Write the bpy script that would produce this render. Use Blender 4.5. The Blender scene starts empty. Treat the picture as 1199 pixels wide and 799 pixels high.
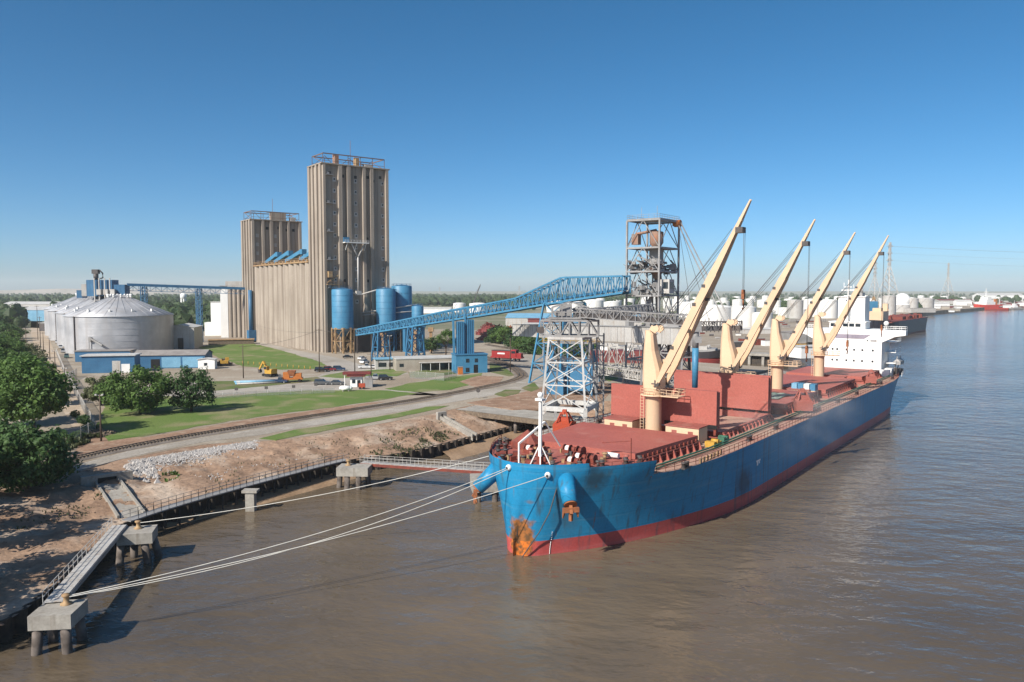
import bpy, math, random
from math import sin, cos, pi, radians, sqrt, atan2
from mathutils import Vector, Matrix
random.seed(7)
S = bpy.context.scene
COL = S.collection
# ---------------------------------------------------------------- camera, sky, sun, exposure
FPX, HORY, CAMH = 900.6, 341.0, 34.915
PITCH = math.atan((399.5 - HORY) / FPX)
cd = bpy.data.cameras.new('camera'); cam = bpy.data.objects.new('camera', cd); COL.objects.link(cam)
cam.location = (0, 0, CAMH); cam.rotation_euler = (pi / 2 - PITCH, 0, 0)
cd.sensor_width = 36; cd.lens = FPX / 1199 * 36; cd.clip_start = .5; cd.clip_end = 200000
S.camera = cam
SUN_EL, SUN_AZ = radians(38), radians(48)     # light travels towards +X +Y (azimuth from +X)
W = bpy.data.worlds.new('World'); S.world = W; W.use_nodes = True
nt = W.node_tree; bg = nt.nodes['Background']
sky = nt.nodes.new('ShaderNodeTexSky'); sky.sky_type = 'NISHITA'; sky.sun_disc = False
sky.sun_elevation = SUN_EL; sky.sun_rotation = atan2(-cos(SUN_AZ), -sin(SUN_AZ))
sky.altitude = 10; sky.air_density = 0.55; sky.dust_density = 0.9; sky.ozone_density = 3.5
hs = nt.nodes.new('ShaderNodeHueSaturation'); hs.inputs['Hue'].default_value = .488; hs.inputs['Saturation'].default_value = 1.25; nt.links.new(sky.outputs[0], hs.inputs['Color'])
nt.links.new(hs.outputs[0], bg.inputs[0]); bg.inputs[1].default_value = .098
sl = bpy.data.lights.new('sun', 'SUN'); so = bpy.data.objects.new('sun', sl); COL.objects.link(so)
sl.energy = 5.0; sl.angle = radians(.5); sl.color = (1, .93, .83)
so.rotation_euler = Vector((cos(SUN_AZ) * cos(SUN_EL), sin(SUN_AZ) * cos(SUN_EL), -sin(SUN_EL))).to_track_quat('-Z', 'Y').to_euler()
S.view_settings.view_transform = 'Standard'; S.view_settings.look = 'None'
S.view_settings.exposure = .5; S.view_settings.gamma = 1; S.view_settings.use_curve_mapping = False
S.cycles.max_bounces = 6; S.cycles.diffuse_bounces = 3; S.cycles.glossy_bounces = 3
S.cycles.transparent_max_bounces = 8; S.cycles.volume_bounces = 1
S.cycles.caustics_reflective = False; S.cycles.caustics_refractive = False
S.cycles.use_denoising = True
HAZE = .00007

# ---------------------------------------------------------------- survey: photo pixel + height -> place on the ground
def g(px, py, z=5.0):
    c, s = cos(PITCH), sin(PITCH)
    a = (px - 599.5) / FPX; b = (399.5 - py) / FPX
    k = (z - CAMH) / (-s + b * c)
    return (a * k, (c + b * s) * k, z)
def zat(py, Y):
    c, s = cos(PITCH), sin(PITCH); b = (399.5 - py) / FPX
    return CAMH + Y / (c + b * s) * (-s + b * c)
def xat(px, Y): return (px - 599.5) / FPX * Y * 1.0
def G(L, z=5.0): return [g(x, y, z) for x, y in L]

# ---------------------------------------------------------------- mesh collector
class MB:
    def __init__(s): s.v = []; s.f = []; s.sm = []
    def add(s, vs, fs, sm=False):
        o = len(s.v); s.v += [tuple(p) for p in vs]
        s.f += [tuple(i + o for i in f) for f in fs]; s.sm += [sm] * len(fs); return s
    def box(s, x0, x1, y0, y1, z0, z1):
        return s.add([(x0,y0,z0),(x1,y0,z0),(x1,y1,z0),(x0,y1,z0),(x0,y0,z1),(x1,y0,z1),(x1,y1,z1),(x0,y1,z1)],
                     [(3,2,1,0),(4,5,6,7),(0,1,5,4),(1,2,6,5),(2,3,7,6),(3,0,4,7)])
    def cbox(s, c, d, rz=0, rx=0):
        hx, hy, hz = d[0]/2, d[1]/2, d[2]/2
        m = Matrix.Translation(c) @ Matrix.Rotation(rz, 4, 'Z') @ Matrix.Rotation(rx, 4, 'X')
        vs = [m @ Vector(p) for p in [(-hx,-hy,-hz),(hx,-hy,-hz),(hx,hy,-hz),(-hx,hy,-hz),(-hx,-hy,hz),(hx,-hy,hz),(hx,hy,hz),(-hx,hy,hz)]]
        return s.add(vs, [(3,2,1,0),(4,5,6,7),(0,1,5,4),(1,2,6,5),(2,3,7,6),(3,0,4,7)])
    def bar(s, p, q, w, h=None, w2=None, h2=None):
        h = h or w; w2 = w2 or w; h2 = h2 or (h if w2 == w else h * w2 / w)
        p = Vector(p); q = Vector(q); d = (q - p)
        if d.length < 1e-6: return s
        d.normalize()
        up = Vector((0,0,1)) if abs(d.z) < .98 else Vector((1,0,0))
        a = d.cross(up).normalized(); b = a.cross(d)
        vs = []
        for c, ww, hh in ((p, w, h), (q, w2, h2)):
            for i, j in ((-1,-1),(1,-1),(1,1),(-1,1)): vs.append(c + a * (i*ww/2) + b * (j*hh/2))
        return s.add(vs, [(0,1,2,3),(7,6,5,4),(4,5,1,0),(5,6,2,1),(6,7,3,2),(7,4,0,3)])
    def rod(s, p, q, r, n=8, r2=None, cap=True):
        r2 = r if r2 is None else r2
        p = Vector(p); q = Vector(q); d = (q - p).normalized()
        up = Vector((0,0,1)) if abs(d.z) < .98 else Vector((1,0,0))
        a = d.cross(up).normalized(); b = a.cross(d); vs = []
        for c, rr in ((p, r), (q, r2)):
            for i in range(n): t = 2*pi*i/n; vs.append(c + a*(rr*cos(t)) + b*(rr*sin(t)))
        s.add(vs, [(i, (i+1) % n, n+(i+1) % n, n+i) for i in range(n)], True)
        if cap: o = len(s.v) - 2*n; s.f += [tuple(o+i for i in range(n))[::-1], tuple(o+n+i for i in range(n))]; s.sm += [False]*2
        return s
    def lathe(s, prof, n=32, c=(0,0,0), sm=True, a0=0, a1=2*pi):
        full = abs(a1-a0-2*pi) < 1e-6; m = n if full else n+1; vs = []
        for r, z in prof:
            for i in range(m): t = a0+(a1-a0)*i/n; vs.append((c[0]+r*cos(t), c[1]+r*sin(t), c[2]+z))
        fs = []
        for k in range(len(prof)-1):
            for i in range(n):
                j = (i+1) % m; fs.append((k*m+i, k*m+j, (k+1)*m+j, (k+1)*m+i))
        return s.add(vs, fs, sm)
    def prism(s, poly, z0, z1):
        n = len(poly)
        if sum(poly[i][0]*poly[(i+1) % n][1]-poly[(i+1) % n][0]*poly[i][1] for i in range(n)) < 0: poly = poly[::-1]
        vs = [(p[0],p[1],z0) for p in poly] + [(p[0],p[1],z1) for p in poly]
        return s.add(vs, [tuple(range(n))[::-1], tuple(range(n,2*n))] + [(i,(i+1) % n,n+(i+1) % n,n+i) for i in range(n)])
    def tube(s, path, r, n=6):
        P = [Vector(p) for p in path]; vs = []
        for k, p in enumerate(P):
            d = (P[min(k+1,len(P)-1)] - P[max(k-1,0)]).normalized()
            up = Vector((0,0,1)) if abs(d.z) < .98 else Vector((1,0,0))
            a = d.cross(up).normalized(); b = a.cross(d)
            for i in range(n): t = 2*pi*i/n; vs.append(p + a*(r*cos(t)) + b*(r*sin(t)))
        return s.add(vs, [(k*n+i, k*n+(i+1) % n, (k+1)*n+(i+1) % n, (k+1)*n+i) for k in range(len(P)-1) for i in range(n)], True)
    def sphere(s, c, r, n=10, m=6, sq=1.0):
        return s.lathe([(max(r*sin(pi*k/m),.001), -r*sq*cos(pi*k/m)) for k in range(m+1)], n, c)
    def gable(s, x0, x1, y0, y1, z0, z1, ridge='x', ov=.3, th=.25):
        """two roof slopes over a rectangle; ridge along x or y"""
        if ridge == 'x':
            ym = (y0+y1)/2; pr = [(y0-ov,z0),(ym,z1),(y1+ov,z0)]
            vs = [(x0-ov,y,z) for y,z in pr]+[(x1+ov,y,z) for y,z in pr]+[(x0-ov,y,z+th) for y,z in pr]+[(x1+ov,y,z+th) for y,z in pr]
        else:
            xm = (x0+x1)/2; pr = [(x0-ov,z0),(xm,z1),(x1+ov,z0)]
            vs = [(x,y0-ov,z) for x,z in pr]+[(x,y1+ov,z) for x,z in pr]+[(x,y0-ov,z+th) for x,z in pr]+[(x,y1+ov,z+th) for x,z in pr]
        return s.add(vs, [(0,1,4,3),(1,2,5,4),(6,9,10,7),(7,10,11,8),(0,6,7,1),(1,7,8,2),(3,4,10,9),(4,5,11,10),(0,3,9,6),(2,8,11,5)])
    def build(s, name, m, parent=None, loc=None):
        me = bpy.data.meshes.new(name)
        vs = s.v if loc is None else [(x-loc[0], y-loc[1], z-loc[2]) for x,y,z in s.v]
        me.from_pydata(vs, [], s.f); me.polygons.foreach_set('use_smooth', s.sm)
        me.materials.append(m); me.update()
        o = bpy.data.objects.new(name, me); COL.objects.link(o)
        if loc is not None: o.location = loc
        if parent: o.parent = parent
        return o

def tag(o, label=None, cat=None, group=None, kind=None):
    if label: o['label'] = label
    if cat: o['category'] = cat
    if group: o['group'] = group
    if kind: o['kind'] = kind
    return o
def thing(name, label, cat, loc=(0,0,0), rz=0, group=None):
    o = bpy.data.objects.new(name, None); COL.objects.link(o); o.empty_display_size = .5
    o.location = loc; o.rotation_euler = (0,0,rz); return tag(o, label, cat, group)
def dup(root, label=None, loc=None, rz=None, sc=None, group=None):
    def cp(o, par):
        c = o.copy(); COL.objects.link(c)
        if par: c.parent = par
        for ch in list(o.children): cp(ch, c)
        return c
    r = cp(root, None)
    if label: r['label'] = label
    if group: r['group'] = group
    if loc: r.location = loc
    if rz is not None: r.rotation_euler = (0,0,rz)
    if sc: r.scale = sc if not isinstance(sc,(int,float)) else (sc,)*3
    return r
ORD = 'zeroth first second third fourth fifth sixth seventh eighth ninth tenth eleventh twelfth thirteenth fourteenth fifteenth sixteenth seventeenth eighteenth nineteenth twentieth'.split()
def nth(k):
    if k <= 20: return ORD[k]
    t = {2:'twenty',3:'thirty',4:'forty',5:'fifty'}[k//10]
    return t+'-'+ORD[k % 10] if k % 10 else t[:-1]+'ieth'

# ---------------------------------------------------------------- materials
def M(name, col, rough=.75, metal=0, col2=None, scale=.25, streak=None, streak_col=(.12,.07,.04), bump=0, bscale=4, spec=.4, fine=.12):
    """painted / mineral surface: two tones mixed by noise, fine grain, optional vertical run-off streaks (dirt with its own shape)"""
    m = bpy.data.materials.new(name); m.use_nodes = True; t = m.node_tree; N = t.nodes; L = t.links
    b = N['Principled BSDF']; b.inputs['Roughness'].default_value = rough; b.inputs['Metallic'].default_value = metal
    b.inputs['Specular IOR Level'].default_value = spec
    tc = N.new('ShaderNodeTexCoord'); co = tc.outputs['Object']
    def noise(sc, det=5, vec=None):
        n = N.new('ShaderNodeTexNoise'); n.inputs['Scale'].default_value = sc; n.inputs['Detail'].default_value = det
        L.new(vec or co, n.inputs['Vector']); return n.outputs['Fac']
    def ramp(f, a, z):
        r = N.new('ShaderNodeMapRange'); r.inputs[1].default_value = a; r.inputs[2].default_value = z; L.new(f, r.inputs[0]); return r.outputs[0]
    def mix(f, a, c2, bl='MIX'):
        x = N.new('ShaderNodeMix'); x.data_type = 'RGBA'; x.blend_type = bl
        if isinstance(f, float): x.inputs[0].default_value = f
        else: L.new(f, x.inputs[0])
        for i, v in ((6, a), (7, c2)):
            if isinstance(v, tuple): x.inputs[i].default_value = (*v, 1)
            else: L.new(v, x.inputs[i])
        return x.outputs[2]
    c2 = col2 or tuple(c*.78 for c in col)
    c = mix(ramp(noise(scale), .35, .65), col, c2)
    if fine:
        fn = ramp(noise(3.1), .3, .7)
        c = mix(fn, c, mix(float(1), c, (1-fine*2,)*3, 'MULTIPLY'))
    if streak:
        mp = N.new('ShaderNodeMapping'); mp.inputs['Scale'].default_value = (streak[0], streak[0], streak[1]); L.new(co, mp.inputs[0])
        sn = ramp(noise(1, 4, mp.outputs[0]), streak[2], streak[2]+.16)
        mm = N.new('ShaderNodeMath'); mm.operation = 'MULTIPLY'; mm.inputs[1].default_value = streak[3]; L.new(sn, mm.inputs[0])
        c = mix(mm.outputs[0], c, streak_col)
    L.new(c, b.inputs['Base Color'])
    if bump:
        bp = N.new('ShaderNodeBump'); bp.inputs['Strength'].default_value = .6; bp.inputs['Distance'].default_value = bump
        L.new(noise(bscale, 6), bp.inputs['Height']); L.new(bp.outputs[0], b.inputs['Normal'])
    m['t'] = 1
    return m
def leafmat(name, a, c2):
    m = bpy.data.materials.new(name); m.use_nodes = True; t = m.node_tree; N = t.nodes; L = t.links
    b = N['Principled BSDF']; b.inputs['Roughness'].default_value = .6; b.inputs['Specular IOR Level'].default_value = .25
    gm = N.new('ShaderNodeNewGeometry'); oi = N.new('ShaderNodeObjectInfo')
    n = N.new('ShaderNodeTexNoise'); n.inputs['Scale'].default_value = .55; n.inputs['Detail'].default_value = 3; L.new(gm.outputs['Position'], n.inputs['Vector'])
    ad = N.new('ShaderNodeMath'); ad.operation = 'MULTIPLY_ADD'; L.new(gm.outputs['Random Per Island'], ad.inputs[0]); ad.inputs[1].default_value = .5
    L.new(n.outputs['Fac'], ad.inputs[2])
    ad2 = N.new('ShaderNodeMath'); ad2.operation = 'MULTIPLY_ADD'; L.new(oi.outputs['Random'], ad2.inputs[0]); ad2.inputs[1].default_value = .25; L.new(ad.outputs[0], ad2.inputs[2])
    r = N.new('ShaderNodeMapRange'); r.inputs[1].default_value = .45; r.inputs[2].default_value = 1.15; L.new(ad2.outputs[0], r.inputs[0])
    x = N.new('ShaderNodeMix'); x.data_type = 'RGBA'; L.new(r.outputs[0], x.inputs[0]); x.inputs[6].default_value = (*a,1); x.inputs[7].default_value = (*c2,1)
    L.new(x.outputs[2], b.inputs['Base Color'])
    tr = N.new('ShaderNodeBsdfTranslucent'); L.new(x.outputs[2], tr.inputs[0])
    ms = N.new('ShaderNodeMixShader'); ms.inputs[0].default_value = .3
    L.new(b.outputs[0], ms.inputs[1]); L.new(tr.outputs[0], ms.inputs[2]); L.new(ms.outputs[0], N['Material Output'].inputs[0])
    return m
m_blue = M('blue_paint', (.045,.195,.34), .5, col2=(.065,.235,.39), streak=(1.2,.12,.62,.35), streak_col=(.10,.13,.16))
m_blue2 = M('blue_steel', (.035,.155,.29), .55, col2=(.05,.185,.33))
m_dblue = M('dark_blue_sheet', (.03,.12,.24), .55, col2=(.045,.16,.30))
m_conc = M('concrete', (.41,.355,.295), .9, col2=(.33,.28,.23), scale=.06, streak=(.7,.018,.46,.65), streak_col=(.19,.155,.125), bump=.03, bscale=1.5)
m_conc2 = M('pale_concrete', (.38,.36,.32), .9, col2=(.28,.26,.23), scale=.5, streak=(1.5,.2,.6,.5), streak_col=(.14,.11,.08), bump=.02)
m_wsteel = M('weathered_white_steel', (.60,.60,.58), .6, col2=(.48,.47,.45), streak=(1.5,.2,.6,.5), streak_col=(.25,.15,.09))
m_white = M('white_paint', (.78,.78,.76), .45, col2=(.72,.72,.70), fine=.03)
m_whitet = M('white_tank_paint', (.72,.71,.68), .55, col2=(.64,.63,.60), scale=.05, streak=(.3,.02,.6,.25), streak_col=(.42,.38,.33), fine=.04)
m_galv = M('galvanised_sheet', (.52,.525,.54), .48, .3, col2=(.34,.35,.37), scale=.12, streak=(.35,.02,.5,.6), streak_col=(.36,.345,.34), fine=.06)
m_grey = M('grey_steel', (.36,.36,.36), .55, .2, col2=(.28,.27,.26), streak=(1.5,.2,.62,.5), streak_col=(.20,.11,.07))
m_lgrey = M('light_grey_sheet', (.50,.49,.47), .6, col2=(.43,.41,.38), streak=(1.5,.1,.56,.6), streak_col=(.24,.15,.09))
m_dark = M('dark_steel', (.07,.07,.075), .6, .2, col2=(.12,.10,.09))
m_black = M('black_opening', (.012,.012,.014), .5, fine=0)
m_rust = M('rusty_orange', (.36,.13,.05), .8, col2=(.25,.09,.04), scale=.9)
m_hop = M('rusty_hopper', (.36,.17,.10), .8, col2=(.24,.19,.16), scale=.5, streak=(1.2,.15,.5,.6), streak_col=(.17,.10,.07))
m_frame = M('weathered_brown_steel', (.15,.105,.085), .8, col2=(.22,.12,.08), scale=.8)
m_tan = M('tan_steel', (.42,.29,.15), .7, col2=(.26,.15,.08), scale=.6)
m_cream = M('cream_crane_paint', (.66,.475,.315), .5, col2=(.61,.43,.28), scale=.15, streak=(2,.1,.66,.5), streak_col=(.35,.2,.1), fine=.03)
m_hred = M('deck_red', (.36,.115,.09), .7, col2=(.31,.092,.072), scale=.12, streak=(.4,.4,.55,.35), streak_col=(.42,.26,.2))
m_hcov = M('hatch_red', (.40,.115,.088), .6, col2=(.35,.096,.074), scale=.1, streak=(.22,.9,.58,.4), streak_col=(.40,.2,.16))
m_dust = M('dusty_deck', (.40,.20,.155), .8, col2=(.44,.31,.23), scale=.12, streak=(.5,.5,.5,.4), streak_col=(.3,.11,.085))
m_oxide = M('oxide_red', (.24,.05,.03), .7, col2=(.15,.04,.03), scale=1.2)
m_bright = M('orange_red', (.42,.065,.03), .6, col2=(.40,.07,.03), scale=.8)
m_yellow = M('yellow_paint', (.55,.32,.05), .6)
m_orange = M('orange_paint', (.55,.18,.04), .5)
m_wood = M('weathered_timber', (.20,.155,.11), .9, col2=(.12,.09,.065), scale=1.5)
m_pole = M('pole_timber', (.11,.08,.06), .9)
m_rope = M('mooring_rope', (.66,.64,.58), .9, fine=0)
m_glass = M('dark_glass', (.02,.03,.04), .1, spec=.6, fine=0)
m_tyre = M('tyre_rubber', (.02,.02,.02), .85, fine=0)
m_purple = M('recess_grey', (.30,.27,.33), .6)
m_bldg = M('tan_block_wall', (.40,.36,.30), .9, col2=(.33,.29,.24), scale=.4)
m_roofg = M('grey_roof', (.30,.28,.26), .85, col2=(.22,.20,.19), scale=.3)
m_roofl = M('light_roof', (.55,.55,.53), .6, col2=(.47,.46,.44), scale=.3)
m_lblue = M('light_blue_sheet', (.20,.42,.58), .55, col2=(.16,.36,.52))
m_loco = M('locomotive_red', (.34,.03,.03), .45)
m_bark = M('bark', (.09,.065,.045), .95)
m_leaf = leafmat('leaf_green', (.030,.072,.016), (.125,.21,.05))
m_leafd = leafmat('leaf_dark', (.022,.054,.017), (.082,.15,.046))
m_leaff = leafmat('leaf_far', (.024,.048,.018), (.062,.10,.036))
m_leafo = leafmat('leaf_olive', (.05,.065,.03), (.12,.135,.06))
m_rock = M('white_rock', (.50,.48,.46), .9, col2=(.32,.30,.285), scale=1.3)
m_sheet = M('tarred_sheet_pile', (.035,.03,.027), .8, col2=(.07,.055,.042), scale=1.2)
m_fender = M('pile_concrete', (.20,.17,.15), .9, col2=(.06,.048,.04), scale=.6)
m_green = M('green_paint', (.05,.16,.10), .6)
m_maroon = M('barge_red', (.20,.04,.035), .6, col2=(.14,.03,.03))
# ================================================================ SETTING
SH = Vector((.907, 100.477, 0)); SA = radians(90 - 36.697)      # ship: stem at the waterline, axis pointing aft
def sw(s, o, z=0.0):                                               # ship measure (aft, to port) -> world
    return (SH.x + s*cos(SA) + o*sin(SA), SH.y + s*sin(SA) - o*cos(SA), z)
def groundmat(name, a, b, c=None, sc=(.03,.25,2.5), bump=.05, rough=.95, thr=(.42,.6)):
    m = bpy.data.materials.new(name); m.use_nodes = True; t = m.node_tree; N = t.nodes; L = t.links
    p = N['Principled BSDF']; p.inputs['Roughness'].default_value = rough; p.inputs['Specular IOR Level'].default_value = .2
    gm = N.new('ShaderNodeNewGeometry')
    def noise(s, d=6):
        n = N.new('ShaderNodeTexNoise'); n.inputs['Scale'].default_value = s; n.inputs['Detail'].default_value = d
        L.new(gm.outputs['Position'], n.inputs['Vector']); return n.outputs['Fac']
    def rmp(f, lo, hi):
        r = N.new('ShaderNodeMapRange'); r.inputs[1].default_value = lo; r.inputs[2].default_value = hi; L.new(f, r.inputs[0]); return r.outputs[0]
    def mix(f, x, y):
        q = N.new('ShaderNodeMix'); q.data_type = 'RGBA'; L.new(f, q.inputs[0])
        for i, v in ((6,x),(7,y)):
            if isinstance(v, tuple): q.inputs[i].default_value = (*v,1)
            else: L.new(v, q.inputs[i])
        return q.outputs[2]
    col = mix(rmp(noise(sc[0]), *thr), a, b)
    if c: col = mix(rmp(noise(sc[1]), .5, .68), col, c)
    dk = mix(rmp(noise(sc[2], 4), .3, .7), (.72,.72,.72), (1.08,1.08,1.08))
    q = N.new('ShaderNodeMix'); q.data_type = 'RGBA'; q.blend_type = 'MULTIPLY'; q.inputs[0].default_value = 1
    L.new(col, q.inputs[6]); L.new(dk, q.inputs[7]); L.new(q.outputs[2], p.inputs['Base Color'])
    if bump:
        bp = N.new('ShaderNodeBump'); bp.inputs['Distance'].default_value = bump; bp.inputs['Strength'].default_value = .8
        L.new(noise(sc[2], 8), bp.inputs['Height']); L.new(bp.outputs[0], p.inputs['Normal'])
    return m
g_land = groundmat('yard_gravel', (.33,.28,.22), (.27,.22,.165), (.37,.33,.27), sc=(.02,.11,1.6))
g_road = groundmat('pale_gravel', (.36,.33,.29), (.29,.26,.22), (.40,.37,.33), sc=(.04,.2,2.2))
g_street = groundmat('street_gravel', (.44,.355,.27), (.37,.29,.21), (.48,.41,.33), sc=(.05,.3,2.0))
g_grass = groundmat('mown_grass', (.10,.165,.036), (.135,.185,.05), (.23,.215,.11), sc=(.05,.12,3.2), bump=.08, thr=(.35,.65))
g_grass2 = groundmat('verge_grass', (.10,.14,.04), (.20,.17,.10), (.13,.15,.05), sc=(.12,.3,3.0), bump=.08)
g_bank = groundmat('bank_soil', (.335,.225,.155), (.26,.17,.115), (.47,.38,.30), sc=(.09,.12,1.2), bump=.25)
g_dirt = groundmat('bare_soil', (.30,.19,.13), (.24,.15,.10), (.36,.27,.2), sc=(.15,.4,1.8), bump=.12)
g_mud = groundmat('wet_sand', (.34,.235,.15), (.27,.18,.11), None, sc=(.15,.3,2), bump=.05, rough=.6)
g_ballast = groundmat('track_ballast', (.21,.18,.155), (.155,.13,.11), None, sc=(.3,.3,4), bump=.08)
g_farland = groundmat('far_ground', (.20,.19,.13), (.12,.145,.07), (.30,.27,.21), sc=(.004,.012,.3), bump=0)
g_hill = groundmat('hill_soil', (.38,.33,.28), (.30,.27,.22), None, sc=(.003,.01,.05), bump=0)

# water -----------------------------------------------------------
mw = bpy.data.materials.new('river_water'); mw.use_nodes = True
t = mw.node_tree; N = t.nodes; L = t.links; p = N['Principled BSDF']
p.inputs['Roughness'].default_value = .1; p.inputs['IOR'].default_value = 1.33; p.inputs['Specular IOR Level'].default_value = .5
gm = N.new('ShaderNodeNewGeometry')
def wn(scale, stretch, rot, det):
    mp = N.new('ShaderNodeMapping'); mp.inputs['Rotation'].default_value = (0,0,rot); mp.inputs['Scale'].default_value = (stretch,1,1)
    L.new(gm.outputs['Position'], mp.inputs[0])
    n = N.new('ShaderNodeTexNoise'); n.inputs['Scale'].default_value = scale; n.inputs['Detail'].default_value = det
    L.new(mp.outputs[0], n.inputs['Vector']); return n.outputs['Fac']
b1 = N.new('ShaderNodeBump'); b1.inputs['Distance'].default_value = .52; b1.inputs['Strength'].default_value = .8; L.new(wn(.30,.6,.7,4), b1.inputs['Height'])
b2 = N.new('ShaderNodeBump'); b2.inputs['Distance'].default_value = .10; b2.inputs['Strength'].default_value = .8; L.new(wn(1.5,.55,.5,4), b2.inputs['Height'])
ws = N.new('ShaderNodeMapRange'); ws.inputs[1].default_value = .38; ws.inputs[2].default_value = .62; ws.inputs[3].default_value = .25; ws.inputs[4].default_value = 1.0
L.new(wn(.022,.35,.75,4), ws.inputs[0]); L.new(ws.outputs[0], b2.inputs['Strength']); L.new(b1.outputs[0], b2.inputs['Normal']); L.new(b2.outputs[0], p.inputs['Normal'])
mr = N.new('ShaderNodeMapRange'); mr.inputs[1].default_value = .35; mr.inputs[2].default_value = .65; L.new(wn(.035,.4,.7,5), mr.inputs[0])
mx = N.new('ShaderNodeMix'); mx.data_type = 'RGBA'; mx.inputs[6].default_value = (.142,.108,.072,1); mx.inputs[7].default_value = (.082,.064,.044,1)
L.new(mr.outputs[0], mx.inputs[0]); L.new(mx.outputs[2], p.inputs['Base Color'])
w = MB(); w.add([(-3000,-200,0),(40000,-200,0),(40000,70000,0),(-3000,70000,0)], [(0,1,2,3)])
tag(w.build('river_water', mw), kind='structure')

# land ------------------------------------------------------------
def resample(P, n):
    P = [Vector(p) for p in P]; D = [0]
    for a, b in zip(P, P[1:]): D.append(D[-1]+(b-a).length)
    out = []; k = 0
    for i in range(n):
        d = D[-1]*i/(n-1)
        while k < len(D)-2 and D[k+1] < d: k += 1
        out.append(P[k].lerp(P[k+1], (d-D[k])/max(D[k+1]-D[k],1e-9)))
    return out
def smooth(P, n, it=3):
    P = [Vector(p) for p in P]
    for _ in range(it):
        Q = [P[0]]
        for a, b in zip(P, P[1:]): Q += [a.lerp(b,.25), a.lerp(b,.75)]
        P = Q+[P[-1]]
    return resample(P, n)
TOE = smooth([(-70,30,2.1),(-60,55,2.1),g(0,736,2.1),g(60,690,2.1),g(104,650,2.2),g(136,620,2.4),g(160,606,2.6),g(200,594.5,2.6),g(280,572,2.6),g(372,547.5,2.6),g(405,540,2.5),g(470,533,2.2),g(560,510,2.0),sw(72,-53,1.6),sw(86,-40,1.6),sw(110,-36,1.6)], 260)
CREST = smooth([(-120,40,5),(-105,70,5),g(-60,575,5),g(75,549,5),g(150,537,5),g(240,519,5),g(320,517,5),g(400,505,5),g(500,486,5),g(545,476,5),g(590,467,5),sw(88,-64,5),sw(98,-46,5),sw(112,-37,5)], 260)
rnd = random.Random(3)
from mathutils import noise as mno
NS = 44; b = MB(); vs = []
for i in range(260):
    for j in range(NS+1):
        u = j/NS; p0 = TOE[i].lerp(CREST[i], u)
        pr = u + .10*sin(pi*u) ; z = TOE[i].z-.05+(4.97-TOE[i].z+.05)*pr if u < 1 else 4.97
        edge = sin(pi*u)
        q = Vector((p0.x, p0.y, 0))
        n1 = mno.fractal(q*.16, 1, 2, 4); n2 = mno.fractal(q*.7, 1, 2, 3)
        gul = abs(mno.noise(Vector((i*.13, u*1.2, 3.1))))
        z += edge*(.6*n1+.32*n2+.12*mno.noise(q*1.9)-.6*max(0,.25-gul)*2*(u > .15))
        vs.append((p0.x, p0.y, min(z, 4.99)))
vs_bank = vs
b.add(vs, [(i*(NS+1)+j, (i+1)*(NS+1)+j, (i+1)*(NS+1)+j+1, i*(NS+1)+j+1) for i in range(259) for j in range(NS)], True)
tag(b.build('river_bank', g_bank), kind='structure')
def shw(L): return [sw(s,o,0) for s,o in L]
shore = [(p.x,p.y) for p in CREST] + [q[:2] for q in shw([(150,-37),(222,-37),(228,-135),(285,-140),(287,-62),(400,-72),(620,-108),(800,-112),(1088,-132),(1300,-118),(1445,-100),(1600,-88),(1660,-70)])]
shore += [(1010,1500),(1340,1640),(2200,1900),(4500,2600),(12000,5200),(39000,14000),(39000,68000),(-39000,68000),(-39000,40),(-300,40)]
l = MB(); l.prism(shore, -3, 5.0)
tag(l.build('ground', g_land), kind='structure')
# sheets laid on the plateau, each a few centimetres above the one below
def sheet(name, poly, m, h, z=5.0, wob=0, seed=0, label=None):
    P = [Vector(p) for p in poly]; Q = []
    if wob:
        r = random.Random(seed)
        for a, bb in zip(P, P[1:]+P[:1]):
            n = max(1, int((bb-a).length/2.2))
            for k in range(n):
                c = a.lerp(bb, k/n); nn = mno.noise_vector(c*.23+Vector((seed*9.1,0,0)))
                Q.append((c.x+nn.x*wob, c.y+nn.y*wob))
    else: Q = [(p.x,p.y) for p in P]
    o = MB(); o.prism(Q, z-.5, z+h)
    return tag(o.build(name, m), kind='structure')
far = [(-39000,900),(-900,900),(-420,640),(-250,560),(-120,620),(60,560),(140,640),(360,900),(600,1300),(830,1600),(1340,1760),(4500,2800),(39000,15000),(39000,67900),(-39000,67900)]
sheet('far_ground', [(x,y,0) for x,y in far], g_farland, .03)
sheet('lawn', G([(112,503),(125,472),(150,462),(200,464),(240,467),(300,461),(360,457.5),(440,457),(470,459),(487,461.5),(440,470),(385,477.5),(300,489),(230,500),(170,511),(128,517)]), g_grass, .05, wob=1.1, seed=1)
sheet('lawn', G([(232,407),(255,402.5),(290,401.5),(320,408),(372,423),(390,431.5),(330,433),(285,429),(255,419)]), g_grass, .05, wob=1.1, seed=2)
sheet('lawn', G([(303,514),(345,504),(400,495),(460,485),(500,477),(527,475),(500,482),(440,494),(370,507),(322,516)]), g_grass, .06, wob=.9, seed=3)
sheet('lawn', G([(450,456),(480,449),(520,443),(563,437),(566,447),(525,457),(490,459.5)]), g_grass, .05, wob=1.1, seed=4)
sheet('verge', G([(225,455),(240,447),(330,445),(372,441.5),(380,446),(250,458)]), g_grass2, .05, wob=.4, seed=5)
sheet('verge', G([(374,441),(400,436),(460,432),(478,436),(465,440.5),(400,443)]), g_grass, .05, wob=1.1, seed=6)
sheet('verge', G([(478,436),(520,430),(545,436),(500,443),(480,442)]), g_grass2, .05, wob=.3, seed=7)
sheet('verge', G([(573,424),(590,430),(612,438),(596,441),(574,436)]), g_grass2, .05, wob=.3, seed=8)
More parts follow.
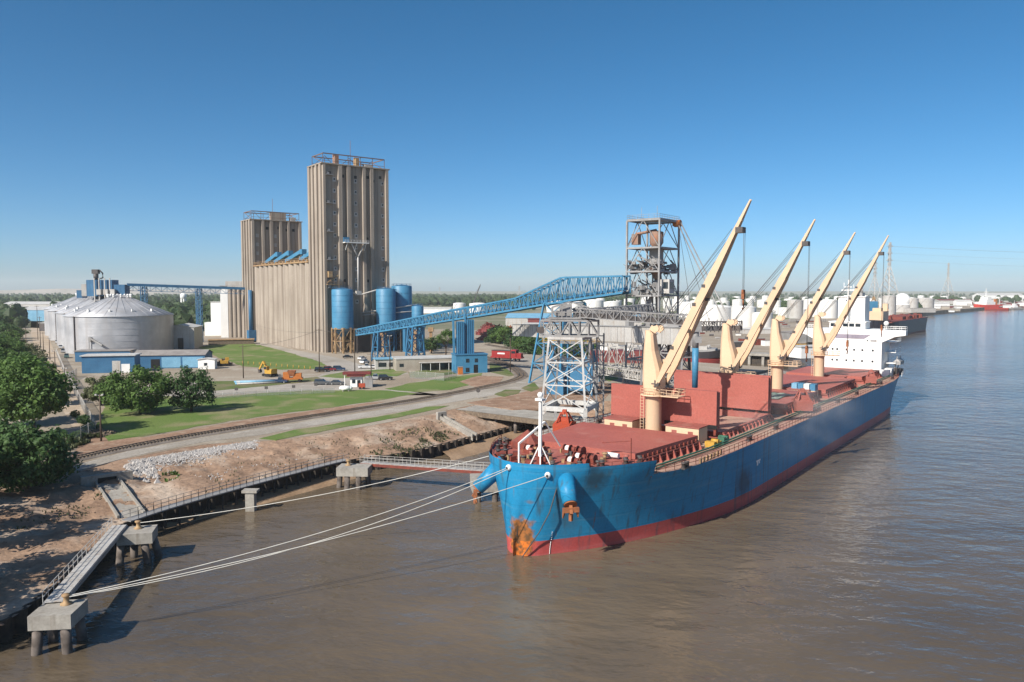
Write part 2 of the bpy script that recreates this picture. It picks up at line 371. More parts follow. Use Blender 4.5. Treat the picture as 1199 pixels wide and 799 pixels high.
sheet('verge', G([(578,462),(592,456.5),(610,457),(607,461),(590,465)]), g_grass2, .05, wob=.4, seed=9)
sheet('verge', G([(610,455),(625,448),(632,455),(622,459)]), g_grass2, .05, wob=.3, seed=10)
sheet('verge', G([(692,440),(700,431),(732,430),(738,438),(715,447)]), g_grass, .05, wob=1.1, seed=11)
sheet('bare_earth', G([(112,507),(170,512.5),(240,500.5),(300,490),(385,478.5),(430,472),(452,471),(400,480.5),(300,495.5),(200,514),(120,531),(80,538),(95,520)]), g_dirt, .045, wob=.4, seed=12)
sheet('bare_earth', G([(538,447),(560,440),(590,441.5),(585,449),(560,455)]), g_dirt, .055, wob=.4, seed=13)
sheet('bare_earth', G([(545,472),(600,463),(640,452),(700,447),(725,452),(705,470),(640,478),(600,480)]), g_dirt, .04, wob=.5, seed=14)
# street beside the silver tanks, service road along the track
sheet('street', G([(118,500),(100,480),(82,440),(62,408),(54,385),(47,372),(36,372),(36,390),(44,420),(62,455),(84,500)]), g_street, .03, wob=.3, seed=15)
sheet('gravel_road', G([(55,554),(150,528.5),(250,510.5),(330,498),(420,484),(500,471),(560,459),(600,450),(640,443),(640,449),(600,457),(545,468.5),(480,480),(420,490),(345,502.5),(300,510.5),(240,517.5),(150,535.5),(60,560)]), g_road, .03, wob=.3, seed=16)
sheet('gravel_road', G([(395,463),(440,457),(470,456.5),(500,462),(560,466),(640,452),(720,432),(700,424),(640,412),(600,407),(574,414),(600,426),(616,438),(600,452),(520,463),(480,460)]), g_road, .02, wob=.3, seed=17)
sheet('yard_road', G([(238,404),(300,399),(345,410),(400,420),(440,433),(480,437),(440,446),(420,457),(300,460),(200,466),(140,462),(180,450),(240,447),(372,441),(385,434),(370,422),(318,407),(290,401)]), g_road, .015, wob=.3, seed=18)
# wet sand in front of the wall
sd = MB(); A = smooth([g(168,622,.15),g(230,607,.15),g(300,590,.15),g(372,571,.15),g(425,556,.15)], 40); B2 = smooth([g(165,612,.8),g(222,600,.8),g(290,582,.8),g(368,562,.8),g(425,551,.8)], 40); vs = []
for a_, c_ in zip(A, B2):
    w_ = mno.noise(a_*.3)*.8
    vs += [(a_.x+.5, a_.y-1.6+w_, -.35), (a_.x, a_.y+w_*.4, .25), (c_.x, c_.y, .75), (c_.x-.5, c_.y+2.2, .9)]
sd.add(vs, [(i*4+k, (i+1)*4+k, (i+1)*4+k+1, i*4+k+1) for i in range(39) for k in range(3)], True)
tag(sd.build('mud_shore', g_mud), kind='structure')
sd = MB(); A = smooth([g(530,540,.1),g(590,524,.1),g(640,505,.1)], 20); vs = []
for a_ in A: vs += [(a_.x,a_.y-.5,-.3),(a_.x-.7,a_.y+2,.4),(a_.x-3,a_.y+7,.8)]
sd.add(vs, [(i*3+k,(i+1)*3+k,(i+1)*3+k+1,i*3+k+1) for i in range(19) for k in range(2)], True)
tag(sd.build('mud_shore', g_mud), kind='structure')
# low hills on the left skyline
for nm, x0, x1, y, hh, sdv in (('hill', -5200, -1500, 6500, 62, 1), ('hill', -2600, -1250, 7200, 44, 5)):
    hm = MB(); vs = []; n = 60
    for i in range(n+1):
        u = i/n; e = min(1, u*5, (1-u)*6); x = x0+(x1-x0)*u
        z = 5+hh*e*(.7+.3*mno.noise(Vector((u*7,sdv,0))))
        vs += [(x,y-300,5),(x,y-40,5+(z-5)*.9),(x,y+150,z),(x,y+900,5)]
    hm.add(vs, [(i*4+k,(i+1)*4+k,(i+1)*4+k+1,i*4+k+1) for i in range(n) for k in range(3)], True)
    tag(hm.build(nm, g_hill), kind='structure')

# sheet-pile wall: one corrugated wall along the toe of the bank
def corrug(path, z0, z1, amp=.32, pitch=.55):
    P = resample([tuple(p) for p in path], int(sum((Vector(a[:2])-Vector(c[:2])).length for a,c in zip(path,path[1:]))/pitch)); o = MB(); vs = []
    for i, p in enumerate(P):
        d = (P[min(i+1,len(P)-1)]-P[max(i-1,0)]).normalized(); nrm = Vector((d.y,-d.x,0)); q = p+nrm*(amp if i % 4 < 2 else -amp)
        zt = p.z+z1+(.12 if i % 4 < 2 else -.05); vs += [(q.x,q.y,z0),(q.x,q.y,zt),(q.x-nrm.x*.25,q.y-nrm.y*.25,zt)]
    return o.add(vs, [(i*3+k,(i+1)*3+k,(i+1)*3+k+1,i*3+k+1) for i in range(len(P)-1) for k in (0,1)])
tag(corrug([p for p in TOE[:120]], -2, .12).build('sheet_pile_wall', m_sheet), 'dark tarred sheet pile wall at the foot of the near bank, below the curving causeway', 'retaining wall')
tag(corrug([p for p in TOE[120:236]], -2, .2, .4, .7).build('sheet_pile_wall', m_sheet), 'black zigzag sheet pile wall behind the gangway, curving towards the white loading tower', 'retaining wall')

# rock on the bank: a patch nobody could count
def rocks(name, poly, n, r0, r1, seed, flat=None):
    rr = random.Random(seed); o = MB(); a, b_, c, d = [Vector(p) for p in poly]
    for _ in range(n):
        u, v = min(1,max(0,rr.random()+rr.gauss(0,.03))), abs(rr.gauss(0,.42)); p = a.lerp(b_,u).lerp(d.lerp(c,u), v); r = rr.uniform(r0,r1)*(1 if rr.random() < .9 else 1.7)
        vs = [Vector(q).normalized()*r*rr.uniform(.65,1.25) for q in ((1,0,0),(-1,0,0),(0,1,0),(0,-1,0),(0,0,.8),(0,0,-.8))]
        o.add([p+q for q in vs], [(0,2,4),(2,1,4),(1,3,4),(3,0,4),(2,0,5),(1,2,5),(3,1,5),(0,3,5)])
    return tag(o.build(name, m_rock), kind='stuff')
rocks('rock_rubble', [g(150,540,4.9),g(300,516,5.0),g(312,522,4.5),g(176,555,4.1)], 4200, .06, .2, 1)
rocks('rock_rubble', [g(146,546,4.7),g(176,540,4.7),g(188,560,3.6),g(160,563,3.6)], 420, .2, .5, 2)
rocks('rock_rubble', [g(200,566,3.4),g(330,535,3.6),g(380,545,2.5),g(230,582,2.2)], 260, .05, .2, 3)
rocks('rock_rubble', [g(60,645,2.3),g(130,600,2.6),g(145,606,2.2),g(75,668,2.0)], 130, .1, .3, 4)
rr = random.Random(9); o = MB()
for _ in range(3600):
    i = rr.randrange(20,215); u = rr.random(); j = int(u*NS); p = Vector(vs_bank[i*(NS+1)+j])+Vector((rr.uniform(-.5,.5),rr.uniform(-.4,.4),0)); r = rr.uniform(.05,.16)*(2.2 if rr.random() < .05 else 1)
    o.add([p+Vector(q)*r*rr.uniform(.6,1.3) for q in ((1,0,0),(-1,0,0),(0,1,0),(0,-1,0),(0,0,.7),(0,0,-.7))],[(0,2,4),(2,1,4),(1,3,4),(3,0,4),(2,0,5),(1,2,5),(3,1,5),(0,3,5)])
tag(o.build('soil_stones', M('soil_stone', (.30,.21,.15), .95, col2=(.17,.12,.09), scale=1.5)), kind='stuff')
# pebbly litter and weeds on the bank
def weeds(name, poly, n, hh, seed, m):
    rr = random.Random(seed); o = MB(); a, b_, c, d = [Vector(p) for p in poly]
    for _ in range(n):
        u, v = rr.random(), rr.random(); p = a.lerp(b_,u).lerp(d.lerp(c,u), v)
        if mno.noise(p*.35) < -.05: continue
        for k in range(5):
            t_ = rr.uniform(0,2*pi); h = hh*rr.uniform(.5,1.2); q = p+Vector((cos(t_),sin(t_),0))*h*.4
            wv = Vector((-sin(t_),cos(t_),0))*h*.22
            o.add([p-wv,p+wv,q+wv*.6+Vector((0,0,h)),q-wv*.6+Vector((0,0,h))], [(0,1,2,3)])
    return tag(o.build(name, m), kind='stuff')
weeds('weeds', [g(420,535,2.6),g(520,505,3.4),g(545,508,2.4),g(470,536,1.9)], 500, .45, 1, m_leafo)
weeds('weeds', [g(440,512,4.2),g(500,500,4.3),g(510,508,3.6),g(450,522,3.5)], 120, .4, 2, m_leafo)
weeds('weeds', [g(200,590,2.8),g(460,528,3.0),g(540,490,4.6),g(300,530,4.4)], 260, .3, 8, m_leafo)
weeds('weeds', [g(10,640,2.6),g(120,600,2.8),g(120,575,4),g(30,600,4)], 200, .35, 9, m_leafo)
weeds('weeds', [g(188,557,3.7),g(208,555,3.7),g(212,566,3.0),g(196,568,3.0)], 90, .6, 3, m_leaf)
weeds('weeds', [g(70,520,5),g(118,500,5),g(120,512,5),g(75,532,5)], 420, .7, 4, m_leafo)
weeds('weeds', [g(200,590,2.0),g(400,546,2.0),g(400,541,2.2),g(200,582,2.2)], 300, .35, 5, m_leafo)

# railway -----------------------------------------------------------
def railway(pts, n, label, lab2):
    C = smooth([g(x,y) for x,y in pts], n); bl = MB(); vs = []; ls = MB(); sl = MB(); R = [[],[]]
    for i, p in enumerate(C):
        d = (C[min(i+1,n-1)]-C[max(i-1,0)]).normalized(); nn = Vector((-d.y,d.x,0))
        for w_, z in ((-2.4,5.04),(-1.5,5.22),(1.5,5.22),(2.4,5.04)): vs.append((p.x+nn.x*w_, p.y+nn.y*w_, z))
        for k, w_ in enumerate((-.75,.75)): R[k].append((p.x+nn.x*w_, p.y+nn.y*w_, 5.36))
    bl.add(vs, [(i*4+k,(i+1)*4+k,(i+1)*4+k+1,i*4+k+1) for i in range(n-1) for k in range(3)])
    tag(bl.build('track_bed', g_ballast), kind='structure')
    L_ = sum((a-c).length for a,c in zip(C,C[1:])); D = resample(C, int(L_/.75))
    for i, p in enumerate(D):
        d = (D[min(i+1,len(D)-1)]-D[max(i-1,0)]).normalized(); nn = Vector((-d.y,d.x,0))
        sl.bar((p.x-nn.x*1.3,p.y-nn.y*1.3,5.25),(p.x+nn.x*1.3,p.y+nn.y*1.3,5.25),.26,.18)
    rt = thing('railway_track', label, 'railway track', tuple(C[0]))
    def local(path): return [(x-C[0].x,y-C[0].y,z-C[0].z) for x,y,z in path]
    for k in (0,1):
        o = MB(); P = local(R[k])
        for a_, c_ in zip(P,P[1:]): o.bar(a_,c_,.16,.2)
        o.build('rail', m_dark, rt)
    so_ = sl.build('sleepers', m_wood, rt, loc=tuple(C[0])); so_.location = (0,0,0)
railway([(-30,566),(40,549),(75,541),(150,524),(250,506.5),(330,494),(420,480),(500,467),(560,455.5),(600,447),(613,441),(606,433),(590,425),(560,416)], 150, 'rusty railway track along the top of the bank, curving past the blue pylon house', '')
railway([(760,441),(700,426),(640,415.5),(600,409),(570,404)], 60, 'rusty railway track behind the red locomotive, in front of the green bushes', '')
railway([(612,441.5),(600,431),(575,423),(540,414.5)], 40, 'short railway siding between the curving track and the red locomotive', '')
# ================================================================ BULK CARRIER (local x = aft from the stem, local y = to starboard)
def lerp_tab(T, x):
    if x <= T[0][0]: return T[0][1]
    for (a,b),(c,d) in zip(T,T[1:]):
        if x <= c: return b+(d-b)*(x-a)/(c-a)
    return T[-1][1]
WLT = [(-.6,0),(-.45,.75),(-.2,1.4),(.2,1.9),(1,2.7),(2.6,3.7),(4.5,5.0),(6.5,6.2),(9,7.6),(12,9.0),(17,11.0),(24,13.1),(30,14.6),(36,15.6),(43,16.13),(148,16.13),(160,15.2),(170,12.5),(178,8.5),(184,4.5),(188,2.6)]
DKT = [(-1.3,0),(-1.15,1.2),(-.8,2.5),(-.2,3.9),(.6,5.1),(2,6.6),(4.2,8.3),(7,10.3),(10,12.0),(13.5,13.5),(18,14.9),(23,15.8),(30,16.13),(160,16.13),(175,15.6),(184,14.8),(188,14.0)]
def ztop(s): return 12.55 if s < 4.2 else (12.0 if s < 13.7 else (9.9-.0052*(s-14)))
def hb(s, z):
    a = lerp_tab(WLT,s); d = lerp_tab(DKT,s); u = max(0,min(1,z/11.5))
    e = 1.5
    if s > 150: e = .6
    return a+(d-a)*u**e
STN = [-1.3,-1.22,-1.1,-.9,-.7,-.5,-.3,0,.4,.9,1.5,2.3,3.2,4.15,4.25,5.5,7,8.5,10,11.7,13.4,13.75,14.1,14.5,16,18,20,23,26,30,36,43,60,80,100,120,140,148,155,160,165,170,174,178,182,185,188]
ship = thing('bulk_carrier', 'long blue bulk carrier with red boot stripe, red hatch covers and four cream cranes', 'cargo ship', tuple(SH), SA)
# hull paint: weathered blue, rust runs, a rust patch at the forefoot
def hullmat(name, base, b2, rustcol):
    m = M(name, base, .42, col2=b2, scale=.05, streak=(1.1,.05,.56,.7), streak_col=(.05,.075,.085), fine=.08, spec=.2, bump=.06, bscale=.45)
    t = m.node_tree; N = t.nodes; L = t.links; p = N['Principled BSDF']; src = p.inputs['Base Color'].links[0].from_socket
    tc = N.new('ShaderNodeTexCoord')
    def blob(c, r, soft, nsc, zs=1, lo=.0):
        vm = N.new('ShaderNodeVectorMath'); vm.operation = 'SUBTRACT'; L.new(tc.outputs['Object'], vm.inputs[0]); vm.inputs[1].default_value = c
        sc_ = N.new('ShaderNodeVectorMath'); sc_.operation = 'MULTIPLY'; L.new(vm.outputs[0], sc_.inputs[0]); sc_.inputs[1].default_value = (1,1,zs)
        ln = N.new('ShaderNodeVectorMath'); ln.operation = 'LENGTH'; L.new(sc_.outputs[0], ln.inputs[0])
        n = N.new('ShaderNodeTexNoise'); n.inputs['Scale'].default_value = nsc; n.inputs['Detail'].default_value = 6; L.new(tc.outputs['Object'], n.inputs['Vector'])
        ad = N.new('ShaderNodeMath'); ad.operation = 'MULTIPLY_ADD'; L.new(n.outputs['Fac'], ad.inputs[0]); ad.inputs[1].default_value = r*1.3; L.new(ln.outputs['Value'], ad.inputs[2])
        mr = N.new('ShaderNodeMapRange'); L.new(ad.outputs[0], mr.inputs[0]); mr.inputs[1].default_value = r*1.65+soft; mr.inputs[2].default_value = r*1.65-soft
        return mr.outputs[0]
    def over(f, src, c, k=1.0):
        mm = N.new('ShaderNodeMath'); mm.operation = 'MULTIPLY'; L.new(f, mm.inputs[0]); mm.inputs[1].default_value = k
        x = N.new('ShaderNodeMix'); x.data_type = 'RGBA'; L.new(mm.outputs[0], x.inputs[0]); L.new(src, x.inputs[6])
        if isinstance(c, tuple): x.inputs[7].default_value = (*c,1)
        else: L.new(c, x.inputs[7])
        return x.outputs[2]
    n = N.new('ShaderNodeTexNoise'); n.inputs['Scale'].default_value = 1.6; n.inputs['Detail'].default_value = 8; L.new(tc.outputs['Object'], n.inputs['Vector'])
    rc = N.new('ShaderNodeMapRange'); rc.inputs[1].default_value = .4; rc.inputs[2].default_value = .6; L.new(n.outputs['Fac'], rc.inputs[0])
    rm = N.new('ShaderNodeMix'); rm.data_type = 'RGBA'; L.new(rc.outputs[0], rm.inputs[0]); rm.inputs[6].default_value = (*rustcol,1); rm.inputs[7].default_value = (.14,.075,.035,1)
    sx = N.new('ShaderNodeSeparateXYZ'); L.new(tc.outputs['Object'], sx.inputs[0]); cx = N.new('ShaderNodeCombineXYZ'); L.new(sx.outputs[0], cx.inputs[0]); L.new(sx.outputs[2], cx.inputs[1])
    bk = N.new('ShaderNodeTexBrick'); L.new(cx.outputs[0], bk.inputs['Vector']); bk.inputs['Scale'].default_value = 1; bk.inputs['Brick Width'].default_value = 9; bk.inputs['Row Height'].default_value = 2.3; bk.inputs['Mortar Size'].default_value = .045; bk.inputs['Mortar Smooth'].default_value = .6
    src = over(bk.outputs['Fac'], src, tuple(c*.55 for c in base), .55)
    mp = N.new('ShaderNodeMapping'); mp.inputs['Scale'].default_value = (.10,.10,1.3); L.new(tc.outputs['Object'], mp.inputs[0]); sn = N.new('ShaderNodeTexNoise'); sn.inputs['Scale'].default_value = 1; sn.inputs['Detail'].default_value = 7; L.new(mp.outputs[0], sn.inputs['Vector'])
    sm = N.new('ShaderNodeMapRange'); sm.inputs[1].default_value = .56; sm.inputs[2].default_value = .7; L.new(sn.outputs['Fac'], sm.inputs[0])
    src = over(sm.outputs[0], src, (.10,.27,.38) if base[2] > .2 else (.45,.16,.15), .45)
    mp = N.new('ShaderNodeMapping'); mp.inputs['Scale'].default_value = (1.5,1.5,.16); mp.inputs['Location'].default_value = (7,3,1); L.new(tc.outputs['Object'], mp.inputs[0]); sn = N.new('ShaderNodeTexNoise'); sn.inputs['Scale'].default_value = 1; sn.inputs['Detail'].default_value = 8; L.new(mp.outputs[0], sn.inputs['Vector'])
    sm = N.new('ShaderNodeMapRange'); sm.inputs[1].default_value = .66; sm.inputs[2].default_value = .74; L.new(sn.outputs['Fac'], sm.inputs[0])
    src = over(sm.outputs[0], src, (.17,.085,.045), .7)
    s = over(blob((-.3,-.6,2.4),1.9,.35,1.1,.62), src, rm.outputs[2])
    s = over(blob((1.5,-3.2,10.4),.9,.3,1.6,2.2), s, (.16,.09,.05), .8)
    s = over(blob((0,-1.9,7.4),.75,.3,1.6,2.6), s, (.16,.09,.05), .6)
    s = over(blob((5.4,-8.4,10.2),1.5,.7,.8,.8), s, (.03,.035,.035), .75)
    s = over(blob((40,-16.1,4.2),2.4,1.0,.35,1), s, (.03,.035,.05), .7)
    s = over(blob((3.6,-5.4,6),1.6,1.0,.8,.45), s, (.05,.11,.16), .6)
    L.new(s, p.inputs['Base Color']); return m
m_hull = hullmat('hull_blue', (.012,.205,.41), (.026,.245,.445), (.34,.13,.04))
m_boot = hullmat('boot_red', (.52,.10,.095), (.44,.08,.075), (.62,.17,.03))
def loft(zf, n, name, m):
    o = MB(); vs = []
    for s in STN:
        for sd in (1,-1):
            for k in range(n): z = zf(s,k/(n-1)); vs.append((s, sd*hb(s,z), z))
    fs = []
    for i in range(len(STN)-1):
        for sd in (0,1):
            for k in range(n-1):
                a = i*2*n+sd*n+k; q = (a, a+2*n, a+2*n+1, a+1); fs.append(q if sd else q[::-1])
    i = len(STN)-1; fs += [(i*2*n+k, i*2*n+k+1, i*2*n+n+k+1, i*2*n+n+k) for k in range(n-1)]
    o.add(vs, fs, True); return o.build(name, m, ship)
ZR = 2.0
loft(lambda s,u: ZR+(ztop(s)-ZR)*u, 10, 'hull', m_hull)
loft(lambda s,u: -2.5+(ZR+2.5)*u, 6, 'boot_band', m_boot)
def deckplan(s0, s1, z, inset=.12, step=None):
    ss = [s0]+[s for s in STN if s0 < s < s1]+[s1]
    return [(s, max(.05,hb(s,z)-inset)) for s in ss]+[(s,-max(.05,hb(s,z)-inset)) for s in ss[::-1]]
fd = MB(); fd.prism(deckplan(-1.0,13.7,11.0,.2), 11.2, 11.5); fd.build('forecastle_deck', m_hred, ship)
md = MB(); md.prism(deckplan(13.8,187.6,7.6,.25), 8.0, 8.75)
ss = [s for s in STN if s >= 14.1]
md.add([(s, sd*(hb(s,ztop(s))-.06), ztop(s)-.05) for s in ss for sd in (1,-1)], [(i*2, i*2+1, i*2+3, i*2+2) for i in range(len(ss)-1)][::1])
md.build('main_deck', m_dust, ship)
fb = MB(); fb.box(13.45,13.65,-12.6,12.6,9.5,11.6); fb.build('forecastle_bulkhead', m_hred, ship)
# bulwark inner face and rail cap
bw = MB(); P = [(s, hb(s,12.5)) for s in STN if s <= 4.2]
for sd in (1,-1):
    for (a,b_),(c,d) in zip(P,P[1:]): bw.bar((a+.25,sd*max(.0,b_-.42),11.95),(c+.25,sd*(d-.42),11.95),.06,.95)
bw.build('bulwark', m_hred, ship)
def D(s): return ztop(s)-.05
# hatches: coaming > cover, brackets
def hatch(s0, s1, hw0, hw1, zt, closed=True):
    z0 = D((s0+s1)/2)-.1
    c = MB(); zc = zt-.85
    pl = [(s0,-hw0),(s1,-hw1),(s1,hw1),(s0,hw0)]
    if closed: c.prism(pl, z0, zc)
    else:
        for a,b_ in zip(pl,pl[1:]+pl[:1]): c.bar((*a,(z0+zc)/2),(*b_,(z0+zc)/2),.5,zc-z0)
    c.prism([(s0-.4,-hw0-.45),(s1+.4,-hw1-.45),(s1+.4,hw1+.45),(s0-.4,hw0+.45)], zc-.3, zc-.12) if closed else None
    co = c.build('hatch_coaming', m_hred, ship)
    k = MB(); n = int((s1-s0)/1.9)
    for i in range(n+1):
        u = i/n; s = s0+(s1-s0)*u; hw = hw0+(hw1-hw0)*u
        for sd in (1,-1):
            k.add([(s-.12,sd*hw,z0),(s-.12,sd*(hw+1.0),z0),(s-.12,sd*(hw+.5),zc-.2),(s-.12,sd*hw,zc-.2),(s+.12,sd*hw,z0),(s+.12,sd*(hw+1.0),z0),(s+.12,sd*(hw+.5),zc-.2),(s+.12,sd*hw,zc-.2)],
                  [(0,1,2,3),(4,7,6,5),(1,5,6,2),(2,6,7,3)])
    for sd in (1,-1): k.bar((s0,sd*(hw0+.3),z0+(zc-z0)*.62),(s1,sd*(hw1+.3),z0+(zc-z0)*.62),.35,.08); k.bar((s0 if sd > 0 else s1,-(hw0 if sd > 0 else hw1)-.35,z0+(zc-z0)*.62),(s0 if sd > 0 else s1,(hw0 if sd > 0 else hw1)+.35,z0+(zc-z0)*.62),.3,.08)
    k.build('coaming_rib', m_hcov, co)
    if closed:
        v = MB(); m4 = 4
        for i in range(m4):
            a = s0+(s1-s0)*i/m4+(.04 if i else -.1); b_ = s0+(s1-s0)*(i+1)/m4-(.04 if i < m4-1 else -.1)
            wa = hw0+(hw1-hw0)*i/m4+.15; wb = hw0+(hw1-hw0)*(i+1)/m4+.15
            v.prism([(a,-wa),(b_,-wb),(b_,wb),(a,wa)], zc, zt)
        v.build('hatch_cover', m_hcov, co)
        e = MB()
        for i in range(14):
            u = (i+.5)/14; s = s0+(s1-s0)*u; hw = hw0+(hw1-hw0)*u+.22
            for sd in (1,-1): e.cbox((s,sd*hw,zc+.15),(.35,.25,.5))
        for sd in (1,-1): e.bar((s0,sd*(hw0+.2),zc+.02),(s1,sd*(hw1+.2),zc+.02),.14,.08); e.bar((s0 if sd > 0 else s1,-(hw0 if sd > 0 else hw1)-.2,zc+.02),(s0 if sd > 0 else s1,(hw0 if sd > 0 else hw1)+.2,zc+.02),.14,.08)
        e.build('cover_trim', m_oxide, co)
    else:
        gr = MB(); gr.box(s0+.4,s1-.4,-hw0+.3,hw0-.3,zc-1.8,zc-1.6); gr.build('grain_cargo', M('grain', (.40,.36,.31), .95, col2=(.30,.27,.24), scale=.3, bump=.1), co)
    return co
hatch(15.4,33.6,9.0,10.5,12.0)
h2 = hatch(45.0,69.8,10.2,10.2,11.6,False)
hatch(78.5,102.6,10.2,10.2,11.6)
hatch(110,139,10.2,10.2,11.4)
hatch(147,169.5,10.2,10.2,11.2)
# raised hatch covers (folded pairs standing on edge)
for s, zb, zt_, ln in ((43.0,11.5,18.0,-1),(70.6,11.3,18.2,1)):
    r = MB()
    r.cbox((s,0,(zb+zt_)/2),(.75,20.2,zt_-zb)); r.cbox((s+.95*(-1 if ln > 0 else 1),0,(zb+zt_)/2-.1),(.7,20.0,zt_-zb-.3))
    rc = r.build('raised_hatch_cover', m_hcov, ship)
    f = MB()
    for y in (-7.5,-2.5,2.5,7.5): f.cbox((s-.45*1,y,zb-.5),(.6,.5,1.1))
    f.box(s-.3,s+.5,-10,-9.6,zb-1,zb+.2); f.build('cover_hinges', m_oxide, rc)
    if ln < 0:
        f = MB()
        for y0,y1 in ((-10.2,-6.2),(-4.6,-.6),(.8,4.8),(6.2,10)): f.box(s-.43,s-.36,y0,y1,zb+.05,zb+.75)
        f.build('cover_slots', m_black, rc)
# mast houses beside the cranes
def masthouse(s, o0, o1, dz, wl=3.6):
    h = MB(); z = D(s); h.box(s-wl/2,s+wl/2,-o1,-o0,z-.1,z+dz); a = h.build('mast_house', m_cream, ship)
    h = MB(); h.box(s-wl/2-.15,s+wl/2+.15,-o1-.15,-o0+.15,z+dz,z+dz+.18); h.build('mast_house_roof', m_hred, a)
    h = MB(); h.box(s-wl/2-.03,s-wl/2-.01,-o1+1,-o1+1.9,z+.1,z+2); h.box(s-wl/2-.03,s-wl/2-.01,-o0-2,-o0-1.1,z+.1,z+2); h.build('mast_house_door', m_hred, a)
masthouse(39.2,-8.5,-3,2.6); masthouse(39.2,3.3,9.2,2.6)
masthouse(74.6,-8,-3,2.4); masthouse(106,3,8,2.2); masthouse(106,-8,-3,2.2); masthouse(142.6,3,7,2)
# cranes: pedestal > slewing house, jib, ropes, hook block
JD = Vector((0,-1,0))
def crane(s, ztip=49.0, jl=16.4, hook=12):
    z = D(s); zr = 18.2
    p = MB(); p.lathe([(1.4,z-.1),(1.4,zr-1.7),(1.6,zr-1.2),(1.6,zr)], 28, (s,0,0)); ped = p.build('deck_crane', m_cream, ship)
    h = MB()     # slewing house: tall tapered post leaning back from the jib
    def ring(zz, x0, x1, y0, y1, c):
        return [(s+x0+c,y0,zz),(s+x1-c,y0,zz),(s+x1,y0+c,zz),(s+x1,y1-c,zz),(s+x1-c,y1,zz),(s+x0+c,y1,zz),(s+x0,y1-c,zz),(s+x0,y0+c,zz)]
    R = [ring(zr+.02,-1.5,1.5,-1.7,1.5,.5), ring(zr+1.2,-1.5,1.5,-1.8,1.6,.5), ring(zr+3.2,-1.4,1.4,-1.5,1.65,.5), ring(zr+6.5,-1.15,1.15,-.5,1.6,.4), ring(zr+9.3,-.95,.95,-.1,1.4,.3), ring(zr+10.0,-.9,.9,.4,1.4,.25)]
    vs = [q for r in R for q in r]
    h.add(vs, [(k*8+i, k*8+(i+1) % 8, (k+1)*8+(i+1) % 8, (k+1)*8+i) for k in range(5) for i in range(8)]+[tuple(range(40,48)), tuple(range(8))[::-1]])
    hs = h.build('slewing_house', m_cream, ped)
    q = MB()
    for x in (-.9,.9):
        q.cbox((s+x,-.35,zr+10.2),(.25,1.3,.9),0,.5); q.rod((s+x-.15,-.8,zr+10.3),(s+x+.15,-.8,zr+10.3),.55,12)
    q.build('rope_sheaves', m_cream, hs)
    q = MB(); q.lathe([(2.25,zr-1.2),(2.25,zr-1.05),(1.6,zr-1.05)], 24, (s,0,0))
    for i in range(14):
        a = 2*pi*i/14; q.rod((s+2.2*cos(a),2.2*sin(a),zr-1.05),(s+2.2*cos(a),2.2*sin(a),zr),.04,5)
        b_ = 2*pi*(i+1)/14
        for zz in (zr,zr-.5): q.bar((s+2.2*cos(a),2.2*sin(a),zz),(s+2.2*cos(b_),2.2*sin(b_),zz),.06)
    q.box(s-1.4,s+1.4,-5.2,-2.0,zr-1.2,zr-1.05)
    for x in (-1.4,1.4):
        for y in (-5.2,-4.1,-3.1): q.bar((s+x,y,zr-1.05),(s+x,y,zr),.07)
        for zz in (zr,zr-.5): q.bar((s+x,-5.2,zz),(s+x,-2,zz),.07)
    for zz in (zr,zr-.5): q.bar((s-1.4,-5.2,zz),(s+1.4,-5.2,zz),.07)
    q.build('service_platform', m_cream, ped)
    q = MB(); q.box(s+1.5,s+2.9,-2.4,-.9,zr+2.6,zr+4.9); cb = q.build('operator_cab', m_cream, ped)
    q = MB(); q.box(s+2.92,s+2.95,-2.2,-1.1,zr+3.4,zr+4.6); q.box(s+1.9,s+2.8,-2.45,-2.42,zr+3.2,zr+4.6); q.build('cab_window', m_glass, cb)
    # jib: two tapering box girders meeting at the tip
    base = Vector((s,-1.6,zr+1.0)); tip = Vector((s,-jl,ztip)); j = MB(); d = (tip-base)
    for sd in (-1,1):
        a = base+Vector((sd*1.9,0,0)); mid = base+d*.12+Vector((sd*1.8,0,0)); e = base+d*.62+Vector((sd*.78,0,0)); f_ = tip+Vector((sd*.2,0,0))
        j.bar(a,mid,.5,.5,.72,1.15); j.bar(mid,e,.72,1.15,.66,1.2); j.bar(e,f_,.64,1.1,.14,.2)
    for u in (.3,.5,.64,.78,.9):
        c = base+d*u; wv = lerp_tab([(.12,1.8),(.62,.78),(1,.2)],u); j.bar(c-Vector((wv,0,0)),c+Vector((wv,0,0)),.5,.6)
    jb = j.build('jib', m_cream, ped)
    def jp(m_): m_.build('jib_bracket', m_dark, jb)
    for u, wv in ((.18,2.35),(.42,1.8),(.52,1.55)):
        c = base+d*u
        for sd in (-1,1): jp(MB().cbox(c+Vector((sd*(wv-.35),0,.9)),(.35,.6,.5)))
    c = base+d*.86; jp(MB().cbox(c+Vector((0,-.5,-.5)),(1.5,1.2,.9))); jp(MB().cbox(base+d*.5+Vector((0,-.5,-.7)),(.6,.6,.5)))
    for sd in (-1,1):
        q = MB(); q.rod(base+Vector((sd*2.15,0,0)),base+Vector((sd*1.65,0,0)),.45,10); q.cbox(base+Vector((sd*2.15,.3,.0)),(.12,1.3,.22)); q.cbox(base+Vector((sd*2.15,.3,0)),(.1,.22,1.3)); q.build('jib_pivot', m_dark, jb)
    q = MB()
    for x in (-.9,-.3,.3,.9):
        q.rod((s+x,-.9,zr+10.5),tuple(base+d*(.84-.1*abs(x+.3))+Vector((x*.8,.5,.4))),.04,5)
    q.build('luffing_rope', m_dark, ped)
    hp = base+d*.87+Vector((0,-1.0,-.6)); hz = hp.z-hook
    q = MB()
    for x in (-.3,.3): q.rod((hp.x+x,hp.y,hp.z),(hp.x+x*.8,hp.y,hz+1.4),.035,5)
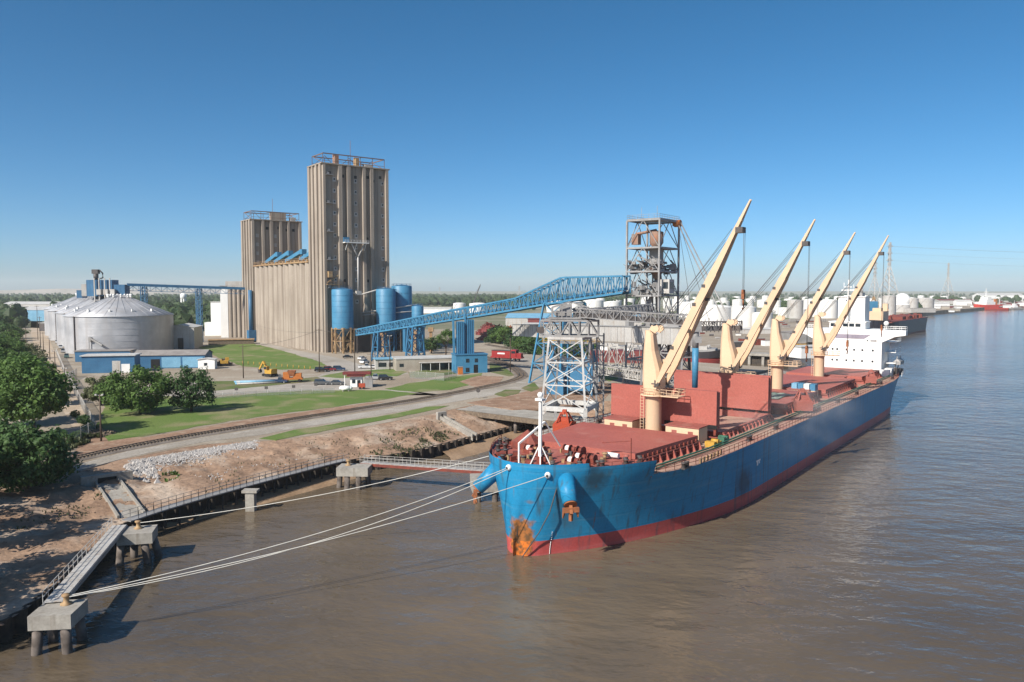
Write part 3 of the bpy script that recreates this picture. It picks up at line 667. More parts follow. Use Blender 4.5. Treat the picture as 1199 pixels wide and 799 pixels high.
    q.build('hoist_rope', m_dark, ped)
    q = MB(); q.cbox((hp.x,hp.y,hz+.9),(.6,.45,1.1)); q.cbox((hp.x,hp.y,hz+1.6),(.9,.3,.5)); q.rod((hp.x,hp.y,hz+.4),(hp.x,hp.y,hz-.6),.12,8); q.tube([(hp.x,hp.y,hz-.5),(hp.x+.35,hp.y,hz-.9),(hp.x,hp.y,hz-1.3),(hp.x-.35,hp.y,hz-1.05)],.12,6)
    q.build('hook_block', m_rust, ped)
    # ladder cage up the pedestal
    q = MB()
    for x in (-.3,.3): q.bar((s-1.9,x+1.2,z),(s-1.9,x+1.2,zr-1),.07)
    for k in range(14): q.bar((s-1.9,.9,z+.5*k+.4),(s-1.9,1.5,z+.5*k+.4),.05)
    q.build('ladder', m_cream, ped)
crane(39.4,49.3,16.4,11.5); crane(74.5,48.8,16.6,22); crane(106,48.2,16.8,22); crane(142.5,49.6,16.8,21)
# superstructure
z0 = D(178); A = 175.0
u = MB(); u.box(A,188.5-2,-9.7,9.7,z0-.1,21.6); sup = u.build('superstructure', m_white, ship)
u = MB()     # bridge deck with wings: tapering underside
for sd in (-1,1):
    y0, y1 = sd*9.7, sd*16.2
    u.add([(A,y0,19.2),(A,sd*13.2,21.0),(A,y1,21.5),(A,y1,23.0),(A,y0,23.0),(A+3.2,y0,19.2),(A+3.2,sd*13.2,21.0),(A+3.2,y1,21.5),(A+3.2,y1,23.0),(A+3.2,y0,23.0)],
          [(0,1,2,3,4),(9,8,7,6,5),(0,5,6,1),(1,6,7,2),(2,7,8,3),(3,8,9,4),(4,9,5,0)] if sd < 0 else [(4,3,2,1,0),(5,6,7,8,9),(1,6,5,0),(2,7,6,1),(3,8,7,2),(4,9,8,3),(0,5,9,4)])
u.box(A-.05,A+9,-9.7,9.7,21.6,23.0); u.build('bridge_wing', m_white, sup)
u = MB(); u.box(A+1.0,A+7.5,-4.6,6.0,23.0,25.1); u.box(A+.8,A+7.8,-4.9,6.3,25.1,25.35); wh = u.build('wheelhouse', m_white, sup)
u = MB()
for i in range(5): y = 4.9-i*1.85; u.box(A+.95,A+.99,y-.75,y+.75,23.75,24.75)
u.build('wheelhouse_window', m_glass, wh)
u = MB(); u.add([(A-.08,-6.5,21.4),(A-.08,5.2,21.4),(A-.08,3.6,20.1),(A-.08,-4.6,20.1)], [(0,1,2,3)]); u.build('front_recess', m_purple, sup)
for zz in (16.6,13.2):
    for y in (7.5,4.6,3.2,.4,-1.8,-4.2,-7.2):
        u = MB(); u.box(A-.03,A-.005,y-.28,y+.28,zz-.3,zz+.3); u.build('porthole', m_glass, sup)
for y in (6.6,-5.6): u = MB(); u.box(A-.03,A-.005,y-.22,y+.22,19.4,19.8); u.build('porthole', m_glass, sup)
u = MB(); u.box(A-.03,A-.005,-8.2,-6.4,19.3,19.9); u.build('name_board', m_grey, sup)
u = MB(); u.box(A+5.5,A+12,-3.4,4.6,23.0,33.0); u.box(A+5.2,A+12.3,-3.7,4.9,33.0,33.25); fu = u.build('funnel_casing', m_white, sup)
u = MB(); u.box(A+7,A+10.5,-2.2,-.2,33.2,34.4)
for y in (-1.8,-.9): u.rod((A+8.5,y,34.3),(A+8.5,y,35.8),.3,10)
u.build('exhaust_pipe', m_grey, fu)
u = MB(); u.lathe([(.35,23.0),(.25,38.5)],10,(A+3.8,1.2,0)); u.cbox((A+3.8,1.2,35.2),(.4,4.2,.35)); u.cbox((A+3.6,1.2,33.4),(.4,2.6,.3)); u.rod((A+3.8,2.6,35),(A+3.8,2.6,37.6),.08,6); u.rod((A+3.8,-.3,35),(A+3.8,-.3,37),.08,6)
u.cbox((A+3.3,1.2,36.2),(.3,2.2,.25)); u.build('radar_mast', m_white, sup)
u = MB(); u.lathe([(.12,23.0),(.12,24.4)],8,(A+1.5,-10.5,0)); u.sphere((A+1.5,-10.5,25.0),.75,12,8); u.build('satellite_dome', m_white, sup)
def rail(mb, P, h=1.0, n=None, r=.05, step=1.6, mids=2):
    for a, c in zip(P,P[1:]):
        a = Vector(a); c = Vector(c); k = max(1,int((c-a).length/step))
        for i in range(k+1): q = a.lerp(c,i/k); mb.bar(q,q+Vector((0,0,h)),r)
        for m_ in range(mids): zz = h*(m_+1)/mids; mb.bar(a+Vector((0,0,zz)),c+Vector((0,0,zz)),r)
u = MB(); rail(u,[(A+.1,-9.7,23),(A+.1,-16.1,23),(A+3.1,-16.1,23),(A+3.1,-9.7,23)],1.1,r=.08); rail(u,[(A+.1,9.7,23),(A+.1,16.1,23),(A+3.1,16.1,23),(A+3.1,9.7,23)],1.1,r=.08); u.build('wing_railing', m_white, sup)
u = MB()
for zz in (12.4,15.8,19.0): u.box(A+5,188,-12.8,-9.7,zz,zz+.2); rail(u,[(A+5,-12.7,zz+.2),(188,-12.7,zz+.2)],1.0,r=.07)
u.build('side_gallery', m_white, sup)
u = MB(); u.cbox((A+9,-13.0,12.6),(6,2.0,1.1)); u.add([(A+6,-13.9,13.1),(A+12,-13.9,13.1),(A+11.5,-13,13.9),(A+6.5,-13,13.9),(A+6,-12.1,13.1),(A+12,-12.1,13.1)],[(0,1,2,3),(3,2,5,4),(0,3,4),(1,5,2)]); u.bar((A+6.5,-12.0,9),(A+6.5,-13.0,14.6),.25); u.bar((A+11.5,-12.0,9),(A+11.5,-13.0,14.6),.25)
u.build('lifeboat', m_grey, sup)
u = MB(); u.cbox((A-1.0,-11,D(170)+.9),(2.2,2.6,2)); u.cbox((A+3,-11.4,D(170)+1),(3,2,2.2)); u.build('deck_locker', m_white, sup)
# stern clutter
u = MB(); rr = random.Random(11)
for i in range(26):
    s = rr.uniform(A+3,187); y = -rr.uniform(11,14); h_ = rr.uniform(.5,2.2); u.cbox((s,y,D(s)+h_/2),(rr.uniform(.4,1.4),rr.uniform(.3,.9),h_))
u.build('stern_mooring_gear', m_dark, ship)
u = MB(); rail(u,[(176,-15.3,D(176)),(187,-13.9,D(187)),(187.4,0,D(187)),(187,13.9,D(187))],1.1,r=.07,step=1.4); u.build('stern_railing', m_white, ship)
# port and starboard railing along the main deck
for sd in (-1,1):
    u = MB(); rail(u,[(s, sd*(hb(s,ztop(s))-.25), ztop(s)) for s in (14.6,18,23,30,36,43,60,80,100,120,140,155,170,176)],1.0,step=1.7,r=.06); u.build('deck_railing', m_oxide, ship)
    u = MB(); P = [(s, sd*(hb(s,12)-.2), 11.5) for s in (4.4,7,10,13.5)]+[(13.6, sd*(hb(13.6,12)-.2), 11.5)]
    rail(u,P,.95,step=1.2,r=.055); u.build('forecastle_railing', m_oxide, ship)
# fore mast
u = MB(); u.lathe([(.28,11.5),(.25,16),(.21,20.6)],14,(2.2,-1.9,0))
for a in range(4): t_ = a*pi/2+.6; u.bar((2.2+1.5*cos(t_),-1.9+1.5*sin(t_),11.5),(2.2+.25*cos(t_),-1.9+.25*sin(t_),14.2),.14)
u.cbox((2.2,-1.9,20.6),(.9,1.1,.3)); u.sphere((2.2,-1.9,21.2),.4,12,8); fm = u.build('foremast', m_white, ship)
u = MB(); u.box(1.9,2.4,-2.3,-1.5,11.5,13.0); u.build('mast_locker', m_oxide, fm)
u = MB(); u.bar((1.4,1.0,11.5),(1.4,1.0,14.6),.2); u.bar((1.4,1.0,14.5),(5.6,-.3,17.0),.22); u.bar((5.6,-.3,17.0),(8.6,-.9,13.2),.16); u.build('stores_davit', m_white, ship)
# windlasses, winches, bollards, chain stoppers
def windlass(s, y, rz=0):
    w = MB()
    for k in (-1.2,0,1.2): w.rod((s,y+k-.3,12.2),(s,y+k+.3,12.2),.42,14)
    w.cbox((s,y,11.8),(1.2,3.4,.6)); wb = w.build('windlass', m_oxide, ship)
    w = MB()
    for k in (-1.6,-.6,.6,1.6): w.rod((s,y+k-.06,12.2),(s,y+k+.06,12.2),.62,16)
    w.build('winch_flange', m_oxide, wb)
    w = MB(); w.rod((s,y+.66,12.2),(s,y+1.3,12.2),.5,12); w.build('rope_drum', m_white, wb)
    w = MB(); w.cbox((s+1.1,y,11.9),(.8,1.0,.8)); w.cbox((s-.9,y,11.8),(.4,.5,.6)); w.build('winch_motor', m_dark, wb)
windlass(8.2,-5.2); windlass(8.6,3.4); windlass(11.8,-1.2); windlass(5.6,-5.6)
def bollard_pair(s, y, z, rz):
    b_ = MB(); c, q = cos(rz)*.55, sin(rz)*.55
    for k in (-1,1): b_.lathe([(.3,0),(.28,.75),(.36,.78),(.36,.9),(.01,.92)],12,(s+k*c,y+k*q,z))
    b_.cbox((s,y,z+.06),(1.9,.8,.12),rz); b_.build('bollard_pair', m_dark, ship)
for s,y in ((2.6,-3.6),(4.6,-6.6),(7,-8.6),(10.2,-10.4),(12.4,-11.4),(2.6,4),(5,6.6),(8,9),(11.4,11.2),(6.4,0),(3.6,1.2)): bollard_pair(s,y,11.5,.6 if y < 0 else -.6)
for s in (20,46,60,88,104,122,150,166): bollard_pair(s,-14.6,D(s),0); bollard_pair(s,14.6,D(s),0)
u = MB(); rr = random.Random(5)
for i in range(26):
    s = rr.uniform(1.5,13); y = rr.uniform(-1,1)*(hb(s,11.5)-1.2); h_ = rr.uniform(.2,.9); u.cbox((s,y,11.5+h_/2),(rr.uniform(.25,1.1),rr.uniform(.25,1.1),h_),rr.uniform(0,3))
u.build('forecastle_fittings', m_oxide, ship)
u = MB()
for i in range(26):
    s = rr.uniform(1.5,13.2); y = rr.uniform(-1,1)*(hb(s,11.5)-1.4); u.cbox((s,y,11.75),(rr.uniform(.2,.7),rr.uniform(.2,.7),rr.uniform(.4,.9)),rr.uniform(0,3))
u.build('tan_fittings', m_tan, ship)
for i in range(14):
    s = rr.uniform(2.5,13.2); y = rr.uniform(-1,1)*(hb(s,11.5)-1.2); zt_ = 11.5+rr.uniform(.4,1.0); u = MB(); r_ = rr.uniform(.14,.26); u.rod((s,y,11.5),(s,y,zt_),r_,8); u.lathe([(r_*1.7,0),(r_*1.7,.18),(.02,.26)],10,(s,y,zt_)); u.build('deck_vent', rr.choice((m_dark,m_hred,m_tan)), ship)
u = MB(); u.box(9.8,12.2,4.2,8.6,11.5,12.6); u.add([(9.8,4.2,12.6),(12.2,4.2,12.6),(12.2,8.6,12.6),(9.8,8.6,12.6),(11,6.4,14.4)],[(0,1,4),(1,2,4),(2,3,4),(3,0,4)]); u.build('rope_store', m_oxide, ship)
u = MB(); u.rod((12.6,-8,12.0),(12.6,-6.2,12.0),.36,12); u.build('white_drum', m_white, ship)
u = MB(); u.bar((13.2,-9.6,11.5),(13.2,-9.6,14.6),.12); u.bar((13.2,-9.6,14.2),(13.2,-5,13.4),.1); u.build('deck_standpipe', m_oxide, ship)
# bow fairleads with rope openings, hawse pods with anchors
for o,z in ((-.7,11.75),(4.5,11.2)):
    y = -o; sd = 1 if y > 0 else -1; s = -1.3
    while hb(s,z) < abs(o): s += .02
    yy = y; f = MB()
    nrm = Vector((-1,.15*sd*0-.3 if o > 0 else .1,0)).normalized(); c = Vector((s-.1,yy,z))
    f.sphere(c,.42,14,8); fa = f.build('fairlead', m_white, ship); f = MB(); f.sphere(c+nrm*.28,.22,10,6); f.build('fairlead_opening', m_dark, fa)
for sd in (-1,1):
    of = .9 if sd < 0 else -.3; r0 = Vector((1.9+of*.8,sd*(4.7+of),10.9)); r1 = Vector((-.3+of*.8,sd*(6.9+of),7.9)); dv = (r1-r0).normalized()
    h = MB(); h.rod(r0-dv*.9,r0+dv*.2,1.1,24,1.2); h.rod(r0+dv*.2,r1,1.2,24,.95); pod = h.build('anchor_pod', m_hull, ship)
    h = MB(); e = r1; h.rod(e-dv*.05,e+dv*.18,.85,20); h.bar(e,e+dv*.9+Vector((0,0,-.5)),.4,.4)
    side = Vector((.75,sd*.65,0)).normalized()
    cr = e+dv*.45+Vector((0,0,-.35)); h.bar(cr-side*1.05,cr+side*1.05,.45,.6)
    for k in (-1,1): h.bar(cr+side*k*.85,cr+side*k*1.0-dv*.3+Vector((0,0,-1.25)),.45,.3,.15,.12)
    h.bar(cr,cr+Vector((0,0,-1.4)),.4)
    h.build('anchor', m_rust, pod)
u = MB(); u.tube([(1.6,-5.2,10.0),(.6,-4.5,6.2),(-.1,-3.4,3.6),(-.6,-2.2,1.6),(-.9,-1.2,0)],.08,6); u.tube([(-.85,-.6,10.6),(-.9,-.55,6),(-.8,-.3,2.6)],.06,6); u.build('hanging_cable', m_dark, ship)
# painted draught marks and the white T-shaped mark on the side
u = MB()
for z in [2.1+.25*k for k in range(5)]: y = hb(2.2,z)+.03; u.cbox((2.15,-y,z),(.05,.2,.1))
for z in [.2+.3*k for k in range(6)]: y = hb(2.2,z)+.03; u.cbox((2.15,-y,z),(.05,.07,.26))
u.build('draught_marks', m_white, ship)
u = MB(); y = hb(46,6)+.02; u.box(45.2,47.2,-y-.02,-y,6.3,6.6); u.box(45.5,46.1,-y-.02,-y,5.7,6.3); u.box(46.4,46.9,-y-.02,-y,5.9,6.3); u.build('tug_mark', m_white, ship)
# winch platform and gear aft of hatch 1, port side
u = MB(); u.cbox((36.6,-11.6,D(36)+.5),(1.0,1.6,.9)); u.cbox((38.4,-12.1,D(38)+.4),(1.1,.9,.8)); u.rod((37.5,-12.6,D(37)+.9),(37.5,-11.4,D(37)+.9),.4,12); u.build('mooring_winch', m_yellow, ship)
u = MB(); u.cbox((40.4,-12.0,D(40)+.6),(.9,1.1,1.1)); u.rod((41.6,-12.6,D(41)+.8),(41.6,-11.0,D(41)+.8),.45,12); u.build('mooring_winch', m_green, ship)
u = MB()
for i in range(40):
    s = rr.choice((36,41,72,77,104,108,140.5,145))+rr.uniform(-2,2); y = rr.uniform(-1,1)*9.5
    if abs(y) < 2.2: continue
    h_ = rr.uniform(.4,1.7); u.cbox((s,y,D(s)+h_/2),(rr.uniform(.4,1.4),rr.uniform(.4,1.4),h_))
u.build('cross_deck_gear', m_oxide, ship)
u = MB(); u.tube([(16,-11.6,D(16)+.5),(34,-12.6,D(34)+.5),(100,-12.6,D(100)+.5),(172,-12.6,D(170)+.5)],.14,6); u.tube([(16,-12,D(16)+.35),(34,-13,D(34)+.35),(100,-13,D(100)+.35),(172,-13,D(170)+.35)],.09,6); u.build('deck_pipe', m_green, ship)
u = MB()
for i in range(7): u.box(24+i*1.3,24.5+i*1.3,-15.2+.0*i,-15.0,D(24)+.02,D(24)+.75)
u.build('caution_rail', m_tan, ship)
# cargo on deck that can be lifted off: grabs, tarpaulin, boxes
def grab(s, o, label, rot=0, m=m_bright, sc=1.0):
    x, y, z = sw(s, o, D(s)+.0); t = thing('clamshell_grab', label, 'grab bucket', (x,y,z), SA+rot); t.scale = (sc,)*3
    for sd in (-1,1):
        b_ = MB(); pr = [(0,.15),(sd*2.1,.5),(sd*2.3,2.2),(sd*.2,2.6)]
        b_.add([(x_,-1.5,z_) for x_,z_ in pr]+[(x_,1.5,z_) for x_,z_ in pr], [(0,1,2,3),(7,6,5,4),(0,4,5,1),(1,5,6,2),(2,6,7,3)]); b_.build('shell', m, t)
    b_ = MB()
    for sx in (-1,1):
        for sy in (-1,1): b_.bar((sx*1.6,sy*1.1,2.3),(sx*.5,sy*.5,4.0),.22)
        b_.bar((sx*.5,-.6,4.0),(sx*.5,.6,4.0),.26)
    b_.bar((-.8,0,4.0),(.8,0,4.0),.4); b_.cbox((0,0,2.9),(1.2,1.8,.7)); b_.cbox((0,0,4.3),(.6,.7,.5)); b_.build('grab_frame', m, t)
grab(31.0,-12.8,'bright orange-red clamshell grab standing on deck beside the front hatch cover',.3,m_bright,1.0)
grab(84.5,12.2,'dull red clamshell grab standing on deck behind the rear raised hatch cover',.5,m_hred,1.1)
grab(148.5,12.4,'small red clamshell grab on deck near the white superstructure',.2,m_hred,.9)
tp = MB(); p0 = Vector(sw(89,1.5,11.66)); R_ = random.Random(8)
vs = []
for i in range(9):
    for k in range(7): q = sw(84.5+i*1.2+R_.uniform(-.3,.3), 1.0+k*1.0+R_.uniform(-.3,.3), 11.66+R_.uniform(.02,.28)); vs.append(q)
tp.add(vs, [(i*7+k,(i+1)*7+k,(i+1)*7+k+1,i*7+k+1) for i in range(8) for k in range(6)]); tag(tp.build('tarpaulin', M('tarpaulin_green', (.05,.13,.11), .6, col2=(.35,.38,.33), scale=1.1), loc=tuple(p0)), 'crumpled green and white tarpaulin lying on the third hatch cover', 'tarpaulin')
t = thing('deck_container', 'blue and white striped boxes on a cream rack between third and fourth hatch', 'container', sw(106.5,6.4,D(106)), SA)
b_ = MB(); b_.box(-1.3,1.3,-2.8,2.8,0,2.1); b_.build('rack', m_cream, t)
for i,(y,m_) in enumerate(((-2.1,m_blue),(-.7,m_white),(.7,m_blue),(2.1,m_lblue))): b_ = MB(); b_.box(-1.2,1.2,y-.62,y+.62,2.1,3.6); b_.build('box', m_, t)
# ================================================================ PIERS, WALKWAYS, MOORING LINES
def pier(c, zt, th, lx, ly, rz, piles, label, top=None):
    t = thing('mooring_dolphin', label, 'mooring dolphin', (c[0],c[1],0), rz)
    b_ = MB(); b_.box(-lx/2,lx/2,-ly/2,ly/2,zt-th,zt); b_.build('concrete_cap', m_conc2, t)
    for x,y,dx,dy in piles: b_ = MB(); b_.rod((x+dx,y+dy,-2.5),(x,y,zt-th),.48,14); b_.build('pile', m_fender, t)
    return t
def bollard(t, x, y, z):
    b_ = MB(); b_.lathe([(.55,0),(.55,.12),(.28,.18),(.24,.7),(.42,.85),(.42,1.0),(.01,1.05)],14,(x,y,z)); return b_.build('bollard', m_tan, t)
W1 = g(68,709,4.0); W2 = g(150,617,4.2)
d1 = pier((W1[0]+.2,W1[1]-.3),3.9,1.4,3.9,3.9,.12,[(-1.3,-1.4,-.3,-.2),(1.2,-1.4,.3,-.2),(-1.1,1.2,-.2,.3),(1.3,1.3,.4,.3)],'concrete mooring dolphin nearest the camera, holding three white ropes and the lower walkway end')
bollard(d1,.4,.8,3.9)
d2 = pier((W2[0]+1.5,W2[1]-.6),4.0,1.4,4.2,3.6,.25,[(-1.7,-1.2,-.4,-.4),(-.6,1.0,-.3,.3),(1.0,-1.1,.8,-.5),(1.7,.9,1.1,.3)],'concrete mooring dolphin at the upper end of the sloping walkway, with a rusty bollard')
bollard(d2,0,.6,4.0)
P3 = g(415,545,4.0)
d3 = pier((P3[0],P3[1]),3.9,1.5,5.6,3.6,-.05,[(-2.6,0,-.4,-.1),(-1,-1.2,-.1,-.3),(1.0,-1.2,.1,-.3),(2.2,.6,.4,.1)],'concrete mooring dolphin with cream bollard where the long gangway begins')
bollard(d3,-1.2,.4,3.9)
P4 = g(568,556,4.0)
d4 = pier((P4[0]+.3,P4[1]-1),4.0,2.2,5.2,4.4,.15,[(-1.6,-1.2,0,-.1),(-1.4,1.4,0,0),(1.2,-1.3,0,-.1),(1.6,1.2,0,0)],'concrete mooring dolphin half hidden behind the starboard anchor of the blue ship')
def walkway(a, b_, wd, label, side=(1,), beams=m_grey, truss=0, rails=True, name='walkway', dk=m_lgrey):
    a = Vector(a); b_ = Vector(b_); L_ = (b_-a).length; ang = atan2(b_.y-a.y,b_.x-a.x); pit = math.asin((b_.z-a.z)/L_)
    t = thing(name, label, name, tuple(a), ang); t.rotation_euler = (0,-pit,ang)
    o = MB(); n = int(L_/1.2)
    for i in range(n): o.box(i*L_/n+.03,(i+1)*L_/n-.03,-wd/2,wd/2,-.06,.02)
    o.build('deck', dk, t)
    o = MB()
    for y in (-wd/2,wd/2): o.bar((0,y,-.3),(L_,y,-.3),.18,.5)
    o.build('side_beams', beams, t)
    if rails:
        for y in [sd*(wd/2+.05) for sd in side]:
            o = MB(); rail(o,[(0,y,0),(L_,y,0)],1.1,step=1.5,r=.055,mids=2); o.build('railing', m_lgrey, t)
    return t
walkway(g(62,705,4.1),g(140,615,4.3),1.7,'sloping steel walkway with one railing between the two left mooring dolphins',(1,),name='walkway')
# causeway along the sheet pile wall
P = smooth([g(148,610,3.1),g(200,593,3.1),g(280,570.5,3.1),g(372,546,3.1),g(405,538.5,3.3)],34)
t = thing('causeway', 'long curving walkway with double railing on top of the dark sheet pile wall', 'walkway', tuple(P[0]))
def rel(L_,o): return [(p[0]-o[0],p[1]-o[1],p[2]-o[2]) for p in L_]
o = MB(); Q = rel(P,P[0])
for a,c in zip(Q,Q[1:]): o.bar(a,c,1.7,.16)
o.build('deck', m_grey, t)
o = MB()
for a,c in zip(Q,Q[1:]): o.bar((a[0],a[1]-.8,a[2]-.25),(c[0],c[1]-.8,c[2]-.25),.2,.4)
o.build('edge_beam', m_sheet, t)
for k in (-.8,.8):
    o = MB(); L_ = []
    for i,p in enumerate(Q):
        dv = (Vector(Q[min(i+1,33)])-Vector(Q[max(i-1,0)])).normalized(); L_.append((p[0]-dv.y*k,p[1]+dv.x*k,p[2]+.08))
    rail(o,L_,1.1,step=1.6,r=.05); o.build('railing', m_grey, t)
o = MB()
for i in range(1,33,2): o.rod((Q[i][0],Q[i][1]-.4,-5),(Q[i][0],Q[i][1]-.4,Q[i][2]),.18,8)
o.build('support_posts', m_sheet, t)
c = g(294,598,0); o = MB(); o.prism([(c[0]-.7,c[1]-.6),(c[0]+.7,c[1]-.6),(c[0]+.7,c[1]+.6),(c[0]-.7,c[1]+.6)],-2,3.0); o.prism([(c[0]-1.2,c[1]-.8),(c[0]+1.2,c[1]-.8),(c[0]+1.2,c[1]+.8),(c[0]-1.2,c[1]+.8)],3.0,3.4)
tag(o.build('concrete_post', m_conc2, loc=(c[0],c[1],0)), 'lone grey concrete post standing in the shallow water below the curving causeway', 'post')
walkway(g(424,541,4.0),g(574,551,4.0),1.5,'long straight gangway with brown side beams and wire railings reaching the dolphin by the bow',(1,-1),beams=m_oxide,name='gangway')
# mooring ropes
def mooring(a, b_, sag, label):
    a = Vector(a); b_ = Vector(b_); P = [a.lerp(b_,i/28)-Vector((0,0,sag*4*(i/28)*(1-i/28))) for i in range(29)]
    o = MB(); o.tube(P,.046,6); tag(o.build('mooring_rope', m_rope, loc=tuple(a)), label, 'mooring rope', 'white mooring ropes')
f1 = sw(-1.5,-.7,11.75); f2 = sw(.3,4.6,11.2); e1 = (d1.location.x+.6,d1.location.y+.9,4.75)
mooring((d2.location.x+.2,d2.location.y+.4,4.8), sw(.3,-5.3,12.4), .9, 'white mooring rope from the upper left dolphin to the far side of the bow')
mooring(e1, f1, 1.2, 'white mooring rope from the nearest dolphin to the forward fairlead, highest of its three')
mooring((e1[0]+.1,e1[1]-.2,4.7), (f1[0]+.1,f1[1],11.6), 2.0, 'white mooring rope from the nearest dolphin to the forward fairlead, middle of its three')
mooring((e1[0]+.2,e1[1]-.1,4.7), f2, 1.0, 'lowest white mooring rope, from the nearest dolphin to the fairlead beside the port anchor')
# culverts with concrete chutes on the bank
def culvert(px, chute, label, wd):
    a = Vector(g(*chute[0])); b_ = Vector(g(*chute[1])); t = thing('culvert', label, 'culvert', tuple(a), atan2(b_.y-a.y,b_.x-a.x))
    L_ = sqrt((b_.x-a.x)**2+(b_.y-a.y)**2); dz = b_.z-a.z
    o = MB(); o.add([(0,-wd/2,.12),(L_,-wd/2,dz+.12),(L_,wd/2,dz+.12),(0,wd/2,.12),(0,-wd/2,-1),(L_,-wd/2,dz-1),(L_,wd/2,dz-1),(0,wd/2,-1)],[(0,1,2,3),(0,4,5,1),(3,2,6,7)]); o.build('chute_floor', m_conc2, t)
    for y in (-wd/2,wd/2): o = MB(); o.bar((0,y,.2),(L_,y,dz+.2),.3,.8); o.build('chute_kerb', m_conc2, t)
    o = MB(); o.box(-.9,0,-wd/2-wd*.6,-wd/2+.3,-.6,1.5); o.box(-.9,0,wd/2-.3,wd/2+wd*.6,-.6,1.5); o.box(-.9,0,-wd/2+.3,wd/2-.3,1.0,1.5); o.build('head_wall', m_conc2, t)
    o = MB(); o.box(-.8,-.6,-wd/2+.3,wd/2-.3,0,1.0); o.build('pipe_opening', m_black, t)
culvert(0,[(126,566,4.0),(154,606,2.6)],'wide concrete culvert chute running down the bank to the upper left dolphin',3.4)
culvert(0,[(518,490,4.6),(556,511,2.4)],'narrow culvert with dark head wall and pale chute on the bank behind the gangway',1.1)

# ================================================================ WHARF AND SHIP LOADERS
t = thing('loading_wharf', 'grey concrete loading wharf on piles between the bank and the blue ship', 'wharf', sw(56,-27,0), SA)
def wl(s,o): return (s-56, -(o+27))
o = MB(); o.prism([wl(52,-20.5),wl(212,-20.5),wl(212,-34),wl(76,-34),wl(76,-72),wl(66,-72),wl(66,-34),wl(52,-34)],4.0,4.9); o.build('wharf_deck', m_conc2, t)
o = MB(); o.bar((*wl(65.8,-72),4.3),(*wl(65.8,-34),4.3),.5,1.2); o.build('edge_beam', m_wood, t)
for s,o_ in [(s,o_) for s in range(54,212,12) for o_ in (-22,-32)]+[(67,o_) for o_ in (-38,-44,-50,-56,-62)]+[(75,o_) for o_ in (-38,-50,-62)]:
    x,y = wl(s,o_); o = MB(); o.rod((x,y,-3),(x,y,4.0),.45,10); o.build('pile', m_fender, t)
# white portal loader -----------------------------------------------
LC = Vector(g(667,497,4.9)); la = SA
ld = thing('ship_loader', 'white lattice ship loader with slewing boom behind the bow of the blue ship', 'ship loader', tuple(LC), 0)
def xface(o, p, q, n, w_, z0, z1):
    """zigzag + horizontals between two leg lines given as functions of height"""
    for i in range(n):
        a, b_ = z0+(z1-z0)*i/n, z0+(z1-z0)*(i+1)/n
        o.bar(p(a),q(b_),w_*.7); o.bar(q(a),p(b_),w_*.7); o.bar(p(b_),q(b_),w_)
ang = radians(-20); R_ = Matrix.Rotation(ang,4,'Z')
def leg(ix, iy, z):
    u = max(0,(z-4)/15.5); h = 5.4-(1.35)*u if z > 4 else 5.4
    return R_ @ Vector((ix*h*.92, iy*h, z))
ZT = 19.4
for ix in (-1,1):
    for iy in (-1,1):
        o = MB(); o.bar(leg(ix,iy,0),leg(ix,iy,4),.65); o.bar(leg(ix,iy,4),leg(ix,iy,ZT),.42); o.build('leg', m_wsteel if iy < 0 else m_grey, ld)
o = MB(); cs = [(-1,-1),(1,-1),(1,1),(-1,1)]
for (a,b_),(c,d) in zip(cs,cs[1:]+cs[:1]): xface(o,lambda z,a=a,b_=b_: leg(a,b_,z),lambda z,c=c,d=d: leg(c,d,z),3,.27,4.3,ZT)
o.build('leg_bracing', m_wsteel, ld)
o = MB()
for (a,b_),(c,d) in zip(cs,cs[1:]+cs[:1]):
    o.bar(leg(a,b_,4.2),leg(c,d,4.2),.9,1.0); o.bar(leg(a,b_,4.2),leg(a,b_,4.2).lerp(leg(c,d,4.2),.0)+Vector((0,0,-1.4)),.9)
    o.bar(leg(a,b_,2.6),leg(a,b_,4.1).lerp(leg(c,d,4.1),.14),.55); o.bar(leg(c,d,2.6),leg(c,d,4.1).lerp(leg(a,b_,4.1),.14),.55)
o.build('portal_beam', m_wsteel, ld)
o = MB(); q = [leg(a,b_,ZT) for a,b_ in cs]; o.prism([(p.x*1.06,p.y*1.06) for p in q],ZT,ZT+.5); o.build('top_platform', m_lgrey, ld)
def boxtruss(o, p, q, wd, ht, n, w_=.22, sidew=None, top=True):
    p = Vector(p); q = Vector(q); d = (q-p).normalized(); a = d.cross(Vector((0,0,1))).normalized()*wd/2; up = Vector((0,0,ht))
    def pt(u,s,k): return p.lerp(q,u)+a*s+up*k
    for s in (-1,1):
        o.bar(pt(0,s,0),pt(1,s,0),w_*1.3); o.bar(pt(0,s,1),pt(1,s,1),w_*1.3)
        for i in range(n+1):
            o.bar(pt(i/n,s,0),pt(i/n,s,1),w_)
            if i < n: o.bar(pt(i/n,s,i % 2),pt((i+1)/n,s,1-i % 2),w_*.85)
    for i in range(n+1):
        for k in (0,1): o.bar(pt(i/n,-1,k),pt(i/n,1,k),w_*.8)
        if i < n: o.bar(pt(i/n,-1,1),pt((i+1)/n,1,1),w_*.6)
o = MB(); bx = Vector((cos(radians(-8)),sin(radians(-8)),0))
boxtruss(o,-bx*6.3+Vector((0,0,ZT+.7)),bx*6.3+Vector((0,0,ZT+.7)),5.5,3.4,6,.3); o.build('slewing_truss', m_grey, ld)
o = MB(); o.cbox((0,0,ZT+4.6),(9.5,5,.4)); o.cbox((-1,0,ZT+6.2),(2.6,2.6,3)); o.cbox((1.9,.6,ZT+5.8),(2,2.2,2)); o.rod((2.6,-1,ZT+6.4),(2.6,1.6,ZT+6.4),.8,14); o.rod((-2.9,-1.2,ZT+5.6),(-2.9,1.2,ZT+5.6),.7,14)
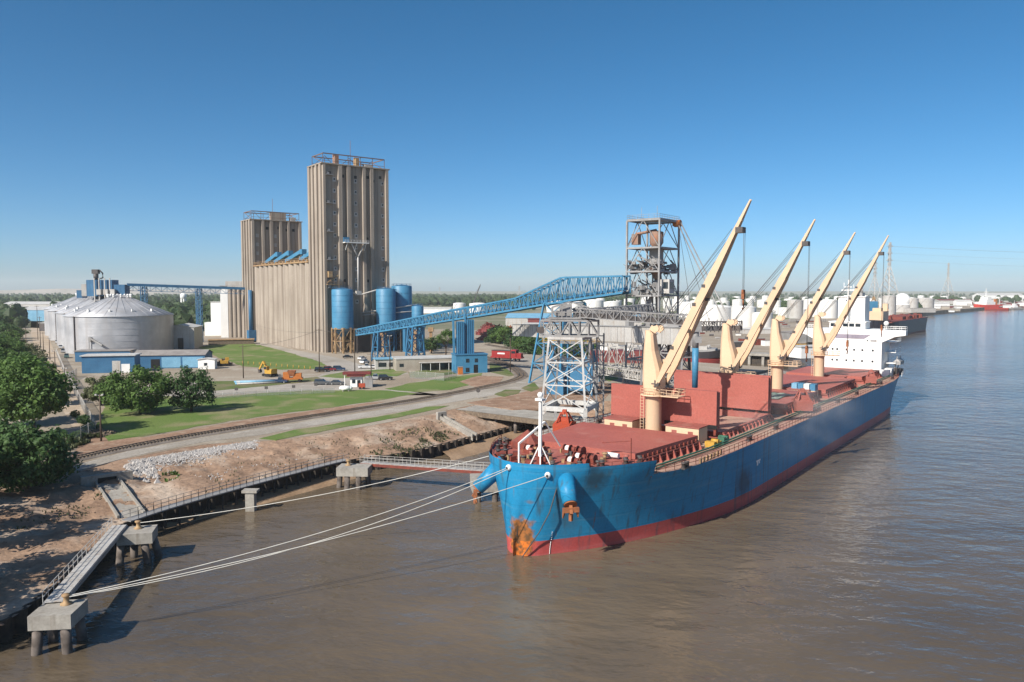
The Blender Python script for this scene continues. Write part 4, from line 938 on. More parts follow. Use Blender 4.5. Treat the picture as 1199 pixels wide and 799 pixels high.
for x in (-4,-2,0,2,4):
    for y in (-2.3,2.3): o.bar((x,y,ZT+4.8),(x,y,ZT+8.2-abs(x)*.3),.22)
for y in (-2.3,2.3): o.bar((-4,y,ZT+7.0),(0,y,ZT+8.2),.22); o.bar((0,y,ZT+8.2),(4,y,ZT+7.0),.22); o.bar((-4,y,ZT+6),(4,y,ZT+6),.16)
rail(o,[(-4.7,-2.4,ZT+4.8),(4.7,-2.4,ZT+4.8)],1.1,r=.07); o.build('drive_house', m_grey, ld)
o = MB(); o.cbox((-6.7,-1.4,ZT+2.0),(1.5,1.5,1.3)); o.build('counterweight', m_dark, ld)
# boom reaching over hold two, and the blue spout
bp = Vector(sw(57,0,28.3))-LC; b0 = Vector((1.5,0,ZT+4.9)); o = MB(); boxtruss(o,b0,bp,2.2,1.9,16,.14)
d_ = bp-b0
for i in range(30):
    c = b0+d_*(i/29)+Vector((0,0,1)); av = d_.cross(Vector((0,0,1))).normalized()
    for k in range(6): t0, t1 = pi*k/6, pi*(k+1)/6; o.bar(c+av*1.1*cos(t0)+Vector((0,0,1.2*sin(t0))),c+av*1.1*cos(t1)+Vector((0,0,1.2*sin(t1))),.1)
bm = o.build('boom', m_grey, ld)
o = MB(); o.bar(b0+Vector((0,0,.5)),bp+Vector((0,0,.5)),1.5,1.0); o.build('boom_belt', m_dark, bm)
o = MB(); o.rod(bp+Vector((0,0,.6)),bp+Vector((0,0,-4.2)),.6,14); o.cbox(bp+Vector((0,0,-.2)),(1.8,1.8,1.8)); o.cbox(bp+Vector((.4,.2,-2.6)),(1.2,1.6,1.2)); o.build('spout_head', m_grey, bm)
o = MB(); o.rod(bp+Vector((0,0,-4.2)),bp+Vector((0,0,-11.8)),.62,14,.55); o.build('loading_spout', m_blue, bm)
# ladder tower beside the loader
o = MB(); c = Vector((7.2,3.6,0))
for x in (-.8,.8):
    for y in (-.8,.8): o.bar(c+Vector((x,y,0)),c+Vector((x,y,ZT+1)),.16)
for i in range(9):
    z = i*2.2
    for x in (-.8,.8): o.bar(c+Vector((x,-.8,z)),c+Vector((x,.8,z+2.2)),.12); o.bar(c+Vector((x,-.8,z+2.2)),c+Vector((x,.8,z+2.2)),.12)
    for y in (-.8,.8): o.bar(c+Vector((-.8,y,z+2.2)),c+Vector((.8,y,z)),.12); o.bar(c+Vector((-.8,y,z+2.2)),c+Vector((.8,y,z+2.2)),.12)
o.build('stair_tower', m_grey, ld)
# second, dark loader further along the wharf -------------------------
c = Vector(sw(106,-27,4.9)); ld2 = thing('ship_loader', 'dark grey ship loader with low boom and wire stays, seen between first and second crane', 'ship loader', tuple(c), SA)
for x in (-3.4,3.4):
    for y in (-3.4,3.4): o = MB(); o.bar((x,y,0),(x*.8,y*.8,18.5),.6); o.build('leg', m_dark, ld2)
o = MB()
for (a,b_),(cc,d) in zip(cs,cs[1:]+cs[:1]): xface(o,lambda z,a=a,b_=b_: (a*3.4*(1-.2*z/18.5),b_*3.4*(1-.2*z/18.5),z),lambda z,cc=cc,d=d: (cc*3.4*(1-.2*z/18.5),d*3.4*(1-.2*z/18.5),z),4,.3,0,18.5)
o.build('leg_bracing', m_grey, ld2)
o = MB(); o.cbox((0,0,19.2),(9,8,.5)); o.cbox((.5,1,20.8),(4,4,3)); o.cbox((-3,-1.5,20.2),(2,3,2)); o.cbox((0,-3,17.4),(3,2,2.6))
for i in range(14): o.bar((-4.4+i*.65,-4,19.4),(-4.0+i*.65,-4,20.9+(i % 3)*.6),.16)
o.build('machinery_house', m_grey, ld2)
o = MB(); boxtruss(o,(0,2.5,19.6),(2.2,-17,20.2),2.4,2.2,14,.18); o.bar((0,2,20.2),(2.2,-17,20.9),1.4,.9)
for i in range(20): u = i/19; o.bar((2.2*u-1.1,2.5-19.5*u,19.6),(2.2*u+.6,2.5-19.5*u,22.4+(i % 3)*.3),.15)
o.build('boom', m_dark, ld2)
# scale tower -----------------------------------------------------------
TC = Vector(g(770,458,5)); TC.z = 5
tw = thing('scale_tower', 'tall open steel tower holding rusty orange hoppers, behind the first crane', 'steel tower', tuple(TC), SA)
# corner nearest the camera at the origin; local x aft (13.5 m), local y inland (10.8 m)
TX, TY, TZ = 13.5, 10.8, 51.2; lv = [0,9,18,28.5,35.8,42.9,TZ]
for x in (0,TX):
    for y in (0,TY): o = MB(); o.bar((x,y,0),(x,y,TZ),.5); o.build('column', m_grey, tw)
o = MB(); k = [(0,0),(TX,0),(TX,TY),(0,TY)]
for (a,b_),(c,d) in zip(k,k[1:]+k[:1]):
    for i,(z0_,z1_) in enumerate(zip(lv,lv[1:])):
        o.bar((a,b_,z1_),(c,d,z1_),.38,.5); mx_, my_ = (a+c)/2,(b_+d)/2
        o.bar((a,b_,z0_),(mx_,my_,z1_),.2); o.bar((c,d,z0_),(mx_,my_,z1_),.2)
o.build('bracing', m_grey, tw)
for z in lv[2:-1]: MB().box(.3,TX-.3,.3,TY-.3,z-.1,z+.05).build('floor_plate', m_grey, tw)
o = MB(); rail(o,[(-1,-1.2,lv[3]+.2),(TX+1,-1.2,lv[3]+.2)],1.1,r=.07); o.box(-1.2,TX+1,-1.4,0,lv[3]-.1,lv[3]+.1); o.build('walkway_landing', m_grey, tw)
o = MB(); o.box(0,TX,0,TY,TZ+.3,TZ+.45); rail(o,[(0,0,TZ+.4),(TX,0,TZ+.4),(TX,TY,TZ+.4),(0,TY,TZ+.4),(0,0,TZ+.4)],1.2,r=.07); o.rod((2,7,TZ),(2,7,TZ+4),.06,5); o.rod((2.4,2,TZ),(2.4,2,TZ+4.2),.07,5); o.build('roof_railing', m_grey, tw)
cx, cy = 5.4, 3.6
o = MB(); o.lathe([(1.5,43.6),(2.1,44.6),(2.1,47.6),(1.9,47.9),(.3,48.3)],20,(cx,cy,0)); o.build('upper_hopper', m_hop, tw)
o = MB(); o.lathe([(1.3,43.2),(1.5,44.3)],20,(cx,cy,0)); o.box(cx-1.6,cx+1.6,cy-1.6,cy+1.6,38.5,43.2); o.build('weigh_bin', m_grey, tw)
o = MB(); o.lathe([(.5,33.4),(2.0,36.2),(2.2,38.5)],18,(cx,cy,0)); o.build('lower_hopper', m_hop, tw)
o = MB(); o.cbox((1.8,8.6,45.6),(2,2.2,3.2)); o.rod((1.8,8.6,47.2),(cx,cy,48.4),.45,10); o.build('head_pulley_house', m_hop, tw)
o = MB(); o.rod((cx,cy,33.4),(cx+2,cy,22),.6,10); o.rod((cx+3,cy+1,40),(cx+4.4,cy+.5,30),.7,10); o.bar((cx-1,cy,30),(cx-3,cy+3,22),1.2); o.build('chute', m_grey, tw)
o = MB(); o.box(2,5.4,-2.4,.6,29.2,33.4); cb = o.build('control_cabin', m_lgrey, tw)
o = MB(); o.box(2.6,4.8,-2.45,-2.42,30.6,32.6); o.box(1.95,1.98,-2,-.4,30.6,32.6); o.build('cabin_window', m_glass, cb)
o = MB(); rr = random.Random(17)
o.bar((6,5,lv[2]),(6,5,lv[5]),.4)
for i in range(240):
    x,y,z = rr.uniform(0,TX),rr.uniform(0,TY),rr.choice(lv[2:5])+rr.uniform(0,3.5); a = rr.uniform(0,pi); l_ = rr.uniform(.8,3.5)
    if rr.random() < .6: o.bar((x,y,z),(x+l_*cos(a),y+l_*sin(a),z+rr.uniform(-1.5,2.5)),rr.uniform(.12,.4))
    else: o.cbox((x,y,z),(rr.uniform(.6,2),rr.uniform(.6,2),rr.uniform(.5,1.8)),a)
o.build('machinery', m_grey, tw)
o = MB(); o.rod((TX-.2,-.6,TZ-.4),(TX-.2,1.4,TZ-.4),1.1,16); o.cbox((TX-1.4,.4,TZ-.6),(1.6,1.6,1.4)); o.build('stay_pulley', m_orange, tw)
e2 = Vector(sw(109,-13,25.5)); inv = Matrix.Rotation(-SA,4,'Z')
e2 = inv @ (e2-TC)
for yy in (-.6,.5): o = MB(); o.rod((TX,yy,TZ-.2),tuple(e2+Vector((0,yy*1.5,0))),.2,6); o.build('boom_stay', m_grey, tw)
o = MB(); o.rod((TX,-.2,TZ-.6),tuple(e2+Vector((-5,3,0))),.06,5); o.rod((TX,.2,TZ-.6),tuple(e2+Vector((-9,6,0))),.06,5); o.build('stay_wire', m_dark, tw)
# lower cross gallery truss at the tower foot
a = Vector(g(700,437,9)); b_ = Vector(g(762,447,9)); o = MB(); boxtruss(o,a,b_,2.6,2.6,12,.2); o.bar(a+Vector((0,0,.9)),b_+Vector((0,0,.9)),1.6,1.0)
for p in (a,b_,a.lerp(b_,.5)): o.bar(p,(p.x,p.y,5),.4)
tag(o.build('low_gallery', m_lgrey, loc=tuple(a)), 'low light grey lattice conveyor gallery near the ground left of the scale tower', 'conveyor')
a = g(707,427,8); o = MB(); P = [Vector(g(708,427,7)),Vector(g(745,430,7))]; boxtruss(o,P[0],P[1],4,7,4,.28); tag(o.build('open_scaffold', m_lgrey, loc=tuple(P[0])), 'white open steel frame in front of the red barge', 'frame')
# grey enclosed gallery ---------------------------------------------------
a = Vector((1.8,293,17.9)); b_ = Vector((44.5,188,21.6)); t = thing('conveyor_gallery', 'long pale grey enclosed conveyor gallery passing behind the white loader to the scale tower', 'conveyor gallery', tuple(a))
o = MB(); d = b_-a; o.bar(Vector((0,0,2.15)),d+Vector((0,0,2.15)),3.4,4.3); o.build('gallery_shell', m_lgrey, t)
o = MB(); n = 30; nv = d.cross(Vector((0,0,1))).normalized()
for i in range(n+1):
    c = d*(i/n)
    for sd in (-1,1): o.bar(c+nv*sd*1.74,c+nv*sd*1.74+Vector((0,0,4.3)),.12)
o.bar(Vector((0,0,4.38)),d+Vector((0,0,4.38)),3.8,.16); o.build('wall_battens', m_grey, t)
for u in (.25,.55,.82,.98):
    o = MB(); c = d*u
    for sd in (-1,1): o.bar(c+nv*sd*1.5,(c.x+nv.x*sd*2.6,c.y+nv.y*sd*2.6,-12.9),.45)
    for z in (-3,-7,-11): o.bar(c+nv*-2+Vector((0,0,z-c.z*0)),c+nv*2+Vector((0,0,z)),.3)
    o.build('trestle', m_grey, t)
# dark hooped conveyor tube towards the tower
a = Vector(g(690,372,27.5)); b_ = Vector((TC.x-2,TC.y+1,28.6)); a = Vector((17.5,178,28.4)); o = MB(); o.rod(a+Vector((0,0,1.1)),b_+Vector((0,0,1.1)),1.0,14)
boxtruss(o,a,b_,2.4,2.4,18,.16)
tag(o.build('tube_conveyor', m_grey, loc=tuple(a)), 'dark hooped tube conveyor running from the white loader to the scale tower', 'conveyor')
# ================================================================ BLUE CONVEYOR BRIDGE
CA = Vector((-68.5,341,0)); CB = Vector((34,233,0))
def cpt(px):   # point of the bridge line seen in column px
    k = (px-599.5)/FPX; dx, dy = CB.x-CA.x, CB.y-CA.y; u = (k*CA.y-CA.x)/(dx-k*dy); return CA.lerp(CB,u)
br = thing('conveyor_bridge', 'bright blue lattice conveyor bridge rising from the elevator to the scale tower', 'conveyor bridge', (CA.x,CA.y,5.0))
prof = [(421,386,392.5),(530,363.5,375.2),(567,357.3,369.5),(607,350,362.8),(637,336.4,357.5),(660,325.2,353.6),(733,323.5,342.8)]
NB = MB(); nn = 70; tops = []; bots = []; dv = (CB-CA).normalized(); nv = Vector((dv.y,-dv.x,0))
for i in range(nn+1):
    px = 421+(733-421)*i/nn; c = cpt(px)
    yt = lerp_tab([(a,b_) for a,b_,q in prof],px); yb = lerp_tab([(a,q) for a,b_,q in prof],px)
    tops.append(Vector((c.x,c.y,zat(yt,c.y)))-Vector((CA.x,CA.y,5))); bots.append(Vector((c.x,c.y,zat(yb,c.y)))-Vector((CA.x,CA.y,5)))
chords = MB(); web = MB(); HW = 1.9
def clean(L_):   # straight between the profile's knots
    return L_
ks = [0,24,33,42,48,54,70]
def st(L_,i):
    for a,b_ in zip(ks,ks[1:]):
        if a <= i <= b_: return L_[a].lerp(L_[b_],(i-a)/(b_-a))
T_ = [st(tops,i) for i in range(nn+1)]; B_ = [st(bots,i) for i in range(nn+1)]
# even panels along the bridge
idx = []; acc = 0
def at(L_,u):
    f = u*nn; i = min(int(f),nn-1); return L_[i].lerp(L_[i+1],f-i)
tot = (B_[-1]-B_[0]).length; cum = [0]
for i in range(nn): cum.append(cum[-1]+(B_[i+1]-B_[i]).length)
NP = 70; us = []
for k_ in range(NP+1):
    dd = cum[-1]*k_/NP; i = 0
    while i < nn-1 and cum[i+1] < dd: i += 1
    us.append((i+(dd-cum[i])/(cum[i+1]-cum[i]))/nn)
for sd in (-1,1):
    for k_ in range(NP):
        a0, a1 = at(B_,us[k_])+nv*HW*sd, at(B_,us[k_+1])+nv*HW*sd; c0, c1 = at(T_,us[k_])+nv*HW*sd, at(T_,us[k_+1])+nv*HW*sd
        chords.bar(a0,a1,.42,.6); chords.bar(c0,c1,.38,.5)
        web.bar(a0,c0,.26); web.bar(a0 if k_ % 2 else c0, c1 if k_ % 2 else a1, .2)
    web.bar(at(B_,1)+nv*HW*sd,at(T_,1)+nv*HW*sd,.3)
for k_ in range(NP+1):
    web.bar(at(T_,us[k_])-nv*HW,at(T_,us[k_])+nv*HW,.22); 
    if k_ < NP: web.bar(at(T_,us[k_])-nv*HW,at(T_,us[k_+1])+nv*HW,.16)
chords.add(web.v,web.f); chords.build('lattice_truss', m_blue, br)
o = MB()
for k_ in range(NP): a0, a1 = at(B_,us[k_]), at(B_,us[k_+1]); o.bar(a0+Vector((0,0,.25)),a1+Vector((0,0,.25)),3.6,.14)
o.build('floor_plating', m_dblue, br)
o = MB()
for k_ in range(NP): a0, a1 = at(B_,us[k_])+Vector((0,0,1.2)), at(B_,us[k_+1])+Vector((0,0,1.2)); o.bar(a0,a1,1.6,.7)
o.build('belt_conveyor', m_blue2, br)
# bridge supports
def bent(px, label, wtop, wbot, m, along, depth=3.0, zb=5.0, panels=4):
    c = cpt(px); zt_ = zat(lerp_tab([(a,q) for a,b_,q in prof],px),c.y); t = thing('bridge_trestle', label, 'trestle', (c.x,c.y,zb), atan2(nv.y,nv.x))
    H_ = zt_-zb-.35
    L4 = [(a,b_) for a in (-1,1) for b_ in (-1,1)]
    def pt(a,b_,z): u = z/H_; return Vector((a*(wbot+(wtop-wbot)*u)/2, b_*depth/2*(1.5-.5*u), z))
    for a,b_ in L4: o = MB(); o.bar(pt(a,b_,0),pt(a,b_,H_),.55); o.build('leg', m, t)
    o = MB(); q = [(-1,-1),(1,-1),(1,1),(-1,1)]
    for (a,b_),(c_,d_) in zip(q,q[1:]+q[:1]): xface(o,lambda z,a=a,b_=b_: pt(a,b_,z),lambda z,c_=c_,d_=d_: pt(c_,d_,z),panels,.28,0,H_)
    o.build('bracing', m, t); return t
bent(446,'blue trestle under the low left end of the conveyor bridge',5,7,m_blue2,0,3,5,2)
bent(486,'blue trestle under the conveyor bridge beside the fourth blue bin',4.5,7,m_blue2,0,3,5,3)
bent(661,'tall splayed blue trestle under the deep end of the conveyor bridge, behind the white loader',10,19,m_blue,0,9,5,4)
t = thing('hopper_house','blue sheeted hopper house with yellow top railing behind the white loader','hopper house',g(640,462,5),radians(-20)); o = MB(); o.box(0,5,0,5,0,6.5); o.box(6.5,13,0,5,1.5,8); o.build('wall', m_blue2, t); o = MB(); o.bar((0,0,6.5),(3,-1,14),.6); o.bar((13,0,8),(10,-1,15),.6); o.bar((5,2,5),(6.5,2,9),1.0); o.build('chute', m_blue2, t); o = MB(); o.box(-1,14,-1,6,15,15.2); o.build('landing', m_grey, t); o = MB(); rail(o,[(-1,-1,15.2),(14,-1,15.2),(14,6,15.2)],1.2,r=.1); o.build('railing', m_yellow, t); o = MB()
for x in (-.6,6.5,13.6):
    for y in (-.6,5.6): o.bar((x,y,0),(x,y,15),.3)
o.build('posts', m_blue2, t)
# blue pylon house
hc = Vector(g(534,437.6,5)); t = thing('pylon_house', 'bright blue block house with tall twin box columns carrying the conveyor bridge', 'pylon house', tuple(hc), radians(17))
o = MB(); o.box(0,11.8,0,7.2,0,6.6); hw_ = o.build('wall', m_blue, t)
o = MB(); o.box(-.25,12.05,-.25,7.45,6.6,7.0); o.build('roof', m_blue2, t)
for x0,x1,z0_,z1_,nm in ((6.6,8.2,0,3.0,'door'),(3.7,5.0,3.9,5.3,'window'),(7.0,8.2,3.9,5.3,'window'),(3.6,5.0,.4,2,'window')): o = MB(); o.box(x0,x1,-.06,-.01,z0_,z1_); o.build(nm, m_black if nm == 'door' else m_glass, t)
o = MB(); o.box(-.06,-.01,2.6,4.2,0,3.0); o.build('door', m_dblue, t)
hz = 0
for x in (2.4,6.1):
    c = cpt(545 if x < 5 else 556); o = MB(); zt_ = zat(lerp_tab([(a,q) for a,b_,q in prof],545 if x < 5 else 556),c.y)-5-.4
    o.box(x-1.05,x+1.05,2.2,5.0,7.0,zt_-.6); pc = o.build('column', m_blue, t)
    o = MB()
    for xx in (-1.1,-.4,.4,1.1): o.box(x+xx-.12,x+xx+.12,2.0,5.2,7.0,zt_-.7)
    o.build('column_rib', m_blue2, pc)
o = MB(); o.bar((.1,3.6,7),(-.2,3.6,21.5),.7); o.bar((4.3,3.6,7),(4.3,3.6,21),.5); o.bar((.1,3.6,10),(2,3.6,17),.2); o.build('side_strut', m_blue, t)
oh = thing('hut', 'small orange hut standing by the near corner of the blue pylon house', 'hut', g(539,438.5,5), radians(17))
o = MB(); o.box(-.8,.8,-.7,.7,0,2.6); o.build('wall', m_orange, oh); o = MB(); o.box(-.95,.95,-.85,.85,2.6,2.75); o.build('roof', m_roofg, oh)
# ================================================================ GRAIN ELEVATOR
EA = Vector((-91.4,374,5)); ER = atan2(.6,.8)
el = thing('grain_elevator', 'tall beige concrete grain elevator with two towers joined by a row of ribbed silos', 'grain elevator', tuple(EA), ER)
def headhouse(x0, x1, y0, y1, zt, pil, nm):
    o = MB(); o.box(x0,x1,y0,y1,0,zt); tw_ = o.build(nm, m_conc, el)
    w_ = x1-x0; o = MB()
    for a,b_ in pil: o.box(x0+a*w_,x0+b_*w_,y0-1.5,y0+.02,0,zt-.01)
    for a,b_ in ((.0,.14),(.3,.42),(.6,.7),(.86,1.0)): yy = y0-.01+(y1-y0)*a; o.box(x0-.8,x0+.02,yy+(.01 if a == 0 else 0),y0+(y1-y0)*b_,0,zt-.02)
    for a,b_ in ((0,.12),(.45,.55),(.88,1)): o.box(x1-.02,x1+.7,y0+(y1-y0)*a+.02,y0+(y1-y0)*b_,0,zt-.02)
    for k in range(1,int(zt/9)): o.box(x0-.02,x1+.02,y0-.03,y0-.005,k*9-.05,k*9+.05)
    o.build('pilaster', m_conc, tw_)
    o = MB(); o.box(x0-.9,x1+.8,y0-1.6,y1+.1,zt,zt+.5); o.build('parapet', m_conc, tw_); return tw_
H1 = 91.0
t1 = headhouse(0,35,0,16,H1,[(0,.035),(.225,.28),(.355,.41),(.595,.64),(.71,.76),(.955,1.0)],'head_tower')
for cx_,sz in ((.18,1),(.5,1),(.92,1)):
    for k in range(13):
        z = H1-7-5.4*k
        if cx_ == .5 and 4 < k < 9 and False: continue
        if z < 22: continue
        o = MB(); x = cx_*35; o.box(x-.85,x+.85,-.09,-.01,z-1.0,z+1.0); f = o.build('window', m_lgrey, t1); o = MB(); o.box(x-.35,x+.4,-.13,-.095,z-.3,z+.6); o.build('pane', m_glass, f)
for k,z in enumerate((H1-16,H1-33,H1-54,H1-68,H1-80)):
    if z < 8: continue
    o = MB(); o.box(-.08,-.01,6.4,8.6,z-2.6,z+2.6); f = o.build('window', m_lgrey, t1); o = MB(); o.box(-.13,-.09,6.8,8.2,z-2.2,z+2.2); o.build('pane', m_glass, f)
for x,z in ((3.8,H1-4),(10.7,H1-5),(17.5,H1-5),(24.2,H1-4.5),(27,H1-6),(31,H1-4),(11,H1-35),(23.5,H1-35),(11,H1-56),(23.5,H1-56)):
    o = MB(); o.box(x-.7,x+.7,-.1,-.01,z-.7,z+.7); o.build('vent_opening', m_black, t1)
for y,z in ((2.6,H1-6),(7,H1-5),(10,H1-5),(3,H1-36),(12,H1-37),(3.2,H1-58),(12,H1-76)): o = MB(); o.box(-.1,-.01,y-.5,y+.5,z-.6,z+.6); o.build('vent_opening', m_black, t1)
for k in range(5): z = H1-5-13.6*k; o = MB(); o.box(1.6,5.0,-2.0,-.1,z-.2,z+.1); o.cbox((2.6,-1.0,z+.6),(1.2,.9,1.2)); o.build('balcony', m_grey, t1)
# roof frames of the two towers
def roofgear(x0,x1,y0,y1,z,par,blocks):
    o = MB()
    for x in [x0+(x1-x0)*i/5 for i in range(6)]:
        for y in (y0+1,y1-1): o.bar((x,y,z),(x,y,z+4.8),.22)
    for y in (y0+1,y1-1): o.bar((x0,y,z+4.8),(x1,y,z+4.8),.45); o.bar((x0,y,z+1.4),(x1,y,z+1.4),.16)
    for x in (x0+.3,x1-.3): o.bar((x,y0+1,z+4.8),(x,y1-1,z+4.8),.4); o.bar((x,y0+1,z),(x,y1-1,z+4.8),.22)
    for i in range(5): a = x0+(x1-x0)*i/5; o.bar((a,y1-1,z+(6 if i % 2 else 0)),(a+(x1-x0)/5,y1-1,z+(0 if i % 2 else 6)),.2)
    o.rod((x0+(x1-x0)*.48,y0+4,z),(x0+(x1-x0)*.48,y0+4,z+13),.12,5)
    o.build('roof_frame', m_frame, par)
    for a,b_,h,m_ in blocks: o = MB(); o.cbox((a,y0+4,z+h/2),(b_,3,h)); o.cbox((a,y0+4,z+h+.3),(b_*1.5,1,.5)); o.build('roof_housing', m_, par)
roofgear(1,34,0,15,H1+.5,t1,[(9,2.0,4.4,m_hop),(20,1.8,4.2,m_tan),(26,4,1.6,m_lgrey)])
# spouting on the wide face
o = MB(); o.box(9.6,22.5,-4.2,-1.6,H1-37.6,H1-37.2); rail(o,[(9.6,-4.2,H1-37.2),(22.5,-4.2,H1-37.2)],1.1,r=.08)
for x in (11,16,21): o.bar((x,-1.6,H1-41),(x,-4,H1-37.6),.25)
o.build('spout_platform', m_white, t1)
o = MB(); c = (16.8,-3.2,H1-44.5)
for x in (13.4,20.6): o.rod((x,-3.0,H1-37.6),c,.35,8)
o.rod(c,(16.8,-3.2,H1-61.5),.42,10); o.cbox((16.8,-3.2,H1-62),(2.6,1.8,2)); o.rod((16.4,-3.4,H1-63),(6.6,-7.5,31.2),.36,8); o.rod((17.4,-3.4,H1-63),(28.8,-8,31.6),.36,8)
o.rod((18.4,-2.6,H1-72),(44,-13,23),.34,8); o.rod((18.4,-3.4,H1-73),(45,-16,20),.28,8); o.build('spout_pipe', m_lgrey, t1)
o = MB(); o.box(.8,8.5,-3.2,-1.6,33,33.3); o.bar((1,-2.4,34),(6.5,-2.4,37.5),.5); o.cbox((2.4,-2.4,38),(2,1.4,3)); rail(o,[(.8,-3.2,33.3),(9.5,-3.2,33.3)],1.2,r=.08); o.build('rusty_landing', m_tan, t1)
o = MB(); o.cbox((11.4,-1.2,H1-36),(3,1.6,2.6)); o.build('fan_box', m_blue2, t1)
# silo block
BT = 44.2; o = MB(); o.box(1.4,33,16,100,0,BT-.5)
n = 11; pit_ = 84/n
for i in range(n):
    yc = 16+pit_*(i+.5)
    o.lathe([(pit_*.5+.12,0),(pit_*.5+.12,BT)],26,(2.9,yc,0)); o.lathe([(pit_*.5+.1,0),(pit_*.5+.1,BT)],16,(31.5,yc,0))
sb = o.build('silo_block', m_conc, el)
o = MB(); o.box(-1.2,35,16.1,100,BT,BT+.8); o.build('silo_roof', m_tan, sb)
o = MB(); rail(o,[(-1,16.2,BT+.8),(-1,99.8,BT+.8)],1.6,step=2.4,r=.14); o.build('roof_railing', m_tan, sb)
for k,(y,l_) in enumerate(((30,16),(50,18),(68,16),(84,13))):
    o = MB(); o.bar((6,y-l_/2,BT+6.8),(4,y+l_/2,BT+2.0),2.2,1.9); o.bar((6,y-l_/2,BT+1),(6,y-l_/2,BT+6.5),.5); o.bar((9,y-l_/2+2,BT+1),(9,y-l_/2+2,BT+5.5),.5); o.cbox((6,y-l_/2-1,BT+6.5),(2.6,3,2.6)); o.build('roof_conveyor', m_blue, sb)
o = MB(); o.cbox((5,20,BT+6),(4,4,10)); o.build('roof_house', m_blue, sb)
o = MB()
for i in range(14): y = 20+i*5.6; o.cbox((2.5,y,BT+1.3),(1.2,1.6,1.4))
o.build('hatch_row', m_tan, sb)
H2 = 71.5
t2 = headhouse(-1.6,28.5,100,116,H2,[(0,.05),(.2,.25),(.36,.42),(.55,.6),(.72,.76),(.95,1.0)],'rear_tower')
for cx_ in (.12,.48):
    for k in range(6):
        z = H2-9-5.2*k; o = MB(); x = -1.6+cx_*30; o.box(x-.85,x+.85,99.9,99.98,z-1,z+1); o.build('window', m_lgrey, t2)
for x,z in ((8,H2-4.5),(15,H2-4),(20,H2-5),(24,H2-5),(16,H2-18),(9,H2-28)): o = MB(); o.box(x-.8,x+.8,99.9,99.98,z-.8,z+.8); o.build('vent_opening', m_black, t2)
roofgear(-1,28,100,115,H2+.5,t2,[(16,9,4.6,m_conc),(25,3,2,m_lgrey)])
o = MB(); o.rod((-3.2,99.0,30.5),(-3.2,99.0,6),1.1,12); o.cbox((-3.2,98,4),(4.2,4.2,6)); o.build('down_spout', m_dblue, t2)
# blue bins on frames ----------------------------------------------------------
def eloc(x,y): c,s = cos(ER),sin(ER); return (EA.x+x*c-y*s, EA.y+x*s+y*c, 5)
def bin_(x, y, r, z0, z1, label, frame=m_tan, hop=True):
    p = eloc(x,y); t = thing('storage_bin', label, 'storage bin', p, ER)
    o = MB(); o.lathe([(r,z0),(r,z1),(r*.95,z1+.3)],40); s_ = o.build('bin_shell', m_blue, t)
    o = MB()
    for k in range(1,7): zz = z0+(z1-z0)*k/7; o.lathe([(r+.02,zz-.09),(r+.09,zz),(r+.02,zz+.09)],40)
    o.build('ring_seam', m_blue2, s_)
    o = MB(); o.lathe([(r*.95,z1+.3),(.4,z1+1.1)],40); rail(o,[(r*.93*cos(a),r*.93*sin(a),z1+.3) for a in [2*pi*i/12 for i in range(13)]],1.1,step=3,r=.08); o.build('bin_roof', m_dblue, t)
    if hop: o = MB(); o.lathe([(r,z0),(.8,z0-4.2)],32); o.build('hopper_cone', m_blue2, t)
    for a in range(8): t_ = 2*pi*(a+.5)/8; o = MB(); o.bar((r*cos(t_),r*sin(t_),0),(r*cos(t_),r*sin(t_),z0+.2),.6); o.build('leg', frame, t)
    o = MB(); PP = [(r*cos(2*pi*(a+.5)/8),r*sin(2*pi*(a+.5)/8)) for a in range(9)]
    for a in range(8):
        (x0,y0),(x1,y1) = PP[a],PP[a+1]; o.bar((x0,y0,z0),(x1,y1,z0),.5,.8); o.bar((x0,y0,z0*.5),(x1,y1,z0*.5),.35); o.bar((x0,y0,0 if a % 2 else z0*.5),(x1,y1,z0*.5 if a % 2 else 0),.25); o.bar((x0,y0,z0*.5),(x1,y1,z0),.25)
    o.build('frame_bracing', frame, t)
bin_(6,-8.2,5.1,12,30.4,'blue cylindrical bin on a tan steel frame, left of the three tall bins')
bin_(29.4,-8,4.9,9,30.6,'middle blue cylindrical bin of the three tall bins in front of the elevator',m_blue2)
bin_(40,-5,5.2,9,32.2,'blue cylindrical bin at the right edge of the elevator, behind the middle bin',m_blue2)
bin_(43.5,-15,3.0,8,22,'slim short blue bin right of the tall bins, above the conveyor bridge',m_blue2)
for k,(x,y,h_,lab) in enumerate(((34,-20,17,'small blue steel leg tower under the conveyor bridge, left of the tan posts'),(41,-23,16,'small blue steel leg tower under the conveyor bridge, right of the tan posts'))):
    p = eloc(x,y); t = thing('leg_tower', lab, 'steel tower', p, ER)
    o = MB(); o.box(-1.2,1.2,-1.2,1.2,0,h_*.75); o.build('casing', m_blue2, t); o = MB(); o.cbox((0,0,h_*.75+.8),(3.2,3.2,1.6)); o.rod((0,0,h_*.5),(3,-3,2),.4,8); o.build('head', m_blue, t)
for k,(x,y) in enumerate(((22,-19),(36,-25),(44,-27))): p = eloc(x,y); o = MB(); o.box(p[0]-.7,p[0]+.7,p[1]-.7,p[1]+.7,5,14+k); o.box(p[0]-1.3,p[0]+1.3,p[1]-1.3,p[1]+1.3,13+k,15+k); tag(o.build('steel_post', m_tan, loc=(p[0],p[1],5)), 'tan steel post with box head under the conveyor bridge, %s from the left' % ORD[k+1], 'post', 'tan posts under the conveyor bridge')
p = eloc(14,-9); o = MB(); t = thing('receiving_shed', 'dark open receiving shed between the tan bin frame and the blue trestles', 'shed', p, ER)
o.box(-4,26,-6,6,11.2,11.8); o.build('roof', m_roofg, t); o = MB()
